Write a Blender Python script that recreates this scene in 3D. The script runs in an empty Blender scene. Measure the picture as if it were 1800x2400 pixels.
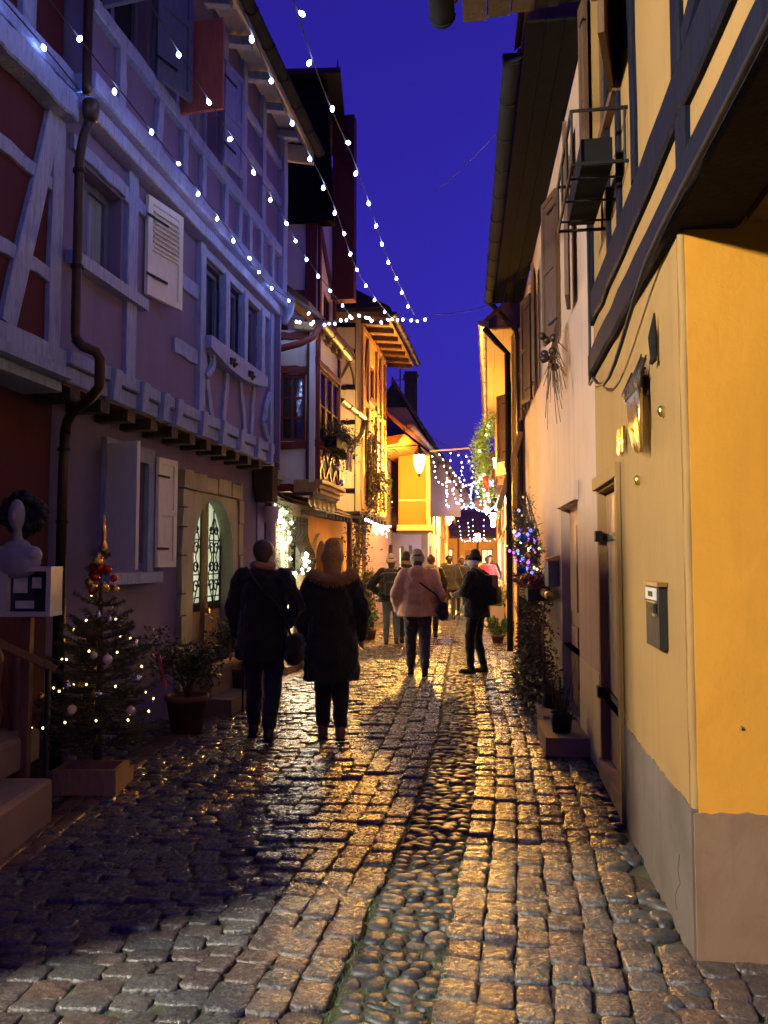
import bpy, bmesh, math, random
import numpy as np
from mathutils import Vector, Matrix
random.seed(7)
RND = random.Random(11)
R_ = math.radians
scene = bpy.context.scene
COL = scene.collection

# ------------------------------------------------------------------ camera
cam_d = bpy.data.cameras.new("camera")
cam = bpy.data.objects.new("camera", cam_d)
COL.objects.link(cam)
cam.location = (0, 0, 1.62)
cam.rotation_euler = (R_(90) + math.atan2(110, 1800), 0, 0)
cam_d.sensor_fit = 'VERTICAL'
cam_d.sensor_height = 24
cam_d.sensor_width = 18
cam_d.lens = 18.0
cam_d.clip_start = 0.05
cam_d.clip_end = 2000
scene.camera = cam

# ------------------------------------------------------------------ sky: deep blue dusk, sun below the horizon
world = bpy.data.worlds.new("World")
scene.world = world
world.use_nodes = True
wn = world.node_tree
wn.nodes.clear()
sky = wn.nodes.new('ShaderNodeTexSky')
sky.sky_type = 'NISHITA'
sky.sun_disc = False
sky.sun_elevation = R_(-2.0)
sky.sun_rotation = R_(90)
sky.ozone_density = 6.0
tint = wn.nodes.new('ShaderNodeMix')
tint.data_type = 'RGBA'
tint.blend_type = 'MULTIPLY'
tint.inputs[0].default_value = 1.0
tint.inputs[7].default_value = (1.0, 0.36, 1.0, 1)
bg = wn.nodes.new('ShaderNodeBackground')
bg.inputs[1].default_value = SKY_STRENGTH = 0.15
wo = wn.nodes.new('ShaderNodeOutputWorld')
wn.links.new(sky.outputs[0], tint.inputs[6])
wn.links.new(tint.outputs[2], bg.inputs[0])
wn.links.new(bg.outputs[0], wo.inputs[0])

# ------------------------------------------------------------------ exposure and light levels
scene.view_settings.view_transform = 'Standard'
scene.view_settings.look = 'None'
scene.view_settings.exposure = 4.5     # a night exposure
scene.view_settings.gamma = 1.0
scene.cycles.use_denoising = True
scene.cycles.sample_clamp_indirect = 6.0
scene.cycles.max_bounces = 6
scene.cycles.diffuse_bounces = 3
scene.cycles.glossy_bounces = 3
scene.cycles.transmission_bounces = 4
scene.cycles.caustics_reflective = False
scene.cycles.caustics_refractive = False
LAMP_STREET = 110.0      # radiance of the lit globe of the street lanterns
LAMP_BEHIND_ASSUMED = 195.0      # the same for the assumed, unseen lantern behind the photographer
BULB = 2.6               # fairy light bulbs
WARM = (1.0, 0.47, 0.075)
COOL = (0.40, 0.52, 1.0)

# ------------------------------------------------------------------ material helpers
MATS = {}
def nd(t, kind, **kw):
    n = t.nodes.new(kind)
    for k, v in kw.items():
        setattr(n, k, v)
    return n
def ramp(t, fac, stops, interp='LINEAR'):
    r = nd(t, 'ShaderNodeValToRGB')
    r.color_ramp.interpolation = interp
    els = r.color_ramp.elements
    while len(els) < len(stops):
        els.new(0.5)
    for e, (p, c) in zip(els, stops):
        e.position = p
        e.color = (*c, 1) if len(c) == 3 else c
    t.links.new(fac, r.inputs[0])
    return r.outputs[0]
def newmat(name):
    m = bpy.data.materials.new(name)
    m.use_nodes = True
    t = m.node_tree
    b = t.nodes['Principled BSDF']
    MATS[name] = m
    return m, t, b
def coord(t, scale=(1, 1, 1), kind='Object'):
    tc = nd(t, 'ShaderNodeTexCoord')
    mp = nd(t, 'ShaderNodeMapping')
    mp.inputs['Scale'].default_value = scale
    t.links.new(tc.outputs[kind], mp.inputs[0])
    return mp.outputs[0]
def noise(t, vec, scale, detail=4, rough=0.55, dist=0.0):
    n = nd(t, 'ShaderNodeTexNoise')
    n.inputs['Scale'].default_value = scale
    n.inputs['Detail'].default_value = detail
    n.inputs['Roughness'].default_value = rough
    n.inputs['Distortion'].default_value = dist
    t.links.new(vec, n.inputs['Vector'])
    return n.outputs[0]
def bump(t, b, h, strength=0.3, dist=0.01, prev=None):
    n = nd(t, 'ShaderNodeBump')
    n.inputs['Strength'].default_value = strength
    n.inputs['Distance'].default_value = dist
    t.links.new(h, n.inputs['Height'])
    if prev is not None:
        t.links.new(prev, n.inputs['Normal'])
    t.links.new(n.outputs[0], b.inputs['Normal'])
    return n.outputs[0]
def rough_from(t, b, fac, lo, hi):
    m = nd(t, 'ShaderNodeMapRange')
    m.inputs['To Min'].default_value = lo
    m.inputs['To Max'].default_value = hi
    t.links.new(fac, m.inputs['Value'])
    t.links.new(m.outputs[0], b.inputs['Roughness'])
def mul(c, k):
    return tuple(min(1.0, x * k) for x in c)
def mix(a, b, f):
    return tuple(x * (1 - f) + y * f for x, y in zip(a, b))

def plaster(name, col, var=0.25, stain=None, rough=0.85, bmp=0.35):
    m, t, b = newmat(name)
    v = coord(t)
    n1 = noise(t, v, 1.6, 6, 0.6)
    c = ramp(t, n1, [(0.25, mul(col, 1 - var)), (0.55, col), (0.8, mul(col, 1 + var * 0.4))])
    if stain is not None:            # rain streaks and old dirt, drawn out downwards
        vs = coord(t, (7, 7, 0.5))
        n2 = noise(t, vs, 1.0, 5, 0.6)
        f = ramp(t, n2, [(0.52, (0, 0, 0)), (0.75, (1, 1, 1))])
        mx = nd(t, 'ShaderNodeMix', data_type='RGBA')
        sc = nd(t, 'ShaderNodeMath', operation='MULTIPLY')
        sc.inputs[1].default_value = 0.6
        t.links.new(f, sc.inputs[0])
        t.links.new(sc.outputs[0], mx.inputs[0])
        t.links.new(c, mx.inputs[6])
        mx.inputs[7].default_value = (*stain, 1)
        c = mx.outputs[2]
    t.links.new(c, b.inputs['Base Color'])
    b.inputs['Roughness'].default_value = rough
    b.inputs['Specular IOR Level'].default_value = 0.25
    h = noise(t, v, 55, 4, 0.7)
    p = bump(t, b, h, bmp * .8, 0.004)
    h2 = noise(t, v, 4, 4, 0.55)
    bump(t, b, h2, 0.3, 0.022, p)
    return m
def timber(name, col, rough=0.7, var=0.45, bmp=0.6, spec=0.3):
    m, t, b = newmat(name)
    v = coord(t, (6, 6, 6))
    w = noise(t, v, 1.2, 2)
    v2 = coord(t, (22, 22, 3.5))
    n = noise(t, v2, 1.6, 5, 0.65, 0.6)
    c = ramp(t, n, [(0.3, mul(col, 1 - var)), (0.52, col), (0.75, mul(col, 1 + var * 0.35))])
    t.links.new(c, b.inputs['Base Color'])
    b.inputs['Roughness'].default_value = rough
    b.inputs['Specular IOR Level'].default_value = spec
    p = bump(t, b, n, bmp, 0.008)
    bump(t, b, w, 0.3, 0.02, p)
    return m
def simple(name, col, rough=0.5, metal=0.0, var=0.15, scale=8, bmp=0.1, spec=0.5):
    m, t, b = newmat(name)
    v = coord(t)
    n = noise(t, v, scale, 4, 0.6)
    t.links.new(ramp(t, n, [(0.3, mul(col, 1 - var)), (0.7, mul(col, 1 + var))]), b.inputs['Base Color'])
    b.inputs['Metallic'].default_value = metal
    b.inputs['Specular IOR Level'].default_value = spec
    rough_from(t, b, n, max(0.02, rough - 0.08), min(1, rough + 0.12))
    if bmp:
        bump(t, b, n, bmp, 0.01)
    return m
def emit(name, col, strength, base=(0.8, 0.8, 0.8)):
    m, t, b = newmat(name)
    b.inputs['Base Color'].default_value = (*base, 1)
    b.inputs['Emission Color'].default_value = (*col, 1)
    b.inputs['Emission Strength'].default_value = strength
    b.inputs['Roughness'].default_value = 0.2
    n = noise(t, coord(t), 3)
    t.links.new(ramp(t, n, [(0.3, mul(base, .95)), (0.7, base)]), b.inputs['Base Color'])
    return m
def island(name, stops, rough=(0.4, 0.7), grain=30, bmp=0.5, dist=0.01, spec=0.5, dark=0.35, coat=0.0, trans=0.0):
    """one material for many loose pieces, each piece with its own shade"""
    m, t, b = newmat(name)
    g = nd(t, 'ShaderNodeNewGeometry')
    oi = nd(t, 'ShaderNodeObjectInfo')
    ad = nd(t, 'ShaderNodeMath', operation='ADD')
    fr = nd(t, 'ShaderNodeMath', operation='FRACT')
    t.links.new(g.outputs['Random Per Island'], ad.inputs[0])
    t.links.new(oi.outputs['Random'], ad.inputs[1])
    t.links.new(ad.outputs[0], fr.inputs[0])
    c = ramp(t, fr.outputs[0], stops)
    v = coord(t, kind='Generated') if False else g.outputs['Position']
    n = noise(t, v, grain, 5, 0.65)
    mx = nd(t, 'ShaderNodeMix', data_type='RGBA', blend_type='MULTIPLY')
    mx.inputs[0].default_value = 1.0
    t.links.new(c, mx.inputs[6])
    t.links.new(ramp(t, n, [(0.3, (1 - dark,) * 3), (0.65, (1.08,) * 3)]), mx.inputs[7])
    t.links.new(mx.outputs[2], b.inputs['Base Color'])
    rough_from(t, b, n, *rough)
    b.inputs['Specular IOR Level'].default_value = spec
    if coat:
        b.inputs['Coat Weight'].default_value = coat
        b.inputs['Coat Roughness'].default_value = 0.25
    if trans:
        b.inputs['Transmission Weight'].default_value = 0
    if bmp:
        p = bump(t, b, n, bmp, dist)
        bump(t, b, noise(t, v, grain * .33, 3, 0.6), bmp * .8, dist * 2.2, p)
    return m

plaster('plaster_lilac', (0.175, 0.145, 0.30), 0.18, (0.14, 0.11, 0.22))
plaster('plaster_red', (0.085, 0.022, 0.034), 0.25, (0.05, 0.015, 0.022))
plaster('plaster_beige', (0.34, 0.205, 0.072), 0.13, (0.26, 0.155, 0.058))
plaster('plaster_yellow', (0.82, 0.37, 0.040), 0.10, (0.58, 0.26, 0.035))
plaster('plaster_plinth', (0.31, 0.19, 0.10), 0.5, (0.16, 0.11, 0.075))
plaster('plinth_grey', (0.15, 0.118, 0.095), 0.4, (0.09, 0.07, 0.06))
plaster('plaster_pink', (0.56, 0.39, 0.30), 0.12, (0.38, 0.27, 0.21))
plaster('plaster_green', (0.55, 0.60, 0.45), 0.12, (0.42, 0.46, 0.34))
plaster('plaster_ochre', (0.66, 0.44, 0.17), 0.12, (0.5, 0.32, 0.12))
plaster('plaster_white', (0.62, 0.64, 0.66), 0.10, (0.5, 0.5, 0.5))
plaster('plaster_cream', (0.66, 0.52, 0.31), 0.15, (0.42, 0.32, 0.18))
plaster('plaster_bay', (0.17, 0.085, 0.018), 0.1)
plaster('plaster_lavender', (0.50, 0.42, 0.58), 0.10)
plaster('plaster_dusk', (0.24, 0.17, 0.23), 0.12)
plaster('plaster_teal', (0.30, 0.48, 0.52), 0.10)
plaster('plaster_mauve', (0.33, 0.23, 0.22), 0.2)
plaster('stone_frame', (0.40, 0.40, 0.29), 0.45, (0.2, 0.18, 0.12), 0.85, 0.9)
plaster('step_stone', (0.27, 0.185, 0.13), 0.3, None, 0.8, 0.6)
timber('timber_lavender', (0.26, 0.315, 0.60), 0.75, 0.38, 0.9)
timber('timber_blue', (0.010, 0.011, 0.024), 0.7, 0.5, 0.6, 0.08)
timber('timber_dark', (0.05, 0.035, 0.028), 0.65, 0.5)
timber('timber_oxblood', (0.13, 0.028, 0.02), 0.6, 0.35)
timber('timber_brown', (0.16, 0.085, 0.045), 0.65, 0.4)
timber('timber_ochre', (0.42, 0.28, 0.12), 0.65, 0.4)
timber('timber_black', (0.012, 0.011, 0.012), 0.85, 0.5, 0.6, 0.02)
timber('wood_door', (0.48, 0.26, 0.13), 0.55, 0.35)
timber('wood_raw', (0.34, 0.22, 0.10), 0.7, 0.3)
timber('soffit_cream', (0.46, 0.42, 0.38), 0.7, 0.18)
timber('shutter_white', (0.72, 0.72, 0.72), 0.65, 0.12)
timber('shutter_red', (0.42, 0.12, 0.10), 0.6, 0.25)
timber('shutter_blue', (0.10, 0.12, 0.22), 0.6, 0.25)
timber('shutter_brown', (0.13, 0.07, 0.04), 0.55, 0.3)
simple('zinc', (0.02, 0.022, 0.028), 0.88, 0.0, 0.2, 6, 0.1, 0.05)
simple('copper', (0.045, 0.022, 0.015), 0.45, 0.4, 0.3, 9, 0.1)
simple('iron', (0.010, 0.010, 0.011), 0.55, 0.0, 0.3, 20, 0.1, 0.25)
simple('gold', (0.85, 0.60, 0.18), 0.28, 1.0, 0.15, 20, 0.1)
simple('bronze', (0.035, 0.022, 0.013), 0.5, 0.2, 0.4, 30, 0.5)
simple('brass', (0.55, 0.36, 0.12), 0.3, 0.9, 0.2)
simple('mailbox_brown', (0.010, 0.008, 0.006), 0.6, 0.0, 0.15)
simple('white_paint', (0.46, 0.42, 0.38), 0.5, 0, 0.06)
simple('paper', (0.55, 0.52, 0.46), 0.8, 0, 0.15, 30, 0)
simple('terracotta', (0.13, 0.05, 0.03), 0.75, 0, 0.25, 12, 0.2)
simple('black_pot', (0.008, 0.008, 0.009), 0.6, 0, 0.2, 8, 0.1, 0.15)
simple('roof_dark', (0.03, 0.025, 0.025), 0.8, 0, 0.4, 10, 0.4)  # plain dark colour for roofs, chimney and gable top
simple('wire', (0.01, 0.01, 0.012), 0.6, 0, 0.1, 5, 0)
simple('bauble_red', (0.5, 0.02, 0.015), 0.16, 0.6, 0.05, 5, 0)
simple('bauble_gold', (0.75, 0.45, 0.10), 0.18, 0.8, 0.05, 5, 0)
simple('bauble_pearl', (0.75, 0.55, 0.42), 0.3, 0.1, 0.08, 5, 0)
simple('bauble_silver', (0.6, 0.62, 0.66), 0.15, 0.9, 0.05, 5, 0)
simple('bauble_blue', (0.05, 0.10, 0.6), 0.16, 0.5, 0.05, 5, 0)
simple('ribbon_red', (0.5, 0.015, 0.02), 0.45, 0, 0.1, 5, 0)
simple('bust_white', (0.24, 0.225, 0.30), 0.6, 0, 0.06, 8, 0.1)
simple('bust_hair', (0.010, 0.010, 0.012), 0.8, 0, 0.5, 40, 1.0)
simple('bark', (0.09, 0.055, 0.035), 0.85, 0, 0.4, 25, 0.8)
simple('soil', (0.03, 0.022, 0.015), 0.95, 0, 0.5, 30, 0.8)
simple('grey_box', (0.13, 0.14, 0.17), 0.5, 0.2, 0.1)
m, t, b = newmat('glass_dark')
n_ = noise(t, coord(t), 2.2, 2)
t.links.new(ramp(t, n_, [(0.3, (0.012, 0.014, 0.022)), (0.7, (0.03, 0.033, 0.05))]), b.inputs['Base Color'])
b.inputs['Roughness'].default_value = 0.06
b.inputs['Specular IOR Level'].default_value = 0.9
bump(t, b, n_, 0.06, 0.02)
m, t, b = newmat('glass_curtain')       # a net curtain close behind the pane
v_ = coord(t, (26, 26, 0.7))
n_ = noise(t, v_, 1.0, 3)
t.links.new(ramp(t, n_, [(0.35, (0.13, 0.16, 0.20)), (0.65, (0.26, 0.30, 0.36))]), b.inputs['Base Color'])
b.inputs['Roughness'].default_value = 0.55
b.inputs['Coat Weight'].default_value = 0.8
b.inputs['Coat Roughness'].default_value = 0.05
m, t, b = newmat('glass_lit_green')     # the frosted door pane with a lit hall behind it
n_ = noise(t, coord(t), 3.0, 3)
t.links.new(ramp(t, n_, [(0.3, (0.20, 0.24, 0.15)), (0.7, (0.46, 0.52, 0.36))]), b.inputs['Emission Color'])
b.inputs['Base Color'].default_value = (0.10, 0.12, 0.10, 1)
b.inputs['Emission Strength'].default_value = 0.065
b.inputs['Roughness'].default_value = 0.25
emit('glass_lit_warm', (1.0, 0.72, 0.38), 0.07)
emit('glass_lit_white', (1.0, 0.86, 0.72), 0.6)
emit('globe_street', WARM, LAMP_STREET)
emit('globe_small_assumed', (1.0, 0.62, 0.24), 17.0)  # globe of the assumed lantern added behind the oriel
emit('globe_behind_assumed', (1.0, 0.92, 0.75), LAMP_BEHIND_ASSUMED)  # globe of the assumed lamp behind the camera
emit('glass_candle', (1.0, 0.80, 0.55), 5.0)
emit('bulb_cool', COOL, BULB)
emit('bulb_warm', (1.0, 0.62, 0.20), .45)
emit('bulb_white', (1.0, 0.84, 0.62), 6.0)
emit('bulb_icicle', (0.85, 0.92, 1.0), 0.4)
emit('bulb_blue', (0.10, 0.10, 1.0), .16)
emit('bulb_violet', (0.45, 0.10, 1.0), .10)
emit('bulb_green', (0.15, 1.0, 0.4), .06)
emit('bulb_red', (1.0, 0.12, 0.05), .06)
emit('bulb_cyan', (0.35, 0.75, 1.0), .7)

# paving
island('sett', [(0.0, (0.096, 0.086, 0.076)), (0.15, (0.120, 0.086, 0.067)), (0.32, (0.077, 0.078, 0.076)), (0.46, (0.115, 0.112, 0.101)),
                (0.60, (0.091, 0.065, 0.056)), (0.72, (0.125, 0.120, 0.109)), (0.86, (0.062, 0.060, 0.058)), (0.95, (0.130, 0.089, 0.067)), (1.0, (0.096, 0.086, 0.076))],
       (0.14, 0.40), 42, 0.8, 0.011, 0.75, 0.55, 0.0)
island('pebble', [(0.0, (0.045, 0.053, 0.058)), (0.2, (0.086, 0.088, 0.078)), (0.38, (0.021, 0.027, 0.036)), (0.55, (0.100, 0.102, 0.089)), (0.7, (0.031, 0.037, 0.047)), (0.85, (0.076, 0.071, 0.060)), (1.0, (0.045, 0.053, 0.058))],
       (0.30, 0.56), 30, 0.7, 0.008, 0.5, 0.4)
island('red_sett', [(0.0, (0.120, 0.055, 0.038)), (0.3, (0.150, 0.078, 0.052)), (0.6, (0.096, 0.052, 0.042)), (1.0, (0.132, 0.065, 0.045))],
       (0.4, 0.62), 30, 0.6, 0.01, 0.5, 0.4)
m, t, b = newmat('joint_soil')
gp = nd(t, 'ShaderNodeNewGeometry').outputs['Position']
n_ = noise(t, gp, 9, 6, 0.7)
n2_ = noise(t, gp, 1.3, 4, 0.6)
mx = nd(t, 'ShaderNodeMix', data_type='RGBA')
t.links.new(ramp(t, n2_, [(0.42, (0, 0, 0)), (0.62, (1, 1, 1))]), mx.inputs[0])
t.links.new(ramp(t, n_, [(0.3, (0.02, 0.015, 0.011)), (0.7, (0.075, 0.058, 0.04))]), mx.inputs[6])
t.links.new(ramp(t, n_, [(0.35, (0.025, 0.03, 0.012)), (0.7, (0.08, 0.11, 0.04))]), mx.inputs[7])
t.links.new(mx.outputs[2], b.inputs['Base Color'])
b.inputs['Roughness'].default_value = 0.8
bump(t, b, n_, 0.9, 0.03)
# roofs
island('roof_tile', [(0.0, (0.16, 0.07, 0.04)), (0.3, (0.20, 0.09, 0.05)), (0.6, (0.11, 0.055, 0.04)), (1.0, (0.16, 0.07, 0.04))],
       (0.6, 0.85), 20, 0.4, 0.01, 0.4)
m, t, b = newmat('roof_far')
v_ = coord(t)
wv = nd(t, 'ShaderNodeTexWave')
wv.bands_direction = 'Z'
wv.inputs['Scale'].default_value = 2.2
wv.inputs['Distortion'].default_value = 1.2
t.links.new(v_, wv.inputs[0])
n_ = noise(t, v_, 6, 4)
t.links.new(ramp(t, n_, [(0.3, (0.07, 0.045, 0.045)), (0.7, (0.14, 0.09, 0.085))]), b.inputs['Base Color'])
b.inputs['Roughness'].default_value = 0.8
bump(t, b, wv.outputs[1], 0.4, 0.04)
# plants
island('fir_needle', [(0, (0.030, 0.050, 0.022)), (0.4, (0.05, 0.075, 0.03)), (0.7, (0.075, 0.095, 0.04)), (1, (0.04, 0.06, 0.025))], (0.5, 0.7), 5, 0, 0.01, 0.35, 0.1)
island('leaf_box', [(0, (0.04, 0.06, 0.02)), (0.4, (0.06, 0.09, 0.03)), (0.75, (0.11, 0.13, 0.045)), (1, (0.05, 0.075, 0.025))], (0.45, 0.65), 5, 0, 0.01, 0.4, 0.1)
island('leaf_dry', [(0, (0.05, 0.05, 0.025)), (0.35, (0.085, 0.07, 0.035)), (0.7, (0.13, 0.10, 0.05)), (1, (0.06, 0.065, 0.03))], (0.5, 0.75), 5, 0, 0.01, 0.35, 0.1)
island('leaf_bright', [(0, (0.06, 0.13, 0.035)), (0.5, (0.10, 0.19, 0.05)), (1, (0.07, 0.15, 0.04))], (0.4, 0.6), 5, 0, 0.01, 0.4, 0.1)
island('petal_white', [(0, (0.6, 0.58, 0.48)), (1, (0.72, 0.7, 0.62))], (0.5, 0.7), 5, 0, 0.01, 0.3, 0.1)
island('petal_plum', [(0, (0.20, 0.05, 0.07)), (0.5, (0.28, 0.09, 0.10)), (1, (0.16, 0.05, 0.08))], (0.5, 0.7), 5, 0, 0.01, 0.3, 0.1)
island('fur', [(0, (0.30, 0.17, 0.08)), (0.5, (0.45, 0.27, 0.13)), (1, (0.24, 0.13, 0.06))], (0.6, 0.8), 5, 0, 0.01, 0.3, 0.1)
def cloth(name, col, weave=120, wr=9, var=0.2, sheen=0.3, rough=0.9):
    m, t, b = newmat(name)
    v = coord(t)
    n = noise(t, v, 4, 4)
    t.links.new(ramp(t, n, [(0.3, mul(col, 1 - var)), (0.7, mul(col, 1 + var))]), b.inputs['Base Color'])
    b.inputs['Roughness'].default_value = rough
    b.inputs['Sheen Weight'].default_value = sheen
    b.inputs['Specular IOR Level'].default_value = 0.2
    p = bump(t, b, noise(t, v, wr, 3, 0.5, 1.2), 0.6, 0.035)
    bump(t, b, noise(t, v, weave, 2), 0.25, 0.004, p)
    return m
cloth('cloth_black', (0.012, 0.012, 0.014))
cloth('cloth_charcoal', (0.022, 0.020, 0.020))
cloth('cloth_navy', (0.014, 0.016, 0.03))
cloth('cloth_olive', (0.020, 0.020, 0.014))
cloth('cloth_mustard', (0.42, 0.23, 0.06), 60, 40)
cloth('cloth_pink', (0.55, 0.29, 0.20), 120, 7)
cloth('cloth_cream', (0.45, 0.38, 0.28), 60, 30)
cloth('cloth_grey', (0.12, 0.11, 0.10), 60, 20)
cloth('cloth_jeans', (0.085, 0.115, 0.15), 200, 10)
cloth('cloth_plum', (0.055, 0.04, 0.06), 200, 10)
cloth('cloth_red', (0.55, 0.04, 0.06), 120, 8)
cloth('cloth_brown', (0.10, 0.06, 0.035), 120, 8)
cloth('cloth_blue', (0.04, 0.08, 0.22), 120, 8)
cloth('scarf_rust', (0.34, 0.13, 0.08), 60, 20)
simple('leather_dark', (0.02, 0.015, 0.013), 0.4, 0, 0.2)
simple('leather_tan', (0.22, 0.10, 0.05), 0.5, 0, 0.2)
simple('skin', (0.50, 0.30, 0.21), 0.55, 0, 0.08, 10, 0.05, 0.35)
simple('hair_brown', (0.05, 0.028, 0.016), 0.5, 0, 0.4, 60, 0.6)
simple('hair_dark', (0.012, 0.009, 0.008), 0.45, 0, 0.4, 60, 0.6)
simple('mask_cloth', (0.62, 0.58, 0.54), 0.8, 0, 0.05, 30, 0.1)

# ------------------------------------------------------------------ geometry helpers
WM = {}
def attach(o, parent, world=None):
    world = world or Matrix.Identity(4)
    WM[o] = world
    if parent is None:
        o.matrix_world = world
    else:
        o.parent = parent
        o.matrix_parent_inverse = WM[parent].inverted()
        o.matrix_basis = world
def tag(o, label=None, cat=None, group=None, kind=None):
    if label: o['label'] = label
    if cat: o['category'] = cat
    if group: o['group'] = group
    if kind: o['kind'] = kind
    return o
def thing(name, loc, label, cat, group=None):
    o = bpy.data.objects.new(name, None)
    o.empty_display_size = 0.2
    COL.objects.link(o)
    attach(o, None, Matrix.Translation(loc))
    return tag(o, label, cat, group)
def copy_tree(root, delta, rotz=0.0, scale=1.0, label=None):
    """a copy of a thing with its parts and sub-parts, moved by a world matrix"""
    M = WM[root]
    r = root.copy()
    COL.objects.link(r)
    W = Matrix.Translation(delta) @ M @ Matrix.Rotation(rotz, 4, 'Z') @ Matrix.Scale(scale, 4)
    r.matrix_world = W
    WM[r] = W
    if label: r['label'] = label
    for c in root.children:
        k = c.copy()
        COL.objects.link(k)
        k.parent = r
        for g in c.children:
            q = g.copy()
            COL.objects.link(q)
            q.parent = k
    return r
class Frame:
    """a wall line on plan: s runs along it away from the camera, d out into the street, z up"""
    def __init__(self, x, y, slope, side):
        n = math.hypot(slope, 1)
        self.o = (x, y)
        self.d = (slope / n, 1 / n)
        self.n = (self.d[1] * side, -self.d[0] * side)
    def p(self, s, d, z):
        return Vector((self.o[0] + self.d[0] * s + self.n[0] * d, self.o[1] + self.d[1] * s + self.n[1] * d, z))
    def s_at_y(self, y):
        return (y - self.o[1]) / self.d[1]
class MB:
    def __init__(self):
        self.v = []; self.f = []; self.mi = []
        self.cur = 0
    def add(self, vs, fs):
        b = len(self.v)
        self.v += [tuple(v) for v in vs]
        self.f += [tuple(i + b for i in f) for f in fs]
        self.mi += [self.cur] * len(fs)
        return self
    def hexa(self, p):       # 8 corners: 0-3 one side, 4-7 the other
        return self.add(p, [(0, 3, 2, 1), (4, 5, 6, 7), (0, 1, 5, 4), (1, 2, 6, 5), (2, 3, 7, 6), (3, 0, 4, 7)])
    def box(self, x0, x1, y0, y1, z0, z1):
        return self.hexa([(x0, y0, z0), (x1, y0, z0), (x1, y1, z0), (x0, y1, z0), (x0, y0, z1), (x1, y0, z1), (x1, y1, z1), (x0, y1, z1)])
    def fbox(self, fr, s0, s1, d0, d1, z0, z1):
        P = fr.p
        return self.hexa([P(s0, d0, z0), P(s1, d0, z0), P(s1, d1, z0), P(s0, d1, z0), P(s0, d0, z1), P(s1, d0, z1), P(s1, d1, z1), P(s0, d1, z1)])
    def rings(self, rings, cap=True, close=True):
        n = len(rings[0]); vs = []; fs = []
        for r in rings: vs += list(r)
        for k in range(len(rings) - 1):
            for i in range(n if close else n - 1):
                j = (i + 1) % n
                fs.append((k * n + i, k * n + j, (k + 1) * n + j, (k + 1) * n + i))
        if cap:
            fs.append(tuple(range(n - 1, -1, -1)))
            fs.append(tuple((len(rings) - 1) * n + i for i in range(n)))
        return self.add(vs, fs)
    def beam(self, a, b, w, d, n=3, jit=0.006, rnd=None):
        """squared timber from a to b; w, d are half-extent vectors across it"""
        rnd = rnd or RND
        a, b, w, d = Vector(a), Vector(b), Vector(w), Vector(d)
        rs = []
        for k in range(n + 1):
            c = a.lerp(b, k / n)
            e = 1 + rnd.uniform(-jit, jit) * 6
            wj = w * e
            c = c + w.normalized() * rnd.uniform(-jit, jit)
            ch = 0.86
            rs.append([c - wj * ch - d, c + wj * ch - d, c + wj - d * ch, c + wj + d * ch, c + wj * ch + d, c - wj * ch + d, c - wj + d * ch, c - wj - d * ch])
        return self.rings(rs)
    def tube(self, pts, r, n=6, cap=True):
        pts = [Vector(p) for p in pts]
        rs = []
        prev = None
        for i, p in enumerate(pts):
            t = (pts[min(i + 1, len(pts) - 1)] - pts[max(i - 1, 0)])
            if t.length < 1e-7: t = Vector((0, 0, 1))
            t.normalize()
            if prev is None:
                u = t.orthogonal().normalized()
            else:
                u = prev - t * prev.dot(t)
                u = u.normalized() if u.length > 1e-5 else t.orthogonal().normalized()
            prev = u
            w = t.cross(u)
            rr = r[i] if isinstance(r, (list, tuple)) else r
            rs.append([p + (u * math.cos(a) + w * math.sin(a)) * rr for a in [2 * math.pi * k / n for k in range(n)]])
        return self.rings(rs, cap)
    def lathe(self, c, prof, n=12, axis=None, cap=True):
        c = Vector(c)
        rs = [[c + Vector((r * math.cos(2 * math.pi * k / n), r * math.sin(2 * math.pi * k / n), z)) for k in range(n)] for r, z in prof]
        return self.rings(rs, cap)
    def ball(self, c, r, n=8, m=5, sx=1, sy=1, sz=1):
        c = Vector(c)
        rs = []
        for j in range(1, m):
            a = -math.pi / 2 + math.pi * j / m
            rs.append([c + Vector((sx * r * math.cos(a) * math.cos(2 * math.pi * k / n), sy * r * math.cos(a) * math.sin(2 * math.pi * k / n), sz * r * math.sin(a))) for k in range(n)])
        b0 = len(self.v)
        self.rings(rs, False)
        lo = len(self.v); self.v.append(tuple(c - Vector((0, 0, sz * r)))); self.v.append(tuple(c + Vector((0, 0, sz * r))))
        for k in range(n):
            j = (k + 1) % n
            self.f.append((lo, b0 + j, b0 + k)); self.mi.append(self.cur)
            q = b0 + (m - 2) * n
            self.f.append((lo + 1, q + k, q + j)); self.mi.append(self.cur)
        return self
    def cap(self, a, b, ra, rb, n=10, m=3):
        """tapered capsule"""
        a, b = Vector(a), Vector(b)
        t = (b - a).normalized()
        u = t.orthogonal().normalized(); w = t.cross(u)
        rs = []
        for j in range(m):
            an = math.pi / 2 * (1 - (j + .25) / m)
            rs.append((a - t * ra * math.sin(an), ra * math.cos(an)))
        rs.append((a, ra)); rs.append((b, rb))
        for j in range(m - 1, -1, -1):
            an = math.pi / 2 * (1 - (j + .25) / m)
            rs.append((b + t * rb * math.sin(an), rb * math.cos(an)))
        return self.rings([[c + (u * math.cos(2 * math.pi * k / n) + w * math.sin(2 * math.pi * k / n)) * r for k in range(n)] for c, r in rs])
    def prism(self, fr, poly, d0, d1):
        """polygon of (s, z) on a wall, thickened from d0 to d1"""
        n = len(poly)
        vs = [fr.p(s, d0, z) for s, z in poly] + [fr.p(s, d1, z) for s, z in poly]
        fs = [tuple(range(n)), tuple(range(2 * n - 1, n - 1, -1))] + [(i, (i + 1) % n, n + (i + 1) % n, n + i) for i in range(n)]
        return self.add(vs, fs)
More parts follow.
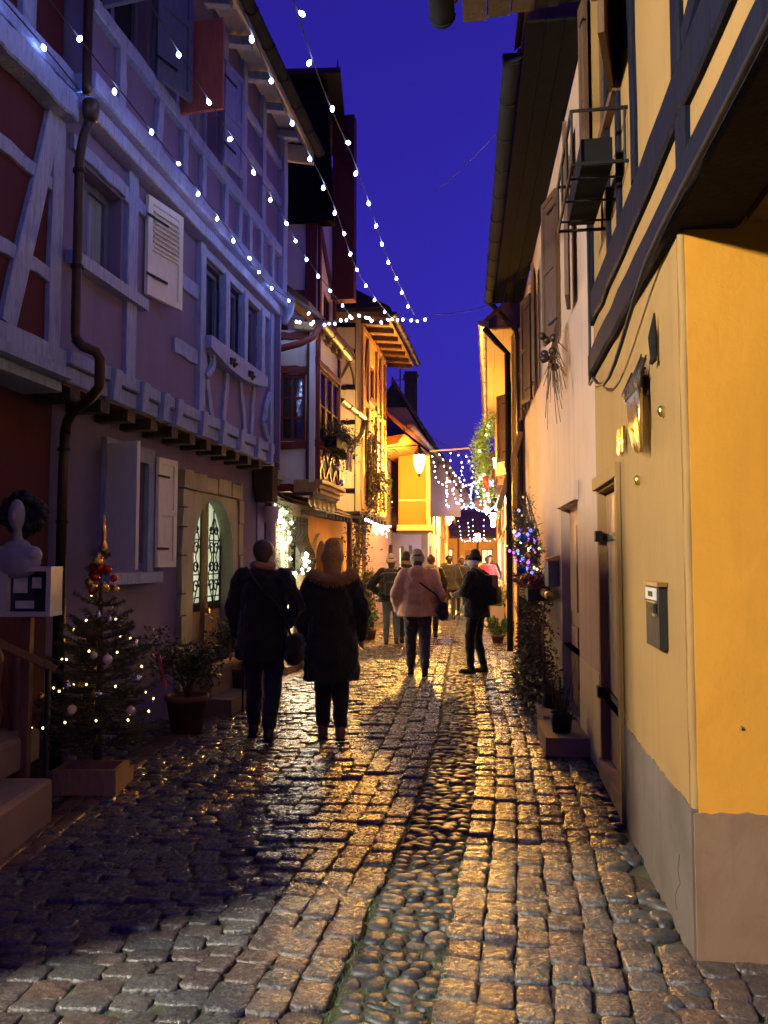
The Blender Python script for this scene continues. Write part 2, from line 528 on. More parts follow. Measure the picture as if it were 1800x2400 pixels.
    def strip(self, fr, outer, inner, d0, d1):
        """band between two equally long (s, z) polylines, thickened"""
        n = len(outer)
        vs = []
        for d in (d0, d1):
            vs += [fr.p(s, d, z) for s, z in outer] + [fr.p(s, d, z) for s, z in inner]
        fs = []
        for i in range(n - 1):
            fs += [(i, i + 1, n + i + 1, n + i), (2 * n + i, 3 * n + i, 3 * n + i + 1, 2 * n + i + 1),
                   (i, 2 * n + i, 2 * n + i + 1, i + 1), (n + i, n + i + 1, 3 * n + i + 1, 3 * n + i)]
        fs += [(0, n, 3 * n, 2 * n), (n - 1, 3 * n - 1, 4 * n - 1, 2 * n - 1)]
        return self.add(vs, fs)
    def build(self, name, mat, parent=None, smooth=False, world=None, kind=None, local=False):
        me = bpy.data.meshes.new(name)
        vs = self.v
        if world is not None and not local:
            inv = world.inverted()
            vs = [tuple(inv @ Vector(v)) for v in vs]
        me.from_pydata(vs, [], self.f)
        mats = mat if isinstance(mat, (list, tuple)) else [mat]
        for m in mats:
            me.materials.append(MATS[m])
        if len(mats) > 1:
            me.polygons.foreach_set('material_index', self.mi)
        bm = bmesh.new(); bm.from_mesh(me)
        bmesh.ops.recalc_face_normals(bm, faces=bm.faces)
        bm.to_mesh(me); bm.free()
        if smooth:
            me.polygons.foreach_set('use_smooth', [True] * len(me.polygons))
        o = bpy.data.objects.new(name, me)
        COL.objects.link(o)
        attach(o, parent, world)
        if kind: o['kind'] = kind
        return o
def soft(o, angle=50):
    o.data.set_sharp_from_angle(angle=R_(angle)) if hasattr(o.data, 'set_sharp_from_angle') else None
    return o
def quick(name, mesh, parent, world):
    """another object on the same mesh data"""
    o = bpy.data.objects.new(name, mesh)
    COL.objects.link(o)
    attach(o, parent, world)
    return o
def wall_mesh(mb, fr, s0, s1, z0, z1, d, th, holes=()):
    """wall sheet with thickness and real openings: holes are (s0, s1, z0, z1)"""
    ss = sorted({s0, s1, *[h[0] for h in holes], *[h[1] for h in holes]})
    zs = sorted({z0, z1, *[h[2] for h in holes], *[h[3] for h in holes]})
    ss = [s for s in ss if s0 <= s <= s1]; zs = [z for z in zs if z0 <= z <= z1]
    def opened(a, b):
        return any(h[0] - 1e-6 <= a and b[0] <= h[1] + 1e-6 and h[2] - 1e-6 <= b[1] and b[2] <= h[3] + 1e-6 for h in holes)
    for i in range(len(ss) - 1):
        for j in range(len(zs) - 1):
            a, b_, c, e = ss[i], ss[i + 1], zs[j], zs[j + 1]
            if opened(a, (b_, c, e)): continue
            for dd in (d, d - th):
                mb.add([fr.p(a, dd, c), fr.p(b_, dd, c), fr.p(b_, dd, e), fr.p(a, dd, e)], [(0, 1, 2, 3)])
    def ring(a, b_, c, e):
        q = [(a, c), (b_, c), (b_, e), (a, e)]
        for k in range(4):
            (x, y), (u, w) = q[k], q[(k + 1) % 4]
            mb.add([fr.p(x, d, y), fr.p(u, d, w), fr.p(u, d - th, w), fr.p(x, d - th, y)], [(0, 1, 2, 3)])
    ring(s0, s1, z0, z1)
    for h in holes: ring(*h)
    return mb
def fbeam(fr, s0, z0, s1, z1, w, d0, d1, mat, parent, name='beam', n=5, jit=0.010):
    a, b = fr.p(s0, (d0 + d1) / 2, z0), fr.p(s1, (d0 + d1) / 2, z1)
    t = (b - a).normalized()
    nn = Vector((fr.n[0], fr.n[1], 0))
    wv = t.cross(nn).normalized() * (w / 2)
    return MB().beam(a, b, wv, nn * ((d1 - d0) / 2), n, jit).build(name, mat, parent)
def window(fr, s0, s1, z0, z1, d, parent, frame='timber_lavender', pane='glass_dark', cols=2, rows=1, fw=0.05, depth=0.05, sill=None, name='window'):
    """frame with real bars; each pane its own sub-part; d is the face of the frame"""
    mb = MB()
    mb.fbox(fr, s0, s0 + fw, d - depth, d, z0, z1); mb.fbox(fr, s1 - fw, s1, d - depth, d, z0, z1)
    mb.fbox(fr, s0 + fw, s1 - fw, d - depth, d, z0, z0 + fw); mb.fbox(fr, s0 + fw, s1 - fw, d - depth, d, z1 - fw, z1)
    iw = (s1 - s0 - 2 * fw) / cols; ih = (z1 - z0 - 2 * fw) / rows
    g = fw * 0.45
    for c in range(1, cols):
        x = s0 + fw + iw * c
        mb.fbox(fr, x - g, x + g, d - depth + .004, d - .003, z0 + fw, z1 - fw)
    for r in range(1, rows):
        z = z0 + fw + ih * r
        mb.fbox(fr, s0 + fw, s1 - fw, d - depth + .008, d - .008, z - g * .7, z + g * .7)
    o = mb.build(name, frame, parent)
    for c in range(cols):
        for r in range(rows):
            a = s0 + fw + iw * c + (g if c else 0); b_ = s0 + fw + iw * (c + 1) - (g if c < cols - 1 else 0)
            e = z0 + fw + ih * r + (g * .7 if r else 0); f = z0 + fw + ih * (r + 1) - (g * .7 if r < rows - 1 else 0)
            MB().fbox(fr, a, b_, d - depth * .7, d - depth * .7 + .006, e, f).build('pane', pane, o)
    if sill:
        MB().fbox(fr, s0 - .06, s1 + .06, d - .02, d + sill, z0 - .07, z0 - .003).build('sill', frame, o)
    return o
def shutter(fr, s, d, z0, z1, w, ang, mat, parent, th=0.035, hinge=1, slats=0):
    """leaf hinged at s; ang 0 lies along +s (hinge=1) or -s (hinge=-1), 90 stands out from the wall"""
    a = R_(ang)
    class L:
        pass
    base = fr.p(s, d, 0)
    dv = Vector((fr.d[0], fr.d[1], 0)) * (hinge * math.cos(a)) + Vector((fr.n[0], fr.n[1], 0)) * math.sin(a)
    g = Frame(base.x, base.y, 0, 1)
    g.d = (dv.x, dv.y); g.n = (-dv.y * hinge * -1, dv.x * hinge * -1)
    if g.n[0] * fr.n[0] + g.n[1] * fr.n[1] < 0: g.n = (-g.n[0], -g.n[1])
    mb = MB()
    st = 0.06
    mb.fbox(g, 0, w, 0, th * .6, z0, z1)
    mb.fbox(g, 0, st, th * .6, th, z0, z1); mb.fbox(g, w - st, w, th * .6, th, z0, z1)
    for zc in (z0 + st / 2, (z0 + z1) / 2, z1 - st / 2):
        mb.fbox(g, st, w - st, th * .6, th, zc - st / 2, zc + st / 2)
    o = mb.build('shutter', mat, parent)
    zt = z1 - st - .03
    for k in range(slats):
        z = zt - k * .045
        m2 = MB(); m2.hexa([g.p(st + .015, th * .6, z - .03), g.p(w - st - .015, th * .6, z - .03), g.p(w - st - .015, th * .6 + .028, z - .042), g.p(st + .015, th * .6 + .028, z - .042),
                 g.p(st + .015, th * .6, z - .018), g.p(w - st - .015, th * .6, z - .018), g.p(w - st - .015, th * .6 + .028, z - .030), g.p(st + .015, th * .6 + .028, z - .030)])
        m2.build('slat', mat, o)
    for zc in (z0 + .18, z1 - .18):
        MB().fbox(g, -.02, w * .55, th, th + .006, zc - .012, zc + .012).build('hinge', 'iron', o)
    return o
def gutter(fr, s0, s1, d, z, r, mat, parent, straps=0.55, name='gutter'):
    mb = MB()
    n = 9
    def half(s, rr):
        return [fr.p(s, d + rr * math.cos(math.pi + math.pi * k / (n - 1)), z + rr * math.sin(math.pi + math.pi * k / (n - 1))) for k in range(n)]
    a, b, c, e = half(s0, r), half(s1, r), half(s0, r - .006), half(s1, r - .006)
    mb.rings([a + c[::-1], b + e[::-1]], cap=True)
    o = mb.build(name, mat, parent, True)
    soft(o, 40)
    mb = MB()
    k = max(2, int((s1 - s0) / straps))
    for i in range(k + 1):
        s = s0 + .03 + (s1 - s0 - .06) * i / k
        a, b, c, e = half(s - .012, r + .008), half(s + .012, r + .008), half(s - .012, r - .001), half(s + .012, r - .001)
        st = MB(); st.rings([a + c[::-1], b + e[::-1]]); st.build('strap', mat, o)
    for s in (s0, s1):
        MB().prism(fr, [], 0, 0) if False else None
        cp = MB(); cp.add([fr.p(s, d, z)] + half(s, r - .003), [(0, i, i + 1) for i in range(1, n)]); cp.build('end_cap', mat, o)
    return o
def remesh(mb, name, mat, parent, voxel=0.02, smooth=4, world=None, fac=0.5, local=False, fold=0.0):
    """fuse the overlapping solids of mb into one continuous surface"""
    me = bpy.data.meshes.new('tmp'); me.from_pydata(mb.v, [], mb.f)
    bm = bmesh.new(); bm.from_mesh(me); bmesh.ops.recalc_face_normals(bm, faces=bm.faces); bm.to_mesh(me); bm.free()
    ob = bpy.data.objects.new('tmp', me); COL.objects.link(ob)
    r = ob.modifiers.new('r', 'REMESH'); r.mode = 'VOXEL'; r.voxel_size = voxel
    if smooth:
        s = ob.modifiers.new('s', 'SMOOTH'); s.iterations = smooth; s.factor = fac
    dg = bpy.context.evaluated_depsgraph_get()
    ev = ob.evaluated_get(dg)
    out = bpy.data.meshes.new_from_object(ev)
    bpy.data.objects.remove(ob); bpy.data.meshes.remove(me)
    out.name = name
    if fold:                            # creases in cloth
        nv = len(out.vertices)
        co = np.empty(nv * 3); no = np.empty(nv * 3)
        out.vertices.foreach_get('co', co); out.vertices.foreach_get('normal', no)
        co = co.reshape(-1, 3); no = no.reshape(-1, 3)
        x, y, z = co.T
        ph = 3 * np.sin(x * 9 + z * 3.1) + 2.5 * np.sin(y * 11 - z * 4.3)
        d = np.sin(x * 46 + ph + 5 * np.sin(z * 7)) * .5 + np.sin(z * 34 + ph * 1.7 + x * 19) * .6 + np.sin((x + y) * 23 - z * 41 + ph) * .5
        co = co + no * (d * fold)[:, None]
        out.vertices.foreach_set('co', co.ravel())
    out.materials.clear(); out.materials.append(MATS[mat])
    out.polygons.foreach_set('use_smooth', [True] * len(out.polygons))
    if world is not None and not local:
        out.transform(world.inverted())
    o = bpy.data.objects.new(name, out)
    COL.objects.link(o)
    attach(o, parent, world)
    return o
def text_mesh(body, size, depth):
    cu = bpy.data.curves.new('t', 'FONT'); cu.body = body; cu.size = size; cu.extrude = depth; cu.align_x = 'CENTER'
    ob = bpy.data.objects.new('t', cu); COL.objects.link(ob)
    me = bpy.data.meshes.new_from_object(ob.evaluated_get(bpy.context.evaluated_depsgraph_get()))
    bpy.data.objects.remove(ob)
    return me
def leaf_cloud(mb, pts, size, rnd, slim=0.45, up=0.3):
    """small leaf-shaped faces at the given points"""
    for p in pts:
        p = Vector(p)
        d = Vector((rnd.gauss(0, 1), rnd.gauss(0, 1), rnd.gauss(up, .8))).normalized()
        s = d.orthogonal().normalized()
        s = (Matrix.Rotation(rnd.uniform(0, 6.28), 3, d) @ s)
        L = size * rnd.uniform(.6, 1.35); w = L * slim * .5
        mb.add([p, p + d * L * .5 + s * w, p + d * L, p + d * L * .5 - s * w], [(0, 1, 2, 3)])
    return mb

# ------------------------------------------------------------------ plan of the street
FA = Frame(-2.505, 5.9, 0.167, 1)           # houses on the left
FR = Frame(1.26, 3.2, 0.14, -1)             # yellow corner house on the right
FP = Frame(1.634, 5.87, 0.105, -1)          # pink house
FH = Frame(2.20, 12.75, 0.137, -1)          # house beyond it
def lerp_tab(tab, y):
    for (a, b), (c, d) in zip(tab, tab[1:]):
        if y <= c:
            return b + (d - b) * (y - a) / (c - a)
    (a, b), (c, d) = tab[-2:]
    return b + (d - b) * (y - a) / (c - a)
AX = [(-4, -1.0), (0, -0.5), (2.7, -0.04), (5.2, 0.40), (7.3, 0.70), (11, 1.06), (16, 1.62), (25, 2.65), (40, 4.5), (70, 8.0)]
def axis(y): return lerp_tab(AX, y)
def xl(y): return lerp_tab([(-6, -4.49), (17.8, -0.517), (20, -0.1), (27, 1.25), (45, 3.4), (62, 5.2)], y)
def xr(y): return lerp_tab([(-6, 3.6), (3.15, 3.6), (3.2, 1.26), (5.87, 1.634), (12.7, 2.35), (24.4, 3.80), (62, 9.2)], y)

g = MB()
g.add([(-400, -400, -.02), (400, -400, -.02), (400, 600, -.02), (-400, 600, -.02)], [(0, 1, 2, 3)])
ground = tag(g.build('ground', 'joint_soil'), kind='structure')
street = bpy.data.objects.new('street', None); COL.objects.link(street)
attach(street, None, Matrix.Translation((0.4, 6, 0)))
street['kind'] = 'structure'

# stone shapes: outline x three rings and a domed top, unit size, top at z = 0
def stone_shape(rnd, power, n=12, dome=0.12, wob=0.05, edge=0.86):
    out = []
    if power > 4:                       # split sett: squared, with knocked-off corners and crooked sides
        for cx, cy in ((1, 1), (-1, 1), (-1, -1), (1, -1)):
            c1, c2 = rnd.uniform(.05, .16), rnd.uniform(.05, .16); jx, jy = rnd.uniform(-wob, wob), rnd.uniform(-wob, wob)
            X, Y = cx * .5 + jx, cy * .5 + jy
            a, b = (X, Y - cy * c1), (X - cx * c2, Y)
            out += [a, b] if cx * cy > 0 else [b, a]
        n = 8
    else:
        for k in range(n):
            a = 2 * math.pi * (k + .5) / n + rnd.uniform(-.08, .08)
            c, s = math.cos(a), math.sin(a)
            r = (abs(c) ** power + abs(s) ** power) ** (-1 / power) * (1 + rnd.uniform(-wob, wob))
            out.append((c * r * .5, s * r * .5))
    tilt = (rnd.uniform(-.10, .10), rnd.uniform(-.10, .10))
    flat = power > 4
    vs = [(x, y, -1.0) for x, y in out]
    prof = ((1.0, -.16), (edge, -.035), (.84, 0.0), (.42, dome * .5)) if flat else ((1.0, -.30), (.88, -.05), (.55, dome * .3))
    for q, z in prof:
        j = .03 if flat else .04
        vs += [(x * q, y * q, z + x * tilt[0] + y * tilt[1] + rnd.uniform(-j, j)) for x, y in out]
    vs += [(0, 0, dome * .5 + rnd.uniform(-.03, .03))]
    fs = []
    R = len(prof)
    for r in range(R):
        for k in range(n):
            j = (k + 1) % n
            fs.append((r * n + k, r * n + j, (r + 1) * n + j, (r + 1) * n + k))
    fs += [(R * n + k, R * n + (k + 1) % n, (R + 1) * n) for k in range(n)]
    return np.array(vs), fs
sr = random.Random(3)
SHAPES = {'sett': [stone_shape(sr, 5.5, dome=.05, wob=.05, edge=.955) for _ in range(16)],
          'red_sett': [stone_shape(sr, 7.0, dome=.03, wob=.03, edge=.955) for _ in range(6)],
          'pebble': [stone_shape(sr, 2.6, n=10, dome=.12, wob=.09, edge=.84) for _ in range(12)]}
stones = []          # kind, shape, x, y, z, rot, w, l, h
def put(kind, x, y, rot, w, l, z=0.0, h=0.07):
    stones.append((kind, sr.randrange(len(SHAPES[kind])), x, y, z, rot, w, l, h))
def heading(y):
    return -math.atan2(axis(y + .2) - axis(y - .2), .4)
Y0, Y1 = 1.2, 34.0
def column(t0, t1, kind='sett', lo=.10, hi=.20, y0=Y0, y1=Y1, wv=.012, z=0.0):
    y = y0 + sr.uniform(0, .1)
    while y < y1:
        l = sr.uniform(lo, hi) * (1 if y < 14 else 1.25)
        c = axis(y + l / 2)
        w = t1 - t0 + sr.uniform(-wv, wv)
        x = c + (t0 + t1) / 2 + sr.uniform(-.006, .006)
        if xl(y) + .12 < x < xr(y) - .10:
            put(kind, x, y + l / 2, heading(y) + sr.uniform(-.06, .06), w - .006, l - .008, z + sr.uniform(-.010, .008), .075)
        y += l
# pebble channel
y = Y0
while y < Y1:
    l = sr.uniform(.06, .10)
    t = -.185 + sr.uniform(0, .02)
    while t < .15:
        w = sr.uniform(.06, .135)
        if t + w > .20: w = .20 - t
        if w > .05:
            put('pebble', axis(y) + t + w / 2, y + sr.uniform(-.02, .02), sr.uniform(-.6, .6), w * 1.06, l * sr.uniform(.9, 1.25), -.010 + sr.uniform(-.010, .008), .06)
        t += w
    y += l * .88
# setts laid lengthways beside the channel, out to the right-hand houses
t = .185
ws = [.155, .145, .14, .15, .135, .155, .14, .15, .145, .15, .14, .15, .145, .15, .15, .14, .15, .15, .15, .15, .15, .15, .15, .15]
for w in ws:
    column(t, t + w, 'sett', .10, .19)
    t += w
for ta, tb in ((-.35, -.195), (-.50, -.35), (-.655, -.50)):
    column(ta, tb, 'sett', .11, .20)
# left half: courses across the street
y = Y0
while y < Y1:
    cl = sr.uniform(.085, .135) * (1 if y < 14 else 1.3)
    gl = max(-2.13, xl(y) + .30) if y < 19 else xl(y) + .2
    x = axis(y) - .66
    while x > gl + .22:
        w = sr.uniform(.12, .22)
        yy = y + (x - axis(y)) * .10 + .02 * math.sin(x * 5 + y)
        if True:
            kind = 'sett' if sr.random() < .97 else 'pebble'
            put(kind, x - w / 2, yy + cl / 2, -.10 + sr.uniform(-.07, .07), w - .007, cl - .006, sr.uniform(-.012, .010), .075)
        x -= w
    # kerb band of two reddish rows, then field stones up to the walls
    y += cl
y = Y0
while y < 18:
    l = sr.uniform(.17, .24)
    gl = max(-2.13, xl(y) + .30)
    for k in range(2):
        if gl + .11 * k > xl(y) + .02:
            put('red_sett', gl + .06 + .115 * k, y + l / 2 + .07 * k, sr.uniform(-.03, .03) - (.16 if gl > -2.12 else 0), .105, l - .012, sr.uniform(-.006, .006) + .004, .08)
    x = gl - .06
    while x > xl(y) + .06:
        w = sr.uniform(.10, .2)
        put('pebble', x - w / 2, y + sr.uniform(0, l), sr.uniform(-1, 1), w, w * sr.uniform(.7, 1), sr.uniform(-.02, .01), .08)
        x -= w
    y += l * .72
# rounded field stones at the foot of the corner house
for k in range(60):
    y = sr.uniform(2.2, 6.0)
    x = (xr(y) if y > 3.2 else 1.26 + .14 * (y - 3.2)) - sr.uniform(.02, .16)
    put('pebble', x, y, sr.uniform(-1, 1), sr.uniform(.08, .17), sr.uniform(.07, .13), .002, .06)
# which stones show largest from the street: those become single pieces
def shows(s):
    x, y = s[2], s[3]
    d2 = x * x + y * y + 1.62 ** 2
    u = 900 + 1800 * x / max(y, .3); v = 1310 + 1800 * 1.62 / max(y, .3)
    if not (-60 < u < 1860 and v < 2480): return 0
    return s[6] * s[7] / d2 ** 1.5
order = sorted(range(len(stones)), key=lambda i: -shows(stones[i]))
single = set(order[:300])
shape_me = {}
def stone_mat(s):
    k, sh, x, y, z, rot, w, l, h = s
    return Matrix.Translation((x, y, z)) @ Matrix.Rotation(rot, 4, 'Z') @ Matrix.Diagonal((w, l, h, 1))
for i in single:
    s = stones[i]
    key = (s[0], s[1])
    if key not in shape_me:
        vs, fs = SHAPES[s[0]][s[1]]
        me = bpy.data.meshes.new(s[0]); me.from_pydata([tuple(v) for v in vs], [], fs)
        me.materials.append(MATS[s[0]]); me.polygons.foreach_set('use_smooth', [True] * len(fs))
        shape_me[key] = me
    quick('pebble' if s[0] == 'pebble' else 'sett', shape_me[key], street, stone_mat(s))
for kind, nm in (('sett', 'setts'), ('red_sett', 'edging_setts'), ('pebble', 'pebbles')):
    V = []; Fc = []; base = 0
    for i, s in enumerate(stones):
        if s[0] != kind or i in single: continue
        vs, fs = SHAPES[kind][s[1]]
        k, sh, x, y, z, rot, w, l, h = s
        c, sn = math.cos(rot), math.sin(rot)
        q = vs * np.array([w, l, h])
        P = np.stack([x + q[:, 0] * c - q[:, 1] * sn, y + q[:, 0] * sn + q[:, 1] * c, z + q[:, 2]], 1)
        V.append(P); Fc += [tuple(a + base for a in f) for f in fs]; base += len(vs)
    me = bpy.data.meshes.new(nm); me.from_pydata(np.concatenate(V).tolist(), [], Fc)
    me.materials.append(MATS[kind]); me.polygons.foreach_set('use_smooth', [True] * len(Fc))
    o = bpy.data.objects.new(nm, me); COL.objects.link(o); attach(o, street); o['kind'] = 'stuff'
# far end of the street: setts too small to tell apart
m_, t_, b_ = newmat('far_setts')
gp_ = nd(t_, 'ShaderNodeNewGeometry').outputs['Position']
vo = nd(t_, 'ShaderNodeTexVoronoi'); vo.inputs['Scale'].default_value = 6.0
t_.links.new(gp_, vo.inputs['Vector'])
t_.links.new(ramp(t_, vo.outputs['Color'], [(0.2, (0.12, 0.09, 0.07)), (0.8, (0.22, 0.17, 0.13))]), b_.inputs['Base Color'])
b_.inputs['Roughness'].default_value = 0.4
bump(t_, b_, vo.outputs['Distance'], -0.9, 0.03)
mb = MB()
ys = [34 + k * 1.0 for k in range(30)]
mb.add([(xl(y), y, -.006) for y in ys] + [(xr(y), y, -.006) for y in ys], [(i, i + 1, len(ys) + i + 1, len(ys) + i) for i in range(len(ys) - 1)])
mb.build('far_paving', 'far_setts', street)
# grass and moss in the joints near the camera
gr = MB(); rr = random.Random(5)
for k in range(2600):
    y = rr.uniform(2.3, 5.2); t = rr.choice([rr.gauss(0, .12), rr.gauss(-.2, .02), rr.gauss(.19, .02), rr.uniform(-1.6, -.2)])
    x = axis(y) + t
    if rr.random() > 1.25 - (y - 2.3) / 3: continue
    hgt = rr.uniform(.008, .026)
    a = rr.uniform(0, 6.28)
    gr.add([(x, y, -.02), (x + .004 * math.cos(a), y + .004 * math.sin(a), -.02), (x + rr.gauss(0, .012), y + rr.gauss(0, .012), -.012 + hgt)], [(0, 1, 2)])
gr.build('joint_grass', 'leaf_bright', street, kind='stuff')

# ------------------------------------------------------------------ left: red house at the edge of the picture
LAV = 'timber_lavender'
red = thing('red_house', FA.p(-3.2, 0, 0), 'dark red plastered house with lavender half-timbering at the left edge, beside the stone steps', 'house')
mb = MB(); wall_mesh(mb, FA, -4.16, -0.13, 0, 2.84, 0, .3, [(-2.6, -1.75, .45, 2.35)]); mb.build('wall', 'plaster_red', red)
mb = MB(); mb.fbox(FA, -2.6, -1.75, -.26, -.2, .45, 2.35); dr = mb.build('door', 'wood_door', red)
MB().ball(FA.p(-1.85, -.17, 1.35), .025).build('handle', 'brass', dr, True)
mb = MB(); wall_mesh(mb, FA, -1.5, -0.5, 3.02, 9.2, .26, .2); mb.build('upper_wall', 'plaster_red', red)
mb = MB(); wall_mesh(mb, FA, -4.16, -1.505, 3.02, 3.7, .26, .2); mb.build('unseen_parapet', 'plaster_red', red)  # added low end out of view, height set so lamplight passes over it
MB().fbox(FA, -1.5, -1.36, -4.5, .05, 3.05, 9.2).build('end_wall', 'plaster_red', red)
MB().fbox(FA, -4.15, -1.51, -4.5, .04, 3.60, 3.69).build('unseen_flat_roof', 'roof_dark', red)  # unseen, added with the low end to block the lower lamplight
MB().fbox(FA, -4.16, -4.0, -4.5, -.31, 0, 3.59).build('end_wall', 'plaster_red', red)
# cornice and ledge between the storeys
for z0, z1, d1 in ((2.80, 2.88, .32), (2.885, 2.965, .40), (2.97, 3.11, .35)):
    MB().beam(FA.p(-4.16, d1 / 2 - .1, (z0 + z1) / 2), FA.p(-.47, d1 / 2 - .1, (z0 + z1) / 2), (0, 0, (z1 - z0) / 2), Vector((FA.n[0], FA.n[1], 0)) * (d1 / 2 + .08), 10, .004).build('cornice_board', LAV, red)
for s in (-1.0,):
    fbeam(FA, s - .05, 3.11, s + .38, 4.76, .15, .24, .30, LAV, red)
for s in (-1.44, -.56):
    fbeam(FA, s, 3.11, s, 4.76, .14, .24, .297, LAV, red)
for z in (3.60, 4.25):
    for a, b in ((-1.37, -.63),):
        fbeam(FA, a, z, b, z, .10, .24, .29, LAV, red)
fbeam(FA, -1.48, 4.85, -.5, 4.85, .19, .22, .40, LAV, red, n=14)
fbeam(FA, -1.48, 5.07, -.5, 5.07, .13, .22, .36, LAV, red, n=14)
for s in (-1.42, -.95):
    fbeam(FA, s, 5.14, s, 7.4, .14, .24, .31, LAV, red)
MB().hexa([FA.p(-1.6, .75, 7.5), FA.p(-.5, .75, 7.5), FA.p(-.5, -4, 11.5), FA.p(-1.6, -4, 11.5), FA.p(-1.6, .75, 7.6), FA.p(-.5, .75, 7.6), FA.p(-.5, -4, 11.6), FA.p(-1.6, -4, 11.6)]).build('roof', 'roof_far', red)

# copper downpipe between the two houses
dp = thing('downpipe', FA.p(-.5, .3, 0), 'brown copper downpipe running down between the red house and the lilac house', 'downpipe')
pp = [FA.p(-.48, .44, 8.0), FA.p(-.48, .44, 5.05), FA.p(-.47, .44, 4.98)]
MB().tube(pp, .034, 10).build('pipe', 'copper', dp, True)
MB().lathe(FA.p(-.45, .46, 4.80), [(.036, -.02), (.05, 0), (.062, .05), (.062, .12), (.045, .14)], 10).build('hopper', 'copper', dp, True)
MB().tube([FA.p(-.45, .46, 4.82), FA.p(-.47, .42, 4.66), FA.p(-.48, .40, 4.5), FA.p(-.48, .40, 3.22), FA.p(-.47, .41, 3.15)], .034, 10).build('pipe', 'copper', dp, True)
MB().tube([FA.p(-.48, .40, 3.18), FA.p(-.45, .44, 3.13), FA.p(-.38, .50, 3.11), FA.p(-.35, .52, 3.06), FA.p(-.35, .52, 2.86), FA.p(-.32, .44, 2.79), FA.p(-.16, .20, 2.72), FA.p(-.09, .11, 2.66), FA.p(-.08, .09, 2.58)], .038, 12).build('elbow', 'copper', dp, True)
MB().tube([FA.p(-.08, .09, 2.62), FA.p(-.08, .08, 2.3), FA.p(-.08, .08, 1.3)], .038, 10).build('pipe', 'copper', dp, True)
MB().tube([FA.p(-.08, .08, 1.32), FA.p(-.08, .08, .06)], .045, 10).build('cast_iron_foot', 'iron', dp, True)
for z in (1.9, 2.45, 3.7, 4.4, 5.8):
    MB().lathe(FA.p(-.08 if z < 3 else -.48, .40 if 3 < z < 5 else (.44 if z > 5 else .08), z), [(.036, -.012), (.046, -.012), (.046, .012), (.036, .012)], 10).build('clamp', 'iron', dp)

# ------------------------------------------------------------------ left: lilac half-timbered house
lil = thing('lilac_house', FA.p(2, 0, 0), 'lilac plastered house with pale lavender half-timbering and a jettied upper floor, left of the street', 'house')
# ground floor with real window and door openings
mb = MB(); wall_mesh(mb, FA, -.125, 4.62, 0, 2.86, 0, .35, [(.72, 1.38, 1.58, 2.52), (2.42, 3.72, .42, 2.36)]); mb.build('wall', 'plaster_lilac', lil)
MB().fbox(FA, 4.62, 4.92, -.35, .02, 0, 2.86).build('corner_pier', 'plaster_lilac', lil)
# window: stone surround, deep frame, two panes, sill, two white shutters
mb = MB()
for a, b, c, e in ((.60, .72, 1.50, 2.66), (1.38, 1.50, 1.50, 2.66), (.72, 1.38, 2.52, 2.66)):
    mb.fbox(FA, a, b, .003, .05, c, e)
mb.build('window_surround', LAV, lil)
w_ = window(FA, .72, 1.38, 1.58, 2.52, -.14, lil, 'shutter_blue', 'glass_curtain', 2, 1, .055)
MB().fbox(FA, .55, 1.55, .0, .13, 1.40, 1.498).build('sill', LAV, w_)
shutter(FA, .60, .06, 1.53, 2.60, .34, 72, 'shutter_white', lil, hinge=-1)
shutter(FA, 1.50, .06, 1.54, 2.60, .34, 6, 'shutter_white', lil, hinge=1)
# arched doorway with its rough stone frame, recessed double door with iron scrollwork
n = 14
arch = [(3.07 + .60 * math.cos(math.pi - math.pi * k / n), 1.62 + .70 * math.sin(math.pi * k / n)) for k in range(n + 1)]
inner = [(2.47, .42)] + arch + [(3.67, .42)]
outer = [(2.30, .30)] + [(max(2.3, min(3.84, 3.07 + 1.5 * (a - 3.07))), 2.36 if abs(a - 3.07) < .52 else max(1.62, min(2.36, b + .25))) for a, b in arch] + [(3.84, .30)]
MB().strip(FA, outer, inner, -.18, .035).build('door_arch', 'stone_frame', lil)
rs_ = random.Random(21)
# lintel of split rubble
x = 2.12
while x < 3.84:
    w = rs_.uniform(.22, .42); w = min(w, 3.90 - x)
    z1 = 2.56 + rs_.uniform(-.02, .02)
    q = [(x + .006, 2.37 + rs_.uniform(-.01, .01)), (x + w - .006, 2.37 + rs_.uniform(-.01, .01)), (x + w - .012, z1), (x + .012, z1 + rs_.uniform(-.015, .015))]
    MB().prism(FA, q, .0, .06 + rs_.uniform(0, .02)).build('stone', 'stone_frame', lil)
    x += w
for sd, s0, s1 in ((0, 2.13, 2.295), (1, 3.845, 3.98)):
    z = .05
    while z < 2.34:
        h = min(rs_.uniform(.2, .42), 2.36 - z)
        if h > .05:
            MB().prism(FA, [(s0 + rs_.uniform(-.03, .03), z + .006), (s1, z + .006), (s1, z + h - .006), (s0 + rs_.uniform(-.03, .03), z + h - .006)], .0, .045 + rs_.uniform(0, .02)).build('stone', 'stone_frame', lil)
        z += h
def arch_leaf(a, b, zb):
    pts = []
    for k in range(9):
        s = a + (b - a) * k / 8
        u = max(0, 1 - ((s - 3.07) / .60) ** 2)
        pts.append((s, 1.62 + .70 * math.sqrt(u)))
    return [(a, zb)] + pts + [(b, zb)]
door = MB().prism(FA, arch_leaf(2.48, 3.66, .44), -.16, -.12).build('door', 'timber_dark', lil)
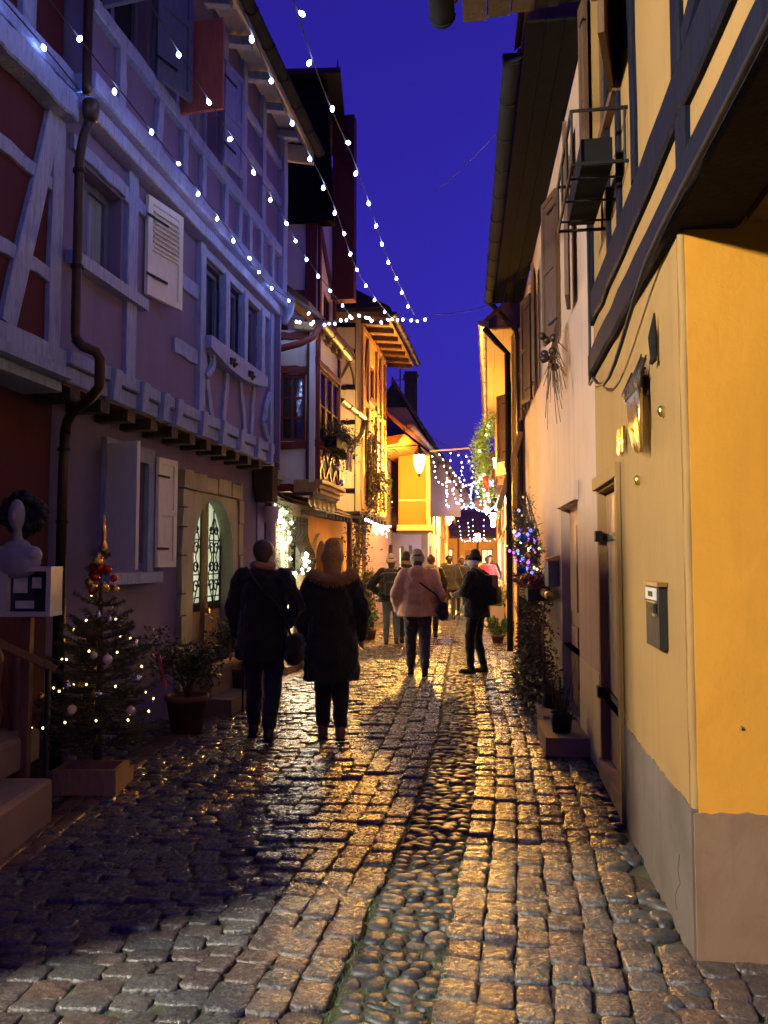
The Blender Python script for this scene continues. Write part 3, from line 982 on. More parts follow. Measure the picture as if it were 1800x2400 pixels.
for a, b in ((2.56, 2.98), (3.16, 3.58)):
    top = arch_leaf(a, b, 1.12)
    MB().prism(FA, top, -.12, -.112).build('pane', 'glass_lit_green', door)
    # lower wooden panel
    MB().fbox(FA, a, b, -.12, -.095, .60, 1.02).build('panel', 'wood_raw', door)
    # wrought-iron scrollwork in front of the pane
    mb = MB(); mid = (a + b) / 2
    for sg in (-1, 1):
        for zc, rr_ in ((1.30, .085), (1.52, .075), (1.74, .085), (1.95, .06)):
            sp = []
            for k in range(22):
                an = k / 21 * 2.6 * math.pi
                r = rr_ * (1 - .72 * k / 21)
                sp.append(FA.p(mid + sg * (.09 + r * math.cos(an) - .02), -.095, zc + r * math.sin(an)))
            mb.tube(sp, .009, 4)
        mb.tube([FA.p(mid + sg * .03, -.095, 1.12), FA.p(mid + sg * .17, -.095, 1.42), FA.p(mid + sg * .06, -.095, 1.64), FA.p(mid + sg * .15, -.095, 1.86), FA.p(mid + sg * .02, -.095, 2.1)], .008, 4)
    for zc in (1.18, 1.44, 1.84):
        mb.tube([FA.p(a + .01, -.098, zc), FA.p(b - .01, -.098, zc)], .010, 4)
    mb.tube([FA.p(mid, -.10, 1.12), FA.p(mid, -.10, 2.2)], .010, 4)
    mb.build('scrollwork', 'iron', door)
MB().fbox(FA, 3.03, 3.11, -.12, -.06, .44, 2.30).build('meeting_stile', 'wood_raw', door)
MB().fbox(FA, 3.00, 3.04, -.06, .0, 1.00, 1.06).build('handle', 'brass', door)
for k, (a, b, c, e) in enumerate(((2.3, 3.9, .55, .16), (2.38, 3.8, .30, .32))):
    MB().fbox(FA, a, b, -.3, c, 0.0, e if k == 0 else .42).build('step', 'step_stone', lil)
# stair rail in front of the door
rail = thing('stair_rail', FA.p(2.9, .5, 0), 'thin iron handrail beside the arched door with green glass', 'handrail')
MB().tube([FA.p(2.2, .62, 1.22), FA.p(2.5, .60, 1.16), FA.p(3.9, .60, .72), FA.p(4.0, .60, .6)], .014, 6).build('rail', 'iron', rail, True)
for s, z in ((2.5, 1.16), (3.1, .97), (3.85, .73)):
    MB().tube([FA.p(s, .60, 0), FA.p(s, .60, z)], .012, 6).build('post', 'iron', rail, True)
# jetty: joist ends, moulded fascia beams, underside
JZ = 2.86
MB().fbox(FA, -.45, 4.35, -.02, .30, JZ, JZ + .02).build('jetty_soffit', 'timber_brown', lil)
s = -.3
while s < 4.3:
    MB().beam(FA.p(s, -.05, JZ - .045), FA.p(s, .30, JZ - .045 + .0), Vector((FA.d[0], FA.d[1], 0)) * .065, (0, 0, .05), 2, .004).build('joist_end', 'timber_dark', lil)
    s += .42
fbeam(FA, -.46, 2.94, 4.36, 2.94, .12, .20, .33, LAV, lil, n=16, jit=.008)
fbeam(FA, -.46, 3.06, 4.36, 3.06, .11, .20, .36, LAV, lil, n=16, jit=.010)
for s in (.15, .62, 1.02, 1.30, 1.9, 2.45, 3.0, 3.6, 4.1):
    MB().beam(FA.p(s, .34, 2.86), FA.p(s, .36, 3.11), Vector((FA.d[0], FA.d[1], 0)) * .055, Vector((FA.n[0], FA.n[1], 0)) * .045, 2, .006).build('joist_block', LAV, lil)
# first floor
mb = MB(); wall_mesh(mb, FA, -.46, 4.34, 3.11, 4.9, .27, .2, [(-.33, .36, 3.86, 4.60), (2.02, 3.80, 3.92, 4.76)]); mb.build('first_floor_wall', 'plaster_lilac', lil)
w_ = window(FA, -.33, .36, 3.86, 4.60, .16, lil, 'shutter_blue', 'glass_curtain', 2, 1, .07)
MB().fbox(FA, -.42, .70, .27, .36, 3.76, 3.857).build('sill', LAV, w_)
fbeam(FA, .50, 3.11, .50, 4.88, .16, .26, .31, LAV, lil)
fbeam(FA, .36, 4.66, 1.0, 4.66, .11, .26, .305, LAV, lil)
fbeam(FA, -.40, 4.68, .42, 4.68, .11, .26, .303, LAV, lil)
shutter(FA, .74, .29, 3.93, 4.82, .50, 12, 'shutter_white', lil, slats=8)
fbeam(FA, 1.36, 3.66, 1.92, 3.66, .15, .26, .30, LAV, lil)
fbeam(FA, 1.36, 4.34, 1.92, 4.34, .15, .26, .30, LAV, lil)
fbeam(FA, 1.96, 3.11, 1.96, 4.88, .14, .26, .33, LAV, lil)
fbeam(FA, 4.26, 3.11, 4.26, 4.88, .17, .26, .34, LAV, lil)
# mullioned window group
for a, b in ((2.05, 2.56), (2.72, 3.16), (3.30, 3.76)):
    window(FA, a, b, 3.95, 4.74, .22, lil, 'shutter_blue', 'glass_dark', 1, 1, .045)
for s in (2.62, 3.22, 3.86):
    fbeam(FA, s, 3.90, s, 4.80, .12, .25, .34, LAV, lil)
fbeam(FA, 2.03, 4.82, 4.2, 4.82, .10, .26, .32, LAV, lil)
# carved, bowed sill board under the window group with two dark carved rosettes
up = [(2.0 + 1.85 * k / 10, 3.93) for k in range(11)]
lo = [(2.0 + 1.85 * k / 10, 3.80 - .10 * math.sin(math.pi * k / 10)) for k in range(11)]
sb = MB().strip(FA, up, lo, .27, .40).build('carved_sill', LAV, lil)
for s in (2.62, 3.22):
    mb = MB()
    for k in range(5):
        an = k / 5 * 6.28
        c = FA.p(s + .085 * math.cos(an), .405, 3.80 + .035 * math.sin(an))
        mb.ball(c, .035, 6, 4, .8, .8, .6)
    mb.ball(FA.p(s, .408, 3.80), .03, 6, 4)
    mb.build('rosette', 'timber_dark', sb, True)
for a, b in ((2.06, 2.30), (2.75, 2.62), (3.15, 3.35)):
    fbeam(FA, a, 3.76, b + .0, 3.11, .10, .26, .305, LAV, lil)
fbeam(FA, 3.65, 3.76, 3.55, 3.11, .10, .26, .302, LAV, lil)
cv = [FA.p(4.2 - .26 * math.sin(k / 8 * 3.14) * (1 if k < 4 else .7), .30, 3.14 + .65 * k / 8) for k in range(9)]
MB().tube(cv, .05, 6).build('curved_brace', LAV, lil)
cv = [FA.p(2.02 + .20 * math.sin(k / 8 * 3.14), .32, 3.50 + .40 * k / 8) for k in range(9)]
MB().tube(cv, .045, 6).build('curved_brace', LAV, lil)
# second jetty
fbeam(FA, -.46, 4.94, 4.42, 4.94, .12, .24, .42, LAV, lil, n=16, jit=.008)
fbeam(FA, -.46, 5.08, 4.42, 5.08, .15, .24, .50, LAV, lil, n=16, jit=.008)
MB().tube([FA.p(4.44, .42, 4.80), FA.p(4.46, .47, 4.95), FA.p(4.44, .5, 5.12), FA.p(4.40, .46, 5.2)], [.05, .08, .08, .04], 8).build('carved_beam_end', LAV, lil, True)
# second floor
mb = MB(); wall_mesh(mb, FA, -.46, 4.34, 5.15, 7.4, .42, .2, [(-.34, .48, 5.75, 7.0), (1.05, 2.0, 5.75, 7.0)]); mb.build('second_floor_wall', 'plaster_lilac', lil)
fbeam(FA, -.46, 5.68, 4.3, 5.68, .13, .41, .48, LAV, lil, n=14)
for s in (.0, .62, 1.18, 1.62, 2.22, 2.62, 3.0, 3.4, 3.85):
    fbeam(FA, s, 5.16, s + (.06 if s in (.62, 2.62) else 0), 5.62, .10, .41, .465, LAV, lil)
for s in (.62, 2.15, 2.75, 3.45):
    fbeam(FA, s, 5.745, s, 7.38, .13, .41, .47, LAV, lil)
fbeam(FA, 4.26, 5.16, 4.26, 7.4, .17, .40, .50, LAV, lil)
for a, b in ((2.82, 3.38), (3.52, 4.17)):
    fbeam(FA, a, 6.35, b, 6.35, .10, .41, .462, LAV, lil)
    fbeam(FA, a, 6.85, b, 6.85, .10, .41, .462, LAV, lil)
window(FA, -.34, .48, 5.75, 7.0, .32, lil, 'shutter_blue', 'glass_dark', 2, 2, .06)
window(FA, 1.05, 2.0, 5.75, 7.0, .32, lil, LAV, 'glass_curtain', 2, 1, .07)
shutter(FA, -.36, .47, 5.72, 7.1, .42, 96, 'shutter_blue', lil)
shutter(FA, .50, .47, 5.72, 7.1, .42, 20, 'shutter_blue', lil)
shutter(FA, 1.0, .47, 5.70, 6.56, .42, 88, 'shutter_red', lil, hinge=-1)
shutter(FA, 2.04, .47, 5.80, 6.9, .40, 10, LAV, lil)
# eaves: boarded soffit with rafter feet, fascia, half-round gutter
for k in range(3):
    a, b = .44 + k * .105, .44 + k * .105 + .101
    z = 7.36 - k * .02
    MB().fbox(FA, -.46, 4.48, a, b, z - .02, z).build('soffit_board', 'soffit_cream', lil)
s = -.2
while s < 4.5:
    MB().beam(FA.p(s, .40, 7.28), FA.p(s, .70, 7.22), Vector((FA.d[0], FA.d[1], 0)) * .05, (0, 0, .05), 2, .003).build('rafter_foot', LAV, lil)
    s += .62
MB().beam(FA.p(4.52, .3, 7.25), FA.p(4.52, .80, 7.14), Vector((FA.d[0], FA.d[1], 0)) * .03, (0, 0, .12), 2, .002).build('verge_board', 'soffit_cream', lil)
MB().fbox(FA, -.46, 4.49, .76, .785, 7.16, 7.30).build('fascia', 'soffit_cream', lil)
gutter(FA, -.46, 4.62, .865, 7.24, .07, 'zinc', lil)
MB().hexa([FA.p(-.5, .82, 7.36), FA.p(4.5, .82, 7.36), FA.p(4.5, -2.4, 10.1), FA.p(-.5, -2.4, 10.1), FA.p(-.5, .82, 7.43), FA.p(4.5, .82, 7.43), FA.p(4.5, -2.4, 10.2), FA.p(-.5, -2.4, 10.2)]).build('roof', 'roof_far', lil)
# end wall of the upper floors, facing down the street
mb = MB(); mb.hexa([FA.p(4.30, .05, 2.9), FA.p(4.345, .05, 2.9), FA.p(4.345, .42, 2.9), FA.p(4.30, .42, 2.9), FA.p(4.30, -3, 7.4), FA.p(4.345, -3, 7.4), FA.p(4.345, .42, 7.4), FA.p(4.30, .42, 7.4)])
mb.build('end_wall', 'plaster_lilac', lil)

# ------------------------------------------------------------------ left: pale green house with the oxblood oriel
OX = 'timber_oxblood'
def cross_frame(y, x0):
    """a frame for a wall that faces the camera at depth y: s runs to the right from x0, d towards the camera"""
    f = Frame(x0, y, 0, 1)
    f.d = (1, 0); f.n = (0, -1)
    return f
grn = thing('oriel_house', FA.p(5.8, 0, 0), 'narrow pale green house with a dark red timber oriel, past the lilac house', 'house')
mb = MB(); wall_mesh(mb, FA, 4.925, 7.32, 0, 2.72, 0, .3, [(5.06, 5.78, .12, 2.22), (6.22, 7.12, 1.42, 2.26)]); mb.build('wall', 'plaster_green', grn)
dr = MB().fbox(FA, 5.06, 5.78, -.2, -.15, .12, 2.22).build('door', 'timber_dark', grn)
for z0, z1 in ((.3, 1.0), (1.1, 2.0)):
    MB().fbox(FA, 5.16, 5.68, -.15, -.135, z0, z1).build('panel', 'timber_brown', dr)
MB().fbox(FA, 5.0, 5.85, -.2, .35, 0, .12).build('step', 'step_stone', grn)
window(FA, 6.22, 7.12, 1.42, 2.26, -.16, grn, 'timber_black', 'glass_dark', 2, 2, .05)
gl = MB()
for k in range(11):
    s = 6.25 + .84 * k / 10
    gl.tube([FA.p(s, .05, 2.30), FA.p(s, .05, 2.05), FA.p(s, .08, 1.9), FA.p(s, .17, 1.72), FA.p(s, .20, 1.58), FA.p(s, .16, 1.45), FA.p(s, .05, 1.38)], .010, 5)
gr_ = gl.build('window_grille', 'iron', grn)
for z, d in ((2.2, .055), (1.62, .20), (1.40, .08)):
    MB().tube([FA.p(6.22, d, z), FA.p(7.12, d, z)], .012, 5).build('rail', 'iron', gr_)
# sandstone corbel and post between the houses
MB().fbox(FA, 4.40, 4.62, .06, .30, 2.38, 2.86).build('corbel', 'timber_dark', lil)
MB().lathe(FA.p(4.78, .16, 0), [(.09, 0), (.075, .12), (.07, 2.1), (.09, 2.14), (.12, 2.26), (.12, 2.34)], 10).build('column', 'plaster_lavender', lil, True)
MB().fbox(FA, 4.93, 5.045, .004, .12, 0, 2.7).build('door_post', OX, grn)
# mock sandstone moulding over the door
for k in range(3):
    MB().fbox(FA, 4.45, 5.2, .02, .10 + .06 * k, 2.60 + .07 * k, 2.665 + .07 * k).build('moulding', 'stone_frame', grn)
# strip of half-timbering in line with the street
mb = MB(); wall_mesh(mb, FA, 4.36, 5.2, 2.86, 4.95, .10, .2); mb.build('infill', 'plaster_white', grn)
for a, b, c, e in ((4.42, 2.9, 4.42, 4.9), (5.14, 2.9, 5.14, 4.9), (4.46, 4.7, 5.1, 3.75), (4.46, 2.95, 5.1, 3.6)):
    fbeam(FA, a, b, c, e, .11, .09, .15, OX, grn)
fbeam(FA, 4.48, 3.68, 5.08, 3.68, .10, .09, .145, OX, grn)
# oriel: cheek facing the camera
CH = cross_frame(11.0, -1.62)
mb = MB(); wall_mesh(mb, CH, 0, .60, 2.70, 4.95, -.02, .05, [(.10, .48, 3.32, 4.30)]); mb.build('oriel_cheek', 'plaster_white', grn)
window(CH, .10, .48, 3.32, 4.30, -.04, grn, OX, 'glass_dark', 2, 3, .05)
for a, b, c, e, w in ((.04, 2.6, .04, 4.9, .10), (.60, 2.58, .60, 4.95, .20)):
    fbeam(CH, a, b, c, e, w, -.06, .03, OX, grn)
for z in (2.64, 3.26, 4.36, 4.86):
    fbeam(CH, .09, z, .50, z, .11, -.06, .02, OX, grn)
# oriel: street face
OD = .66
mb = MB(); wall_mesh(mb, FA, 5.2, 6.72, 2.72, 4.9, OD, .08, [(5.34, 6.60, 3.34, 4.42)]); mb.build('oriel_front', 'plaster_white', grn)
for k in range(3):
    a = 5.34 + .42 * k
    window(FA, a, a + .415, 3.34, 4.42, OD + .03, grn, OX, 'glass_dark', 1, 2, .045)
for z, d in ((3.29, .07), (4.48, .05)):
    fbeam(FA, 5.22, z, 6.72, z, .10, OD - .02, OD + d, OX, grn)
fbeam(FA, 6.70, 2.72, 6.70, 4.9, .10, OD - .02, OD + .04, OX, grn)
for k in range(3):
    a = 5.36 + .44 * k
    fbeam(FA, a, 2.80, a + .40, 3.22, .07, OD - .02, OD + .03, OX, grn)
    fbeam(FA, a + .40, 2.80, a, 3.22, .07, OD - .02, OD + .027, OX, grn)
for k, (z, d) in enumerate(((2.60, .04), (2.665, .08), (2.73, .12))):
    fbeam(FA, 5.2, z, 6.76, z, .06, OD - .3, OD + d, 'timber_ochre', grn, name='moulding')
MB().fbox(FA, 5.16, 6.7, .0, OD, 2.52, 2.57).build('oriel_floor', 'timber_dark', grn)
for k in range(6):
    s = 5.2 + k * .28
    MB().lathe(FA.p(s + .05, OD - .05, 2.48), [(.0, -.12), (.035, -.08), (.045, -.02), (.03, .04)], 8).build('pendant', 'timber_ochre', grn, True)
# tiled pent roof over the ground floor
def tiles(fr, s0, s1, d0, z0, d1, z1, parent, tw=.17, tl=.16, mat='roof_tile', under=True):
    """lapped tiles from the eave (d0, z0) up to (d1, z1)"""
    L = math.hypot(d1 - d0, z1 - z0); rows = max(1, int(L / tl)); cols = max(1, int((s1 - s0) / tw))
    if under:
        MB().hexa([fr.p(s0, d0, z0 - .03), fr.p(s1, d0, z0 - .03), fr.p(s1, d1, z1 - .03), fr.p(s0, d1, z1 - .03),
                   fr.p(s0, d0, z0 - .005), fr.p(s1, d0, z0 - .005), fr.p(s1, d1, z1 - .005), fr.p(s0, d1, z1 - .005)]).build('roof_boarding', 'timber_dark', parent)
    mes = {}
    for r in range(rows):
        for c in range(cols):
            u0, u1 = r / rows, min(1.0, (r + 1.25) / rows)
            a = s0 + (s1 - s0) * (c + (.0 if r % 2 else .0)) / cols; b = a + (s1 - s0) / cols - .006
            dz = RND.uniform(0, .008)
            P = lambda s, u, h: fr.p(s, d0 + (d1 - d0) * u, z0 + (z1 - z0) * u + h)
            mb = MB(); mb.hexa([P(a, u0, .012 + dz), P(b, u0, .012 + dz), P(b, u1, .002), P(a, u1, .002), P(a, u0, .032 + dz), P(b, u0, .032 + dz), P(b, u1, .014), P(a, u1, .014)])
            mb.build('tile', mat, parent)
pr = MB().fbox(FA, 5.0, 9.2, .0, .05, 2.50, 2.56).build('pent_roof', 'timber_dark', grn)
tiles(FA, 4.98, 9.1, .42, 2.42, .02, 2.62, pr, .26, .2)
for k in range(9):
    s = 6.9 + k * .28
    MB().beam(FA.p(s, .0, 2.40), FA.p(s, .36, 2.36), Vector((FA.d[0], FA.d[1], 0)) * .03, (0, 0, .035), 1, 0).build('rafter_foot', 'timber_dark', grn)
# main roof and gutter
MB().hexa([FA.p(4.4, .78, 5.0), FA.p(6.9, .88, 5.0), FA.p(6.9, -2.5, 7.6), FA.p(4.4, -2.5, 7.6), FA.p(4.4, .78, 5.08), FA.p(6.9, .88, 5.08), FA.p(6.9, -2.5, 7.7), FA.p(4.4, -2.5, 7.7)]).build('roof', 'roof_tile', grn)
gutter(FA, 4.9, 7.0, .80, 4.98, .075, 'copper', grn)
MB().tube([FA.p(4.95, .8, 4.93), FA.p(4.95, .72, 4.75), FA.p(4.95, .5, 4.66), FA.p(4.95, .2, 4.6)], .05, 8).build('pipe', OX, grn, True)
for k in range(5):
    s = 5.05 + k * .4
    MB().beam(FA.p(s, .4, 4.96), FA.p(s, .74, 4.92), Vector((FA.d[0], FA.d[1], 0)) * .05, (0, 0, .06), 1, 0).build('rafter_foot', 'timber_ochre', grn)

# ------------------------------------------------------------------ left: tall gabled house behind the oriel
tal = thing('tall_gabled_house', FA.p(8.2, 0, 0), 'tall dark gabled house rising above the oriel, with white infill and red-brown posts', 'house')
CC = cross_frame(13.0, -4.2)
mb = MB(); wall_mesh(mb, CC, 0, 3.02, 4.0, 7.45, 0, .1); mb.build('side_wall', 'plaster_white', tal)
fbeam(CC, 2.94, 3.9, 2.94, 7.5, .20, -.02, .05, OX, tal)
fbeam(CC, 2.05, 7.4, 2.62, 5.0, .12, -.02, .04, 'timber_dark', tal)
fbeam(CC, 1.3, 6.18, 2.83, 6.18, .13, -.02, .045, 'timber_dark', tal)
fbeam(CC, 1.3, 4.9, 2.83, 4.9, .13, -.02, .045, 'timber_dark', tal)
fbeam(CC, 2.02, 4.0, 2.02, 7.4, .12, -.02, .043, 'timber_dark', tal)
# weatherboarded gable, each board its own piece
for k in range(13):
    z = 7.42 + k * .2
    hw = 3.34 - .012 * k
    MB().hexa([CC.p(.2, -.1, z), CC.p(hw, -.1, z), CC.p(hw, .14, z), CC.p(.2, .14, z), CC.p(.2, -.1, z + .215), CC.p(hw, -.1, z + .215), CC.p(hw, .12, z + .215), CC.p(.2, .12, z + .215)]).build('weatherboard', 'timber_black', tal)
mb = MB(); wall_mesh(mb, FA, 7.25, 8.55, 2.72, 9.0, .16, .1, [(7.7, 8.3, 5.4, 6.4)]); mb.build('street_wall', 'plaster_white', tal)
window(FA, 7.7, 8.3, 5.4, 6.4, .12, tal, OX, 'glass_dark', 2, 2, .05)
for s in (7.32, 8.46):
    fbeam(FA, s, 4.4, s, 9.0, .12, .15, .21, OX, tal)
fbeam(FA, 7.4, 7.4, 8.34, 6.5, .16, .15, .20, 'timber_brown', tal)
fbeam(FA, 7.4, 4.9, 8.4, 4.9, .12, .15, .205, OX, tal)
MB().fbox(FA, 8.32, 8.56, .17, .58, 6.45, 10.0).build('boarded_bay', OX, tal)
MB().hexa([CC.p(-.5, -2.4, 9.85), CC.p(3.45, -2.4, 9.95), CC.p(3.45, .3, 9.95), CC.p(-.5, .3, 9.85), CC.p(-.5, -2.4, 10.0), CC.p(3.45, -2.4, 10.1), CC.p(3.45, .3, 10.05), CC.p(-.5, .3, 9.95)]).build('roof', 'roof_dark', tal)
MB().lathe((-.82, 13.1, 10.0), [(.04, 0), (.05, .08), (.02, .3), (.0, .5)], 6).build('finial', 'iron', tal)
# lean-to eave in front of it
P0, P1 = Vector((-.82, 13.0, 4.44)), Vector((-.44, 14.75, 4.18))
LT = Frame(P0.x, P0.y, (P1.x - P0.x) / (P1.y - P0.y), 1)
gutter(LT, 0, 1.8, 0.06, 4.36, .075, 'copper', tal)
MB().tube([LT.p(1.78, .06, 4.30), LT.p(1.82, .0, 4.05), LT.p(1.8, -.1, 3.9), LT.p(1.7, -.5, 3.78)], .05, 8).build('pipe', 'copper', tal, True)
MB().hexa([LT.p(0, .04, 4.36), LT.p(1.8, .04, 4.36), LT.p(1.8, -.12, 4.45), LT.p(0, -.12, 4.45), LT.p(0, .04, 4.42), LT.p(1.8, .04, 4.42), LT.p(1.8, -.12, 4.50), LT.p(0, -.12, 4.50)]).build('lean_to_roof', 'roof_tile', tal)

# ------------------------------------------------------------------ left: ochre house with dark frame and deep eaves
och = thing('ochre_house', FA.p(10.6, 0, 0), 'ochre half-timbered house lit orange, with black framed end wall and deep eaves, centre left', 'house')
mb = MB(); wall_mesh(mb, FA, 7.325, 12.1, 0, 2.72, 0, .3, [(7.68, 8.46, .1, 1.98), (9.3, 10.1, .1, 2.05), (10.55, 11.35, .1, 2.0)]); mb.build('wall', 'plaster_ochre', och)
def arched(fr, s0, s1, z0, zs, parent, mat, stone, lit=None, th=.08):
    c = (s0 + s1) / 2; r = (s1 - s0) / 2
    a_in = [(s0, z0)] + [(c - r * math.cos(math.pi * k / 10), zs + r * .95 * math.sin(math.pi * k / 10)) for k in range(11)] + [(s1, z0)]
    a_out = [(s0 - .12, z0)] + [(c - (r + .13) * math.cos(math.pi * k / 10), zs + (r * .95 + .13) * math.sin(math.pi * k / 10)) for k in range(11)] + [(s1 + .12, z0)]
    MB().strip(fr, a_out, a_in, -.02, .05).build('door_arch', stone, parent)
    # fill between the square opening and the arch
    top = zs + r * .95 + .02
    for sg in (0, 1):
        q = a_in[1:7] if sg == 0 else a_in[6:12]
        poly = ([(s0, top)] + q + [(c, top)]) if sg == 0 else ([(c, top)] + q + [(s1, top)])
        MB().prism(fr, poly, -.12, -.01).build('spandrel', stone, parent)
    d = MB().prism(fr, [(s0 - .005, z0)] + a_in[1:-1] + [(s1 + .005, z0)], -.2, -.14).build('door', mat, parent)
    if lit:
        MB().prism(fr, [(s0 + .12, z0 + .9)] + [(c - (r - .1) * math.cos(math.pi * k / 8), zs + (r - .1) * .9 * math.sin(math.pi * k / 8)) for k in range(9)] + [(s1 - .12, z0 + .9)], -.14, -.13).build('pane', lit, d)
    return d
arched(FA, 7.68, 8.46, .1, 1.58, och, 'wood_door', 'plaster_cream')
arched(FA, 10.55, 11.35, .1, 1.6, och, 'wood_door', 'plaster_cream', 'glass_lit_warm')
d_ = MB().fbox(FA, 9.3, 10.1, -.2, -.15, .1, 2.05).build('door', OX, och)
MB().fbox(FA, 9.42, 9.98, -.15, -.14, .7, 1.9).build('pane', 'glass_lit_warm', d_)
DE = cross_frame(15.0, -1.02)
mb = MB(); wall_mesh(mb, DE, -1.5, .55, 2.55, 6.35, 0, .1); mb.build('end_wall', 'plaster_cream', och)
for s in (.02, .50):
    fbeam(DE, s, 2.55, s, 6.3, .11, -.02, .05, 'timber_black', och)
for z in (6.25, 5.72, 5.0, 4.3, 3.62, 2.95):
    fbeam(DE, .075, z, .445, z, .085, -.02, .045, 'timber_black', och)
fbeam(DE, .09, 5.05, .43, 5.68, .05, -.02, .04, 'timber_brown', och)
fbeam(DE, .43, 5.05, .30, 5.68, .035, -.02, .04, 'timber_brown', och)
D2 = .53
mb = MB(); wall_mesh(mb, FA, 9.24, 12.1, 2.55, 6.35, D2, .1, [(10.2, 10.75, 5.0, 5.7), (10.3, 11.0, 3.3, 4.3)]); mb.build('street_wall', 'plaster_ochre', och)
window(FA, 10.2, 10.75, 5.0, 5.7, D2 - .03, och, 'timber_brown', 'glass_dark', 2, 1, .05, sill=.08)
window(FA, 10.3, 11.0, 3.3, 4.3, D2 - .03, och, 'timber_brown', 'glass_dark', 2, 2, .05, sill=.08)
for s in (9.34, 9.95, 10.95, 11.5, 12.03):
    fbeam(FA, s, 2.6, s, 6.3, .12, D2 - .02, D2 + .05, 'timber_ochre', och)
for z in (2.62, 4.75, 6.2):
    fbeam(FA, 9.4, z, 12.0, z, .11, D2 - .02, D2 + .045, 'timber_ochre', och)
for a, b, c, e in ((9.4, 4.8, 9.9, 6.1), (11.0, 4.8, 11.45, 6.1), (9.4, 2.7, 9.9, 4.6), (11.56, 4.6, 12.0, 2.7)):
    fbeam(FA, a, b, c, e, .09, D2 - .02, D2 + .04, 'timber_brown', och)
# eaves
for k in range(5):
    a = D2 + .02 + k * .115
    MB().fbox(FA, 9.15, 12.95, a, a + .11, 6.36 - k * .012, 6.385 - k * .012).build('soffit_board', 'timber_ochre', och)
for k in range(7):
    s = 9.3 + k * .58
    MB().beam(FA.p(s, D2 - .05, 6.32), FA.p(s, D2 + .56, 6.27), Vector((FA.d[0], FA.d[1], 0)) * .045, (0, 0, .05), 1, 0).build('rafter_foot', 'timber_brown', och)
gutter(FA, 9.1, 13.1, D2 + .66, 6.42, .075, 'copper', och)
MB().hexa([DE.p(-1.6, .15, 6.36), DE.p(1.05, .15, 6.36), DE.p(1.15, -.02, 6.36), DE.p(-1.6, -.02, 6.36), DE.p(-1.6, .15, 6.48), DE.p(1.05, .15, 6.48), DE.p(1.15, -.02, 6.48), DE.p(-1.6, -.02, 6.48)]).build('eave_board', 'timber_ochre', och)
MB().add([FA.p(9.0, D2 + .62, 6.5), FA.p(13.0, D2 + .62, 6.5), FA.p(12.2, -1.5, 8.2), FA.p(9.9, -1.5, 8.2), FA.p(9.0, -3.5, 6.5), FA.p(13.0, -3.5, 6.5)], [(0, 1, 2, 3), (0, 3, 4), (1, 5, 2), (3, 2, 5, 4), (0, 4, 5, 1)]).build('roof', 'roof_dark', och)
# jetty underside and joists
MB().fbox(FA, 9.2, 12.1, 0, D2, 2.50, 2.545).build('jetty_soffit', 'timber_dark', och)
for k in range(8):
    s = 9.3 + k * .4
    MB().beam(FA.p(s, .0, 2.45), FA.p(s, D2 + .04, 2.45), Vector((FA.d[0], FA.d[1], 0)) * .05, (0, 0, .045), 1, 0).build('joist_end', 'timber_dark', och)
MB().lathe(FA.p(9.32, .30, 0), [(.07, 0), (.06, .4), (.05, 2.5)], 8).build('post', 'timber_brown', och, True)

# ------------------------------------------------------------------ left: orange-lit house with the boxy bay
FE = Frame(-.42, 17.85, 0.19, 1)
org = thing('bay_house', FE.p(4, 0, 0), 'orange lit plastered house with a boxy bay window behind the street lamp, middle distance left', 'house')
mb = MB(); wall_mesh(mb, FE, 0, 9.3, 0, 5.0, 0, .3, [(2.9, 3.5, .1, 2.0), (4.6, 5.4, .9, 2.0), (6.4, 7.1, .1, 2.05), (.6, 1.2, 3.2, 4.2)]); mb.build('wall', 'plaster_dusk', org)
window(FE, 4.6, 5.4, .9, 2.0, -.05, org, 'timber_brown', 'glass_lit_warm', 2, 2, .06)
window(FE, .6, 1.2, 3.2, 4.2, -.05, org, 'timber_brown', 'glass_dark', 2, 2, .06)
MB().fbox(FE, 2.9, 3.5, -.2, -.15, .1, 2.0).build('door', 'timber_black', org)
MB().fbox(FE, 6.4, 7.1, -.2, -.15, .1, 2.05).build('door', 'plaster_teal', org)
BY = cross_frame(20.0, .38)
mb = MB(); wall_mesh(mb, BY, 0, .82, 2.52, 4.35, 0, .1); mb.build('bay_cheek', 'plaster_bay', org)
fbeam(BY, .0, 3.15, .72, 3.15, .05, -.02, .03, 'timber_ochre', org)
fbeam(BY, .77, 2.5, .77, 4.3, .10, -.02, .05, 'timber_ochre', org)
MB().box(.34, 1.28, 19.96, 23.5, 2.36, 2.51).build('bay_floor', 'timber_ochre', org)
MB().box(1.12, 1.2, 20.02, 23.4, 2.52, 4.35).build('bay_front', 'plaster_white', org)
for k in range(4):
    MB().box(1.2, 1.23, 20.3 + k * .8, 20.85 + k * .8, 3.1, 4.1).build('shutter', 'shutter_white', org)
MB().hexa([FE.p(-.1, .95, 4.55), FE.p(9.4, 1.0, 4.9), FE.p(9.4, -.4, 5.9), FE.p(-.1, -.4, 5.75), FE.p(-.1, .95, 4.66), FE.p(9.4, 1.0, 5.0), FE.p(9.4, -.4, 6.0), FE.p(-.1, -.4, 5.9)]).build('lower_roof', 'roof_tile', org)
MB().hexa([FE.p(0, .1, 4.2), FE.p(9.2, .1, 4.4), FE.p(9.2, .75, 4.5), FE.p(0, .75, 4.3), FE.p(0, .1, 4.4), FE.p(9.2, .1, 4.6), FE.p(9.2, .9, 4.86), FE.p(0, .9, 4.52)]).build('eave_box', 'plaster_bay', org)
gutter(FE, -.1, 9.4, 1.05, 4.72, .08, 'copper', org, 1.2)

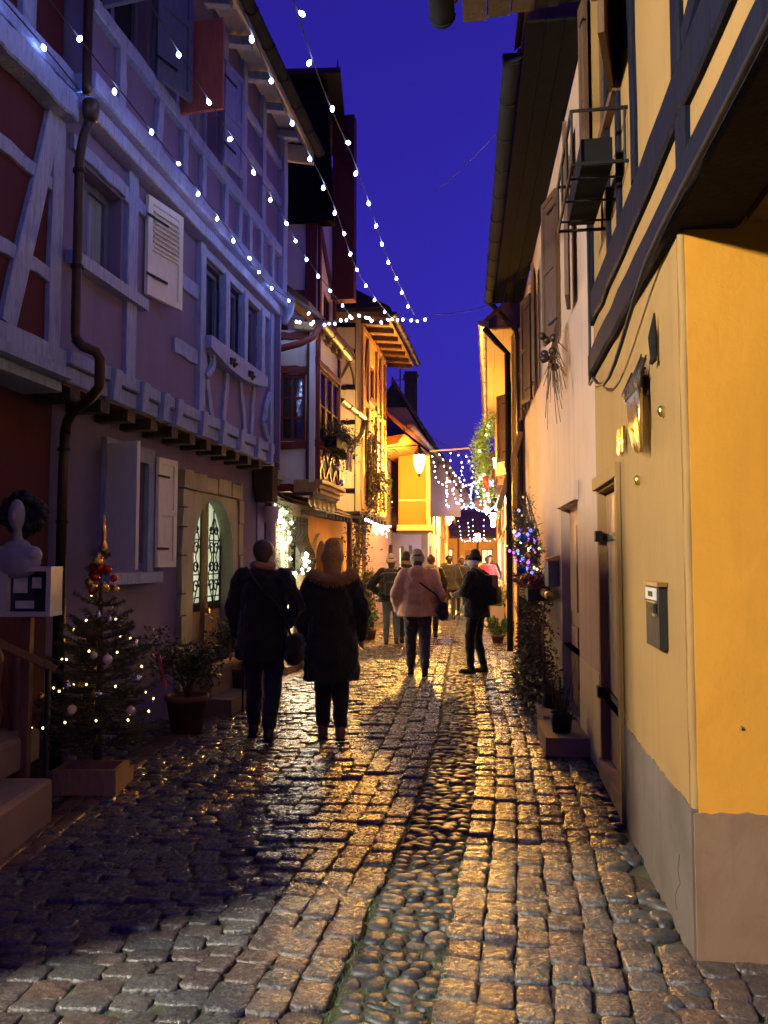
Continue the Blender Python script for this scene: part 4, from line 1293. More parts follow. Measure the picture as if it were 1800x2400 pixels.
# big gable behind, with chimney and aerial
gab = thing('gabled_roof_house', (0.2, 25, 0), 'house with a steep dull mauve gable, chimney and aerial, behind the street lamp', 'house')
GB = cross_frame(25.0, -4.0)
MB().prism(GB, [(0, 3.0), (6.5, 3.0), (6.5, 3.7), (4.28, 7.35), (0, .6 + 3.0)], -.3, 0).build('gable_wall', 'plaster_mauve', gab)
MB().prism(GB, [(3.82, 6.6), (4.74, 6.6), (4.28, 7.40)], .01, .06).build('gable_top', 'roof_dark', gab)
MB().hexa([GB.p(4.25, .25, 7.45), GB.p(4.25, -6, 7.45), GB.p(6.75, -6, 3.4), GB.p(6.75, .25, 3.4), GB.p(4.25, .25, 7.6), GB.p(4.25, -6, 7.6), GB.p(6.9, -6, 3.45), GB.p(6.9, .25, 3.45)]).build('roof', 'roof_far', gab)
ch = MB().box(.70, 1.12, 25.6, 26.1, 4.8, 7.95).build('chimney', 'roof_dark', gab)
MB().box(.66, 1.16, 25.56, 26.14, 7.75, 7.84).build('chimney_cap', 'roof_dark', ch)
MB().tube([(.55, 25.8, 6.2), (.55, 25.8, 8.1)], .02, 5).build('aerial', 'iron', gab)
MB().tube([(.35, 25.8, 7.7), (.8, 25.8, 7.7)], .012, 5).build('aerial_arm', 'iron', gab)

# row of houses further along on the left
for i, (y0, y1, x0, x1, h, mat, nm, lab) in enumerate((
        (27.2, 33.5, 1.55, 2.45, 4.6, 'plaster_pink', 'terraced_house', 'pink fronted house just beyond the orange lit bay, left side'),
        (33.6, 41.0, 2.35, 3.25, 4.3, 'plaster_cream', 'terraced_house', 'small cream fronted house far along the street by the second lamp, left side'),
        (41.1, 58.0, 3.1, 4.9, 4.2, 'plaster_ochre', 'terraced_house', 'ochre house at the far end of the street, left side'))):
    f = Frame(x0, y0, (x1 - x0) / (y1 - y0), 1)
    L = (y1 - y0)
    hs = thing(nm, f.p(L / 2, 0, 0), lab, 'house', 'houses further down the street')
    holes = [(L * a, L * a + .9, 2.6, 3.7) for a in (.12, .42, .72)] + [(L * .1, L * .1 + .9, .1, 2.1), (L * .55, L * .55 + 1.1, .8, 2.0)]
    mb = MB(); wall_mesh(mb, f, 0, L, 0, h, 0, .3, holes); mb.build('wall', mat, hs)
    MB().fbox(f, 0, .12, -5, -.3, 0, h).build('end_wall', mat, hs)
    for hcount, q in enumerate(holes):
        if q[2] > .5:
            window(f, *q, -.05, hs, 'shutter_white', 'glass_lit_warm' if hcount in (1, 4) else 'glass_dark', 2, 2, .07)
            if q[2] > 2:
                MB().fbox(f, q[0] - .45, q[0] - .03, .005, .05, q[2], q[3]).build('shutter', 'shutter_red', hs)
                MB().fbox(f, q[1] + .03, q[1] + .45, .005, .05, q[2], q[3]).build('shutter', 'shutter_red', hs)
        else:
            MB().fbox(f, q[0], q[1], -.2, -.15, q[2], q[3]).build('door', 'wood_door', hs)
    MB().hexa([f.p(-.2, .45, h - .1), f.p(L, .45, h - .1), f.p(L, -3, h + 2.4), f.p(-.2, -3, h + 2.4), f.p(-.2, .45, h), f.p(L, .45, h), f.p(L, -3, h + 2.55), f.p(-.2, -3, h + 2.55)]).build('roof', 'roof_far', hs)
    gutter(f, -.2, L, .52, h - .02, .08, 'copper', hs, 2.0)

# house that closes the street
end = thing('end_house', (6.8, 60, 0), 'low house with a broad brown roof closing the far end of the street, lit yellow', 'house')
EN = cross_frame(60.0, 3.4)
holes = [(1.2, 2.0, 1.0, 2.4), (2.9, 3.6, .1, 2.3), (4.2, 5.1, 1.0, 2.4), (5.9, 6.6, 1.0, 2.4)]
mb = MB(); wall_mesh(mb, EN, 0, 8, 0, 3.35, 0, .3, holes); mb.build('wall', 'plaster_ochre', end)
for q in holes:
    if q[2] > .5: window(EN, *q, -.05, end, 'timber_brown', 'glass_lit_warm', 2, 2, .08)
    else: MB().fbox(EN, q[0], q[1], -.2, -.15, q[2], q[3]).build('door', 'wood_door', end)
for s in (.6, 2.4, 3.9, 5.5, 7.2):
    fbeam(EN, s, 0, s, 3.3, .16, -.02, .05, 'timber_brown', end)
MB().hexa([EN.p(-.5, .5, 3.2), EN.p(8.5, .5, 3.2), EN.p(8.5, -3.5, 5.4), EN.p(-.5, -3.5, 5.4), EN.p(-.5, .5, 3.35), EN.p(8.5, .5, 3.35), EN.p(8.5, -3.5, 5.55), EN.p(-.5, -3.5, 5.55)]).build('roof', 'roof_far', end)

# ------------------------------------------------------------------ right: yellow corner house
BL = 'timber_blue'
yel = thing('yellow_corner_house', FR.p(1.3, 0, 0), 'yellow and beige corner house with dark blue timbers and a grey plinth, right foreground', 'house')
FX = -.08            # painted plinth stands a little proud
mb = MB(); wall_mesh(mb, FR, .055, 2.72, .60, 3.03, 0, .35, [(1.68, 2.66, .60, 2.12)]); mb.build('street_wall', 'plaster_beige', yel)
mb = MB(); wall_mesh(mb, FR, .055, 2.72, 0, .60, .004, .354, [(1.68, 2.66, .0, .60)]); mb.build('plinth', 'plaster_plinth', yel)
# return wall facing the camera
RW = Frame(1.26, 3.2, 0, 1); RW.d = (1, 0.0); RW.n = (0, -1)
q_ = math.radians(-4.0)
RW.d = (math.cos(q_), math.sin(q_)); RW.n = (math.sin(q_), -math.cos(q_))
mb = MB(); wall_mesh(mb, RW, .022, 2.6, .55, 3.072, 0, .058); mb.build('return_wall', 'plaster_yellow', yel)
def wavy_plinth(fr, s0, s1, z, d, mat, parent, seed):
    rq = random.Random(seed); n = int((s1 - s0) / .035)
    up = [(s0 + (s1 - s0) * k / n, z + rq.gauss(0, .004) + .006 * math.sin(k * .37)) for k in range(n + 1)]
    lo = [(a, -.03) for a, _ in up]
    MB().strip(fr, up, lo, -.02, d).build('plinth', mat, parent)
wavy_plinth(RW, .002, 2.6, .583, .007, 'plaster_plinth', yel, 3)
wavy_plinth(FR, .0, 1.595, .60, .008, 'plinth_grey', yel, 4)
rq = random.Random(31)
pts = [Vector((1.281 + .0025 * math.sin(k * .6) + rq.gauss(0, .0005), 3.221, .55 + 2.5 * k / 40)) for k in range(41)]
MB().tube(pts, [.021 + .0012 * math.sin(k * 1.1) for k in range(41)], 14).build('worn_corner', 'plaster_beige', yel, True)
# hairline cracks in the render
for a, b, L in ():
    q = [RW.p(a, .0, b)]
    for k in range(9): q.append(q[-1] + Vector((rq.gauss(0, .012), 0, -L / 9)))
    MB().tube(q, .0008, 3).build('crack', 'plaster_plinth', yel)
q = [FR.p(.22, .0085, .34)]
for k in range(8): q.append(q[-1] + Vector((rq.gauss(0, .006), rq.gauss(0, .006), -.03)))
MB().tube(q, .0011, 3).build('crack', 'soil', yel)
# old fixing holes and chips in the render
for s, z, r in ((.42, 1.0, .011), (.20, .93, .009), (.50, 1.42, .006), (.36, 1.05, .006)):
    MB().ball(RW.p(s, .0, z), r, 7, 4).build('render_chip', 'plaster_plinth', yel)
# upper floor: flush with the street wall, and carried on over the recess towards the camera
mb = MB(); wall_mesh(mb, FR, -4.2, 2.72, 3.22, 6.2, 0, .3, [(1.40, 2.55, 4.55, 5.95), (-.95, -.30, 3.9, 5.2)]); mb.build('upper_wall', 'plaster_beige', yel)
def rb(*a, **k): return fbeam(FR, *a, mat=BL, parent=yel, **k)
rb(-4.2, 3.125, 2.72, 3.125, .19, -.25, .05, n=24, jit=.010)
rb(-4.2, 3.55, 2.72, 3.55, .24, -.15, .035, n=24, jit=.012)
for s, w in ((-1.05, .13), (-.10, .12), (.88, .07), (1.37, .06), (1.80, .05), (2.66, .06)):
    rb(s, 3.67, s, 6.15, w, -.15, .03, n=6)
rb(-.16, 3.23, -.16, 3.44, .13, -.15, .033, n=2)
rb(1.05, 4.55, -.02, 6.1, .12, -.15, .032, n=5)
rb(-.24, 3.70, -.92, 3.92, .12, -.15, .032, n=3)
# soffit of the overhang: boards and beams
for k in range(12):
    a = -4.1 + k * .40
    MB().hexa([FR.p(a, -2.6, 3.075), FR.p(a + .39, -2.6, 3.075), FR.p(a + .39, -.27, 3.075), FR.p(a, -.27, 3.075), FR.p(a, -2.6, 3.10), FR.p(a + .39, -2.6, 3.10), FR.p(a + .39, -.27, 3.10), FR.p(a, -.27, 3.10)]).build('soffit_board', 'timber_dark', yel)
fbeam(FR, -4.1, 3.06, -.05, 3.06, .10, -.42, -.26, 'timber_dark', yel)
# big brown casement with open shutters
window(FR, 1.40, 2.55, 4.55, 5.95, -.05, yel, 'shutter_brown', 'glass_dark', 2, 3, .09, .08, sill=.10)
shutter(FR, 1.38, .03, 4.5, 6.0, .58, 14, 'shutter_brown', yel, hinge=-1)
shutter(FR, 2.57, .03, 4.5, 6.0, .14, 10, 'shutter_brown', yel, hinge=1)
window(FR, -.95, -.30, 3.9, 5.2, -.05, yel, 'shutter_brown', 'glass_dark', 2, 2, .08, .08)
# plank door with iron hinges, recessed
mb = MB()
for k in range(5):
    s = 1.70 + k * .19
    pb = MB().fbox(FR, s, s + .185, -.11, -.06, .14, 2.10)
    o = pb.build('door_plank', 'wood_door', yel)
for z in (.62, 1.78):
    MB().fbox(FR, 1.9, 2.68, -.06, -.045, z - .025, z + .025).build('strap_hinge', 'iron', yel)
    MB().fbox(FR, 2.60, 2.68, -.02, .03, z - .03, z + .05).build('hinge_pin', 'iron', yel)
MB().lathe(FR.p(1.86, -.04, 1.12), [(.03, 0), (.034, .02), (.03, .04)], 8).build('door_boss', 'iron', yel)
MB().tube([FR.p(1.86 + .035 * math.cos(a), -.04, 1.06 + .05 * math.sin(a)) for a in [k / 12 * 6.283 for k in range(13)]], .008, 6).build('door_ring', 'iron', yel)
MB().fbox(FR, 1.66, 2.70, -.3, .02, 0, .13).build('threshold', 'step_stone', yel)
MB().fbox(FR, 1.60, 1.675, .005, .03, .0, 2.14).build('door_jamb', 'plaster_beige', yel)
MB().fbox(FR, 1.60, 2.72, .005, .035, 2.14, 2.23).build('door_lintel', 'plaster_beige', yel)
# eaves high above
for k in range(5):
    a = .05 + k * .19
    MB().fbox(FR, -4.2, 2.66, a, a + .185, 6.04 - k * .02, 6.06 - k * .02).build('soffit_board', 'timber_dark', yel)
gutter(FR, -4.2, 2.62, 1.16, 5.99, .10, 'zinc', yel)
MB().hexa([FR.p(-4.2, 1.15, 6.08), FR.p(2.7, 1.15, 6.08), FR.p(2.7, -3, 9.6), FR.p(-4.2, -3, 9.6), FR.p(-4.2, 1.15, 6.18), FR.p(2.7, 1.15, 6.18), FR.p(2.7, -3, 9.7), FR.p(-4.2, -3, 9.7)]).build('roof', 'roof_tile', yel)
# gilded wall ornament: a sprig with a dark stem and a gold head
orn = thing('wall_ornament', FR.p(.8, .02, 2.45), 'metal wall ornament of dark stalks with gilded tips, on the corner house', 'ornament')
ro = random.Random(8)
for k in range(44):
    s0 = .86 + ro.uniform(-.27, .27); s1 = .74 + (s0 - .86) * .40 + ro.uniform(-.02, .02)
    ztop = 2.62 + ro.uniform(-.04, .10) - abs(s0 - .84) * .25
    q = [FR.p(s0, .02, ztop), FR.p(s0 + ro.uniform(-.02, .02), .045 + ro.uniform(0, .02), 2.55), FR.p((s0 + s1) / 2 + ro.uniform(-.02, .02), .055, 2.47)]
    MB().tube(q, [.004, .012, .010], 5).build('stalk', 'bronze', orn, True)
    q = [FR.p((s0 + s1) / 2, .055, 2.48), FR.p(s1 + .03 * ro.uniform(-1, 1), .06, 2.31), FR.p(s1 + ro.uniform(-.04, .04), .05, 2.16 + ro.uniform(0, .12))]
    MB().tube(q, [.012, .017, .008], 5).build('gilt_tip', 'gold', orn, True)
or2 = thing('iron_spike', FR.p(.43, .02, 2.66), 'short dark iron spike fixed high on the beige wall beside the yellow corner', 'wall fitting')
MB().tube([FR.p(.43, .02, 2.80), FR.p(.43, .03, 2.68), FR.p(.44, .025, 2.57)], [.004, .022, .015], 6).build('spike', 'iron', or2)
for k in range(3):
    MB().ball(FR.p(.42 + .02 * k, .03, 2.57 + .01 * (k % 2)), .014, 6, 4).build('knob', 'iron', or2)
for s, z, lab in ((.36, 2.31, 'small gilded stud on the wall to the right of the gilded ornament'), (.99, 2.05, 'small gilded stud on the wall below the gilded ornament')):
    tag(MB().ball(FR.p(s, .01, z), .022, 8, 5, 1, 1, 1.3).build('gilt_stud', 'gold', None, True), lab, 'ornament', 'gilded studs')
num = thing('house_number', FR.p(1.45, .02, 2.3), 'gilded house number 84 above the plank door of the corner house', 'house number')
for ch_, s in (('8', 1.50), ('4', 1.37)):
    me = text_mesh(ch_, .22, .008)
    me.materials.clear(); me.materials.append(MATS['gold'])
    M = Matrix(((-FR.d[0], 0, FR.n[0], 0), (-FR.d[1], 0, FR.n[1], 0), (0, 1, 0, 0), (0, 0, 0, 1)))
    quick('digit', me, num, Matrix.Translation(FR.p(s, .02, 2.26)) @ M)
# letter box
mbx = thing('letter_box', FR.p(.45, .05, 1.2), 'dark brown metal letter box with name plate, right of the plank door', 'letter box')
MB().fbox(FR, 0.370, 0.670, .004, .040, 1.20, 1.49).build('body', 'mailbox_brown', mbx)
MB().fbox(FR, 0.355, 0.685, .004, .050, 1.491, 1.51).build('lid', 'brass', mbx)
MB().fbox(FR, 0.410, 0.650, .041, .046, 1.425, 1.482).build('name_plate', 'paper', mbx)
MB().fbox(FR, 0.480, 0.580, .046, .048, 1.44, 1.465).build('lettering', 'iron', mbx)
MB().fbox(FR, 0.400, 0.660, .041, .052, 1.412, 1.420).build('trim', 'brass', mbx)
MB().fbox(FR, 0.410, 0.470, .041, .045, 1.365, 1.405).build('slot', 'timber_black', mbx)
MB().fbox(FR, 0.410, 0.470, .041, .052, 1.352, 1.362).build('trim', 'brass', mbx)
MB().lathe(FR.p(.55, .043, 1.38), [(.012, -.01), (.012, .01)], 8).build('lock', 'brass', mbx)
# sagging cable under the beam
cab = thing('facade_cable', FR.p(1, .05, 3), 'black cable sagging along the beam of the corner house', 'cable')
pts = [FR.p(-3.5, .07, 3.05), FR.p(-1, .07, 3.03), FR.p(0, .07, 3.04)] + [FR.p(.1 + 2.4 * k / 10, .07, 3.05 - .30 * math.sin(math.pi * (k / 10) ** 1.5)) for k in range(1, 10)] + [FR.p(2.62, .05, 2.95), FR.p(2.66, .04, 3.3), FR.p(2.66, .04, 4.4)]
MB().tube(pts, .012, 6).build('cable', 'wire', cab, True)
# iron window-box rack
rk = thing('window_box_rack', FR.p(1.6, .2, 3.9), 'black iron rack with an empty flower box below the brown shutters of the corner house', 'flower box')
for z, nm in ((4.24, 'rail'), (3.92, 'rail')):
    MB().tube([FR.p(1.12, .0, z), FR.p(1.12, .32, z), FR.p(2.05, .32, z), FR.p(2.05, .0, z)], .012, 6).build(nm, 'iron', rk)
for s, d in ((1.12, .32), (2.05, .32), (1.43, .32), (1.74, .32), (1.12, .02), (2.05, .02)):
    MB().tube([FR.p(s, d, 3.92), FR.p(s, d, 4.24)], .008, 5).build('bar', 'iron', rk)
for s in (1.3, 1.6, 1.9):
    MB().tube([FR.p(s, .0, 3.92), FR.p(s, .32, 3.92)], .008, 5).build('bar', 'iron', rk)
MB().fbox(FR, 1.18, 2.0, .08, .26, 3.935, 4.10).build('trough', 'black_pot', rk)

# ------------------------------------------------------------------ right: pink house
pnk = thing('pink_house', FP.p(3, 0, 0), 'pale pink plastered house with brown shutters and a dark half-round gutter, right of the street', 'house')
holes = [(1.03, 2.24, .16, 2.14), (1.15, 1.95, 3.95, 5.45), (4.45, 5.15, 3.95, 5.45), (6.2, 6.75, 3.95, 5.45), (4.9, 5.7, .2, 2.05)]
mb = MB(); wall_mesh(mb, FP, 0.03, 6.9, .75, 6.0, 0, .35, [(a, b, max(.75, c), e) for a, b, c, e in holes]); mb.build('wall', 'plaster_pink', pnk)
mb = MB(); wall_mesh(mb, FP, .03, 6.9, 0, .75, .004, .354, [(1.03, 2.24, 0, .75), (4.9, 5.7, .0, .75)]); mb.build('plinth', 'plaster_cream', pnk)
d_ = MB().fbox(FP, 1.03, 2.24, -.15, -.09, .16, 2.14).build('door', 'wood_door', pnk)
for k in range(2):
    for z0, z1 in ((.35, .95), (1.1, 1.95)):
        MB().fbox(FP, 1.13 + .55 * k, 1.58 + .55 * k, -.09, -.075, z0, z1).build('panel', 'wood_door', d_)
MB().ball(FP.p(1.2, -.06, 1.45), .02, 8, 5).build('knob', 'brass', d_, True)
MB().fbox(FP, .9, 2.4, -.3, .0, 0, .16).build('threshold', 'step_stone', pnk)
d_ = MB().fbox(FP, 4.9, 5.7, -.2, -.14, .2, 2.05).build('door', 'wood_door', pnk)
for a, b, c, e in holes[1:4]:
    window(FP, a, b, c, e, -.12, pnk, 'shutter_brown', 'glass_dark', 2, 3, .06, sill=.06)
    shutter(FP, a - .02, .02, c - .02, e + .05, .42, 10, 'shutter_brown', pnk, hinge=-1)
    shutter(FP, b + .02, .02, c - .02, e + .05, .42, 14, 'shutter_brown', pnk, hinge=1)
# lintel board over the doorway, and eaves
MB().fbox(FP, .95, 2.3, .003, .04, 2.15, 2.32).build('door_lintel', 'plaster_pink', pnk)
for k in range(3):
    a = .02 + k * .155
    MB().fbox(FP, .06, 6.95, a, a + .15, 5.96, 5.985).build('soffit_board', 'timber_black', pnk)
gutter(FP, .55, 7.0, .56, 6.05, .09, 'zinc', pnk, .62)
MB().hexa([FP.p(.0, .5, 6.02), FP.p(7.0, .5, 6.02), FP.p(7.0, -3.2, 8.9), FP.p(0, -3.2, 8.9), FP.p(.0, .5, 6.06), FP.p(7.0, .5, 6.06), FP.p(7.0, -3.2, 8.94), FP.p(0, -3.2, 8.94)]).build('roof', 'roof_tile', pnk)
tiles(FP, .0, .6, .55, 6.08, -1.6, 7.70, pnk, .2, .2, under=False)
tiles(FP, .62, 7.0, .52, 6.09, .30, 6.25, pnk, .2, .2, under=False)
MB().tube([FP.p(6.95, .56, 5.98), FP.p(6.97, .4, 5.8), FP.p(6.98, .12, 5.5), FP.p(6.98, .08, 5.3), FP.p(6.98, .08, .1)], .05, 8).build('downpipe', 'copper', pnk, True)
# letter box and lamp-like brass bell beside the pink door
bx = thing('wall_box', FP.p(2.6, .06, 1.3), 'grey metal box with a sloping top on the pink wall beyond the panelled door', 'letter box')
MB().fbox(FP, 2.42, 2.80, .003, .12, 1.32, 1.60).build('body', 'grey_box', bx)
MB().hexa([FP.p(2.40, .003, 1.60), FP.p(2.82, .003, 1.60), FP.p(2.82, .15, 1.60), FP.p(2.40, .15, 1.60), FP.p(2.40, .003, 1.66), FP.p(2.82, .003, 1.66), FP.p(2.82, .15, 1.615), FP.p(2.40, .15, 1.615)]).build('lid', 'brass', bx)
tb = thing('newspaper_tube', FP.p(2.6, .1, 1.2), 'brass newspaper tube on the pink wall below the grey box', 'newspaper tube')
a_ = FP.p(2.35, .10, 1.22); b__ = FP.p(2.9, .12, 1.24)
MB().tube([a_, a_.lerp(b__, .3), b__], .05, 10).build('tube', 'brass', tb, True)
MB().tube([a_.lerp(b__, .38), a_.lerp(b__, .46)], .053, 10).build('band', 'iron', tb)
# stone stoop with its pots
stp = thing('stone_stoop', FP.p(.9, .25, 0), 'low brown stone doorstep slab on the cobbles in front of the pink door', 'step')
MB().fbox(FP, .52, 1.25, .01, .36, 0, .15).build('slab', 'step_stone', stp)
MB().fbox(FP, 1.30, 2.2, .01, .30, 0, .17).build('slab', 'step_stone', stp)

# ------------------------------------------------------------------ right: house beyond, lit by the street lamp
amb = thing('amber_house', FH.p(5, 0, 0), 'tall narrow-looking house front lit amber with rows of brown shutters, beyond the pink house', 'house')
holes = [(1.0, 1.8, 3.5, 4.8), (3.4, 4.2, 3.5, 4.8), (5.8, 6.6, 3.5, 4.8), (8.6, 9.4, 3.5, 4.8), (1.6, 2.5, .1, 2.1), (4.2, 5.4, .8, 2.1), (7.4, 8.4, .1, 2.15), (9.6, 11.0, .7, 2.2)]
mb = MB(); wall_mesh(mb, FH, .1, 11.8, 0, 5.5, 0, .3, holes); mb.build('wall', 'plaster_ochre', amb)
for q in holes:
    if q[2] > 3:
        window(FH, *q, -.08, amb, 'shutter_white', 'glass_dark', 2, 3, .06, sill=.08)
        shutter(FH, q[0] - .02, .02, q[2], q[3], .42, 10, 'shutter_brown', amb, hinge=-1)
        shutter(FH, q[1] + .02, .02, q[2], q[3], .42, 35, 'shutter_brown', amb, hinge=1)
    elif q[2] > .5:
        window(FH, *q, -.08, amb, 'timber_brown', 'glass_lit_white' if q[0] > 9 else 'glass_lit_warm', 2, 1, .06)
    else:
        MB().fbox(FH, q[0], q[1], -.2, -.15, q[2], q[3]).build('door', 'timber_brown', amb)
for s in (.3, 2.6, 4.9, 7.2, 9.6, 11.6):
    fbeam(FH, s, 2.3, s, 5.45, .13, -.02, .05, 'timber_ochre', amb)
for z in (2.45, 3.2, 5.1):
    fbeam(FH, .3, z, 11.6, z, .14, -.02, .06, 'timber_ochre', amb, n=10)
for a, b, c, e in ((2.7, 3.3, 3.2, 5.0), (4.4, 5.0, 4.8, 3.3), (6.8, 5.0, 7.1, 3.3), (7.3, 3.3, 8.0, 5.0)):
    fbeam(FH, a, b, c, e, .11, -.02, .045, 'timber_brown', amb)
gutter(FH, .0, 12.0, .52, 5.66, .09, 'brass', amb, .7)
for k in range(3):
    MB().fbox(FH, .05, 11.9, .02 + k * .15, .165 + k * .15, 5.52, 5.545).build('soffit_board', 'timber_ochre', amb)
MB().hexa([FH.p(.0, .5, 5.62), FH.p(12, .5, 5.62), FH.p(12, -3, 8.4), FH.p(0, -3, 8.4), FH.p(.0, .5, 5.7), FH.p(12, .5, 5.7), FH.p(12, -3, 8.5), FH.p(0, -3, 8.5)]).build('roof', 'roof_tile', amb)
MB().tube([FH.p(.08, .5, 5.55), FH.p(.06, .3, 5.3), FH.p(.05, .12, 5.1), FH.p(.05, .12, .1)], .05, 8).build('downpipe', 'zinc', amb, True)
# timber strut against the pink gable end
MB().beam(FP.p(6.97, .45, 2.45), FP.p(6.97, .06, 3.75), Vector((FP.d[0], FP.d[1], 0)) * .05, Vector((FP.n[0], FP.n[1], 0)) * .05, 2, .003).build('bracket', 'timber_ochre', pnk)

# row on the right, further on
for y0, y1, x0, x1, h, mat, lab in (
        (24.6, 34.0, 3.75, 5.05, 4.9, 'plaster_white', 'white fronted shop house hung with garlands, right side, middle distance'),
        (34.2, 44.0, 5.05, 6.6, 4.4, 'plaster_ochre', 'ochre fronted house past the white shop, right side, far down the street'),
        (44.2, 59.0, 6.6, 9.0, 4.2, 'plaster_cream', 'last cream house on the right side before the end of the street')):
    f = Frame(x0, y0, (x1 - x0) / (y1 - y0), -1)
    L = (y1 - y0)
    hs = thing('terraced_house', f.p(L / 2, 0, 0), lab, 'house', 'houses further down the street')
    holes = [(L * a, L * a + .9, 2.9, 4.0) for a in (.08, .33, .58, .82)] + [(L * .1, L * .1 + 2.0, .6, 2.2), (L * .45, L * .45 + 1.0, .1, 2.15), (L * .68, L * .68 + 1.8, .7, 2.2)]
    mb = MB(); wall_mesh(mb, f, 0, L, 0, h, 0, .3, holes); mb.build('wall', mat, hs)
    for q in holes:
        if q[2] > 2:
            window(f, *q, -.05, hs, 'shutter_white', 'glass_dark', 2, 2, .07)
            MB().fbox(f, q[0] - .45, q[0] - .03, .005, .05, q[2], q[3]).build('shutter', 'shutter_brown', hs)
            MB().fbox(f, q[1] + .03, q[1] + .45, .005, .05, q[2], q[3]).build('shutter', 'shutter_brown', hs)
        elif q[2] > .5:
            window(f, *q, -.05, hs, 'timber_brown', 'glass_lit_white' if y0 < 30 else 'glass_lit_warm', 3, 1, .07)
        else:
            MB().fbox(f, q[0], q[1], -.2, -.15, q[2], q[3]).build('door', 'wood_door', hs)
    for z in (2.45, h - .3):
        fbeam(f, 0, z, L, z, .14, -.02, .05, 'timber_brown', hs, n=8)
    for k in range(int(L / 1.7)):
        fbeam(f, .2 + k * 1.7, 2.5, .2 + k * 1.7, h - .35, .12, -.02, .045, 'timber_brown', hs)
    MB().hexa([f.p(-.2, .45, h - .1), f.p(L, .45, h - .1), f.p(L, -3, h + 2.4), f.p(-.2, -3, h + 2.4), f.p(-.2, .45, h), f.p(L, .45, h), f.p(L, -3, h + 2.55), f.p(-.2, -3, h + 2.55)]).build('roof', 'roof_far', hs)
    gutter(f, -.2, L, .52, h - .02, .08, 'copper', hs, 2.0)

# ------------------------------------------------------------------ street lanterns
def lantern(wall_pt, pos, label, globe, r=.125, group='wall lanterns'):
    """iron wall bracket carrying a lantern with a lit glass bowl"""
    p = Vector(pos); w = Vector(wall_pt)
    t = thing('street_lantern', p - Vector((0, 0, .5)), label, 'lantern', group)
    MB().lathe(p, [(.03, -.26), (r * .55, -.20), (r * .9, -.06), (r, .06), (r * .96, .13)], 14).build('globe', globe, t, True)
    MB().lathe(p, [(r * 1.02, .135), (r * 1.18, .15), (r * .75, .24), (.05, .30), (.03, .38)], 14).build('cap', 'iron', t, True)
    MB().lathe(p, [(.02, -.36), (.035, -.33), (.045, -.265), (.02, -.262)], 8).build('finial', 'iron', t, True)
    MB().tube([w + Vector((0, 0, .34)), p + Vector((0, 0, .38))], .014, 6).build('arm', 'iron', t)
    c = []
    for k in range(18):
        a = k / 17 * 4.2
        q = w.lerp(p, .38)
        c.append(q + Vector(((p - w).normalized().x * .16 * math.cos(a) * (1 - k / 26), (p - w).normalized().y * .16 * math.cos(a) * (1 - k / 26), .20 + .14 * math.sin(a) * (1 - k / 26))))
    MB().tube(c, .009, 5).build('scroll', 'iron', t)
    MB().tube([w + Vector((0, 0, -.05)), w.lerp(p, .5) + Vector((0, 0, .33))], .010, 5).build('stay', 'iron', t)
    MB().box(w.x - .02, w.x + .02, w.y - .04, w.y + .04, w.z - .12, w.z + .42).build('wall_plate', 'iron', t)
    return t
lantern((-.22, 17.75, 3.85), (.818, 17.75, 3.885), 'glowing orange wall lantern by the orange lit bay, nearest of the lit lanterns', 'globe_street')
lantern((2.28, 32.0, 3.3), (2.72, 32.0, 3.32), 'glowing orange wall lantern further along on the left, above the crowd', 'globe_street', .13)
lantern((4.3, 50.0, 3.1), (6.1, 50.0, 3.12), 'small glowing lantern at the far end of the street', 'globe_street', .15)
lantern((FA.p(7.65, .21, 3.7).x, FA.p(7.65, .21, 3.7).y, 3.7), (FA.p(7.65, .42, 3.7).x - .03, FA.p(7.65, .42, 3.7).y, 3.72), 'small warm wall lantern tucked behind the dark red oriel', 'globe_small_assumed', .085)  # assumed lamp, out of view, added to light the ochre end wall
behind = lantern((-6.3, -.2, 5.0), (-5.9, -.2, 5.0), 'lamp post lantern in the side street behind the photographer', 'globe_behind_assumed', .16)  # assumed, unseen lamp added to light the yellow wall and foreground
MB().lathe((-6.3, -.2, 0), [(.09, 0), (.07, .5), (.05, 1.0), (.04, 5.4)], 10).build('assumed_lamp_post', 'iron', behind, True)

# ------------------------------------------------------------------ fairy lights
def bulb_mesh(name, mat, r, l):
    mb = MB(); mb.lathe((0, 0, 0), [(r * .35, 0), (r * .8, -l * .25), (r, -l * .55), (r * .7, -l * .85), (r * .15, -l)], 8)
    o = mb.build(name, mat); me = o.data
    me.polygons.foreach_set('use_smooth', [True] * len(me.polygons))
    bpy.data.objects.remove(o)
    return me
BULB_ME = bulb_mesh('bulb', 'bulb_cool', .0155, .042)
BULB_FAR = bulb_mesh('bulb', 'bulb_cool', .015, .042)
BULB_ICE = bulb_mesh('bulb', 'bulb_icicle', .016, .04)
BULB_WARM = bulb_mesh('bulb', 'bulb_warm', .0075, .017)
BULB_WHITE = bulb_mesh('bulb', 'bulb_white', .022, .05)
BULB_CYAN = bulb_mesh('bulb', 'bulb_cyan', .02, .055)
def resample(pts, step):
    pts = [Vector(p) for p in pts]
    out = []; need = step * .5
    for a, b in zip(pts, pts[1:]):
        L = (b - a).length; u = need
        while u < L:
            out.append(a.lerp(b, u / L)); u += step
        need = u - L
    return out
def sag(a, b, drop, n=24):
    a, b = Vector(a), Vector(b)
    return [a.lerp(b, k / n) - Vector((0, 0, drop * 4 * (k / n) * (1 - k / n))) for k in range(n + 1)]
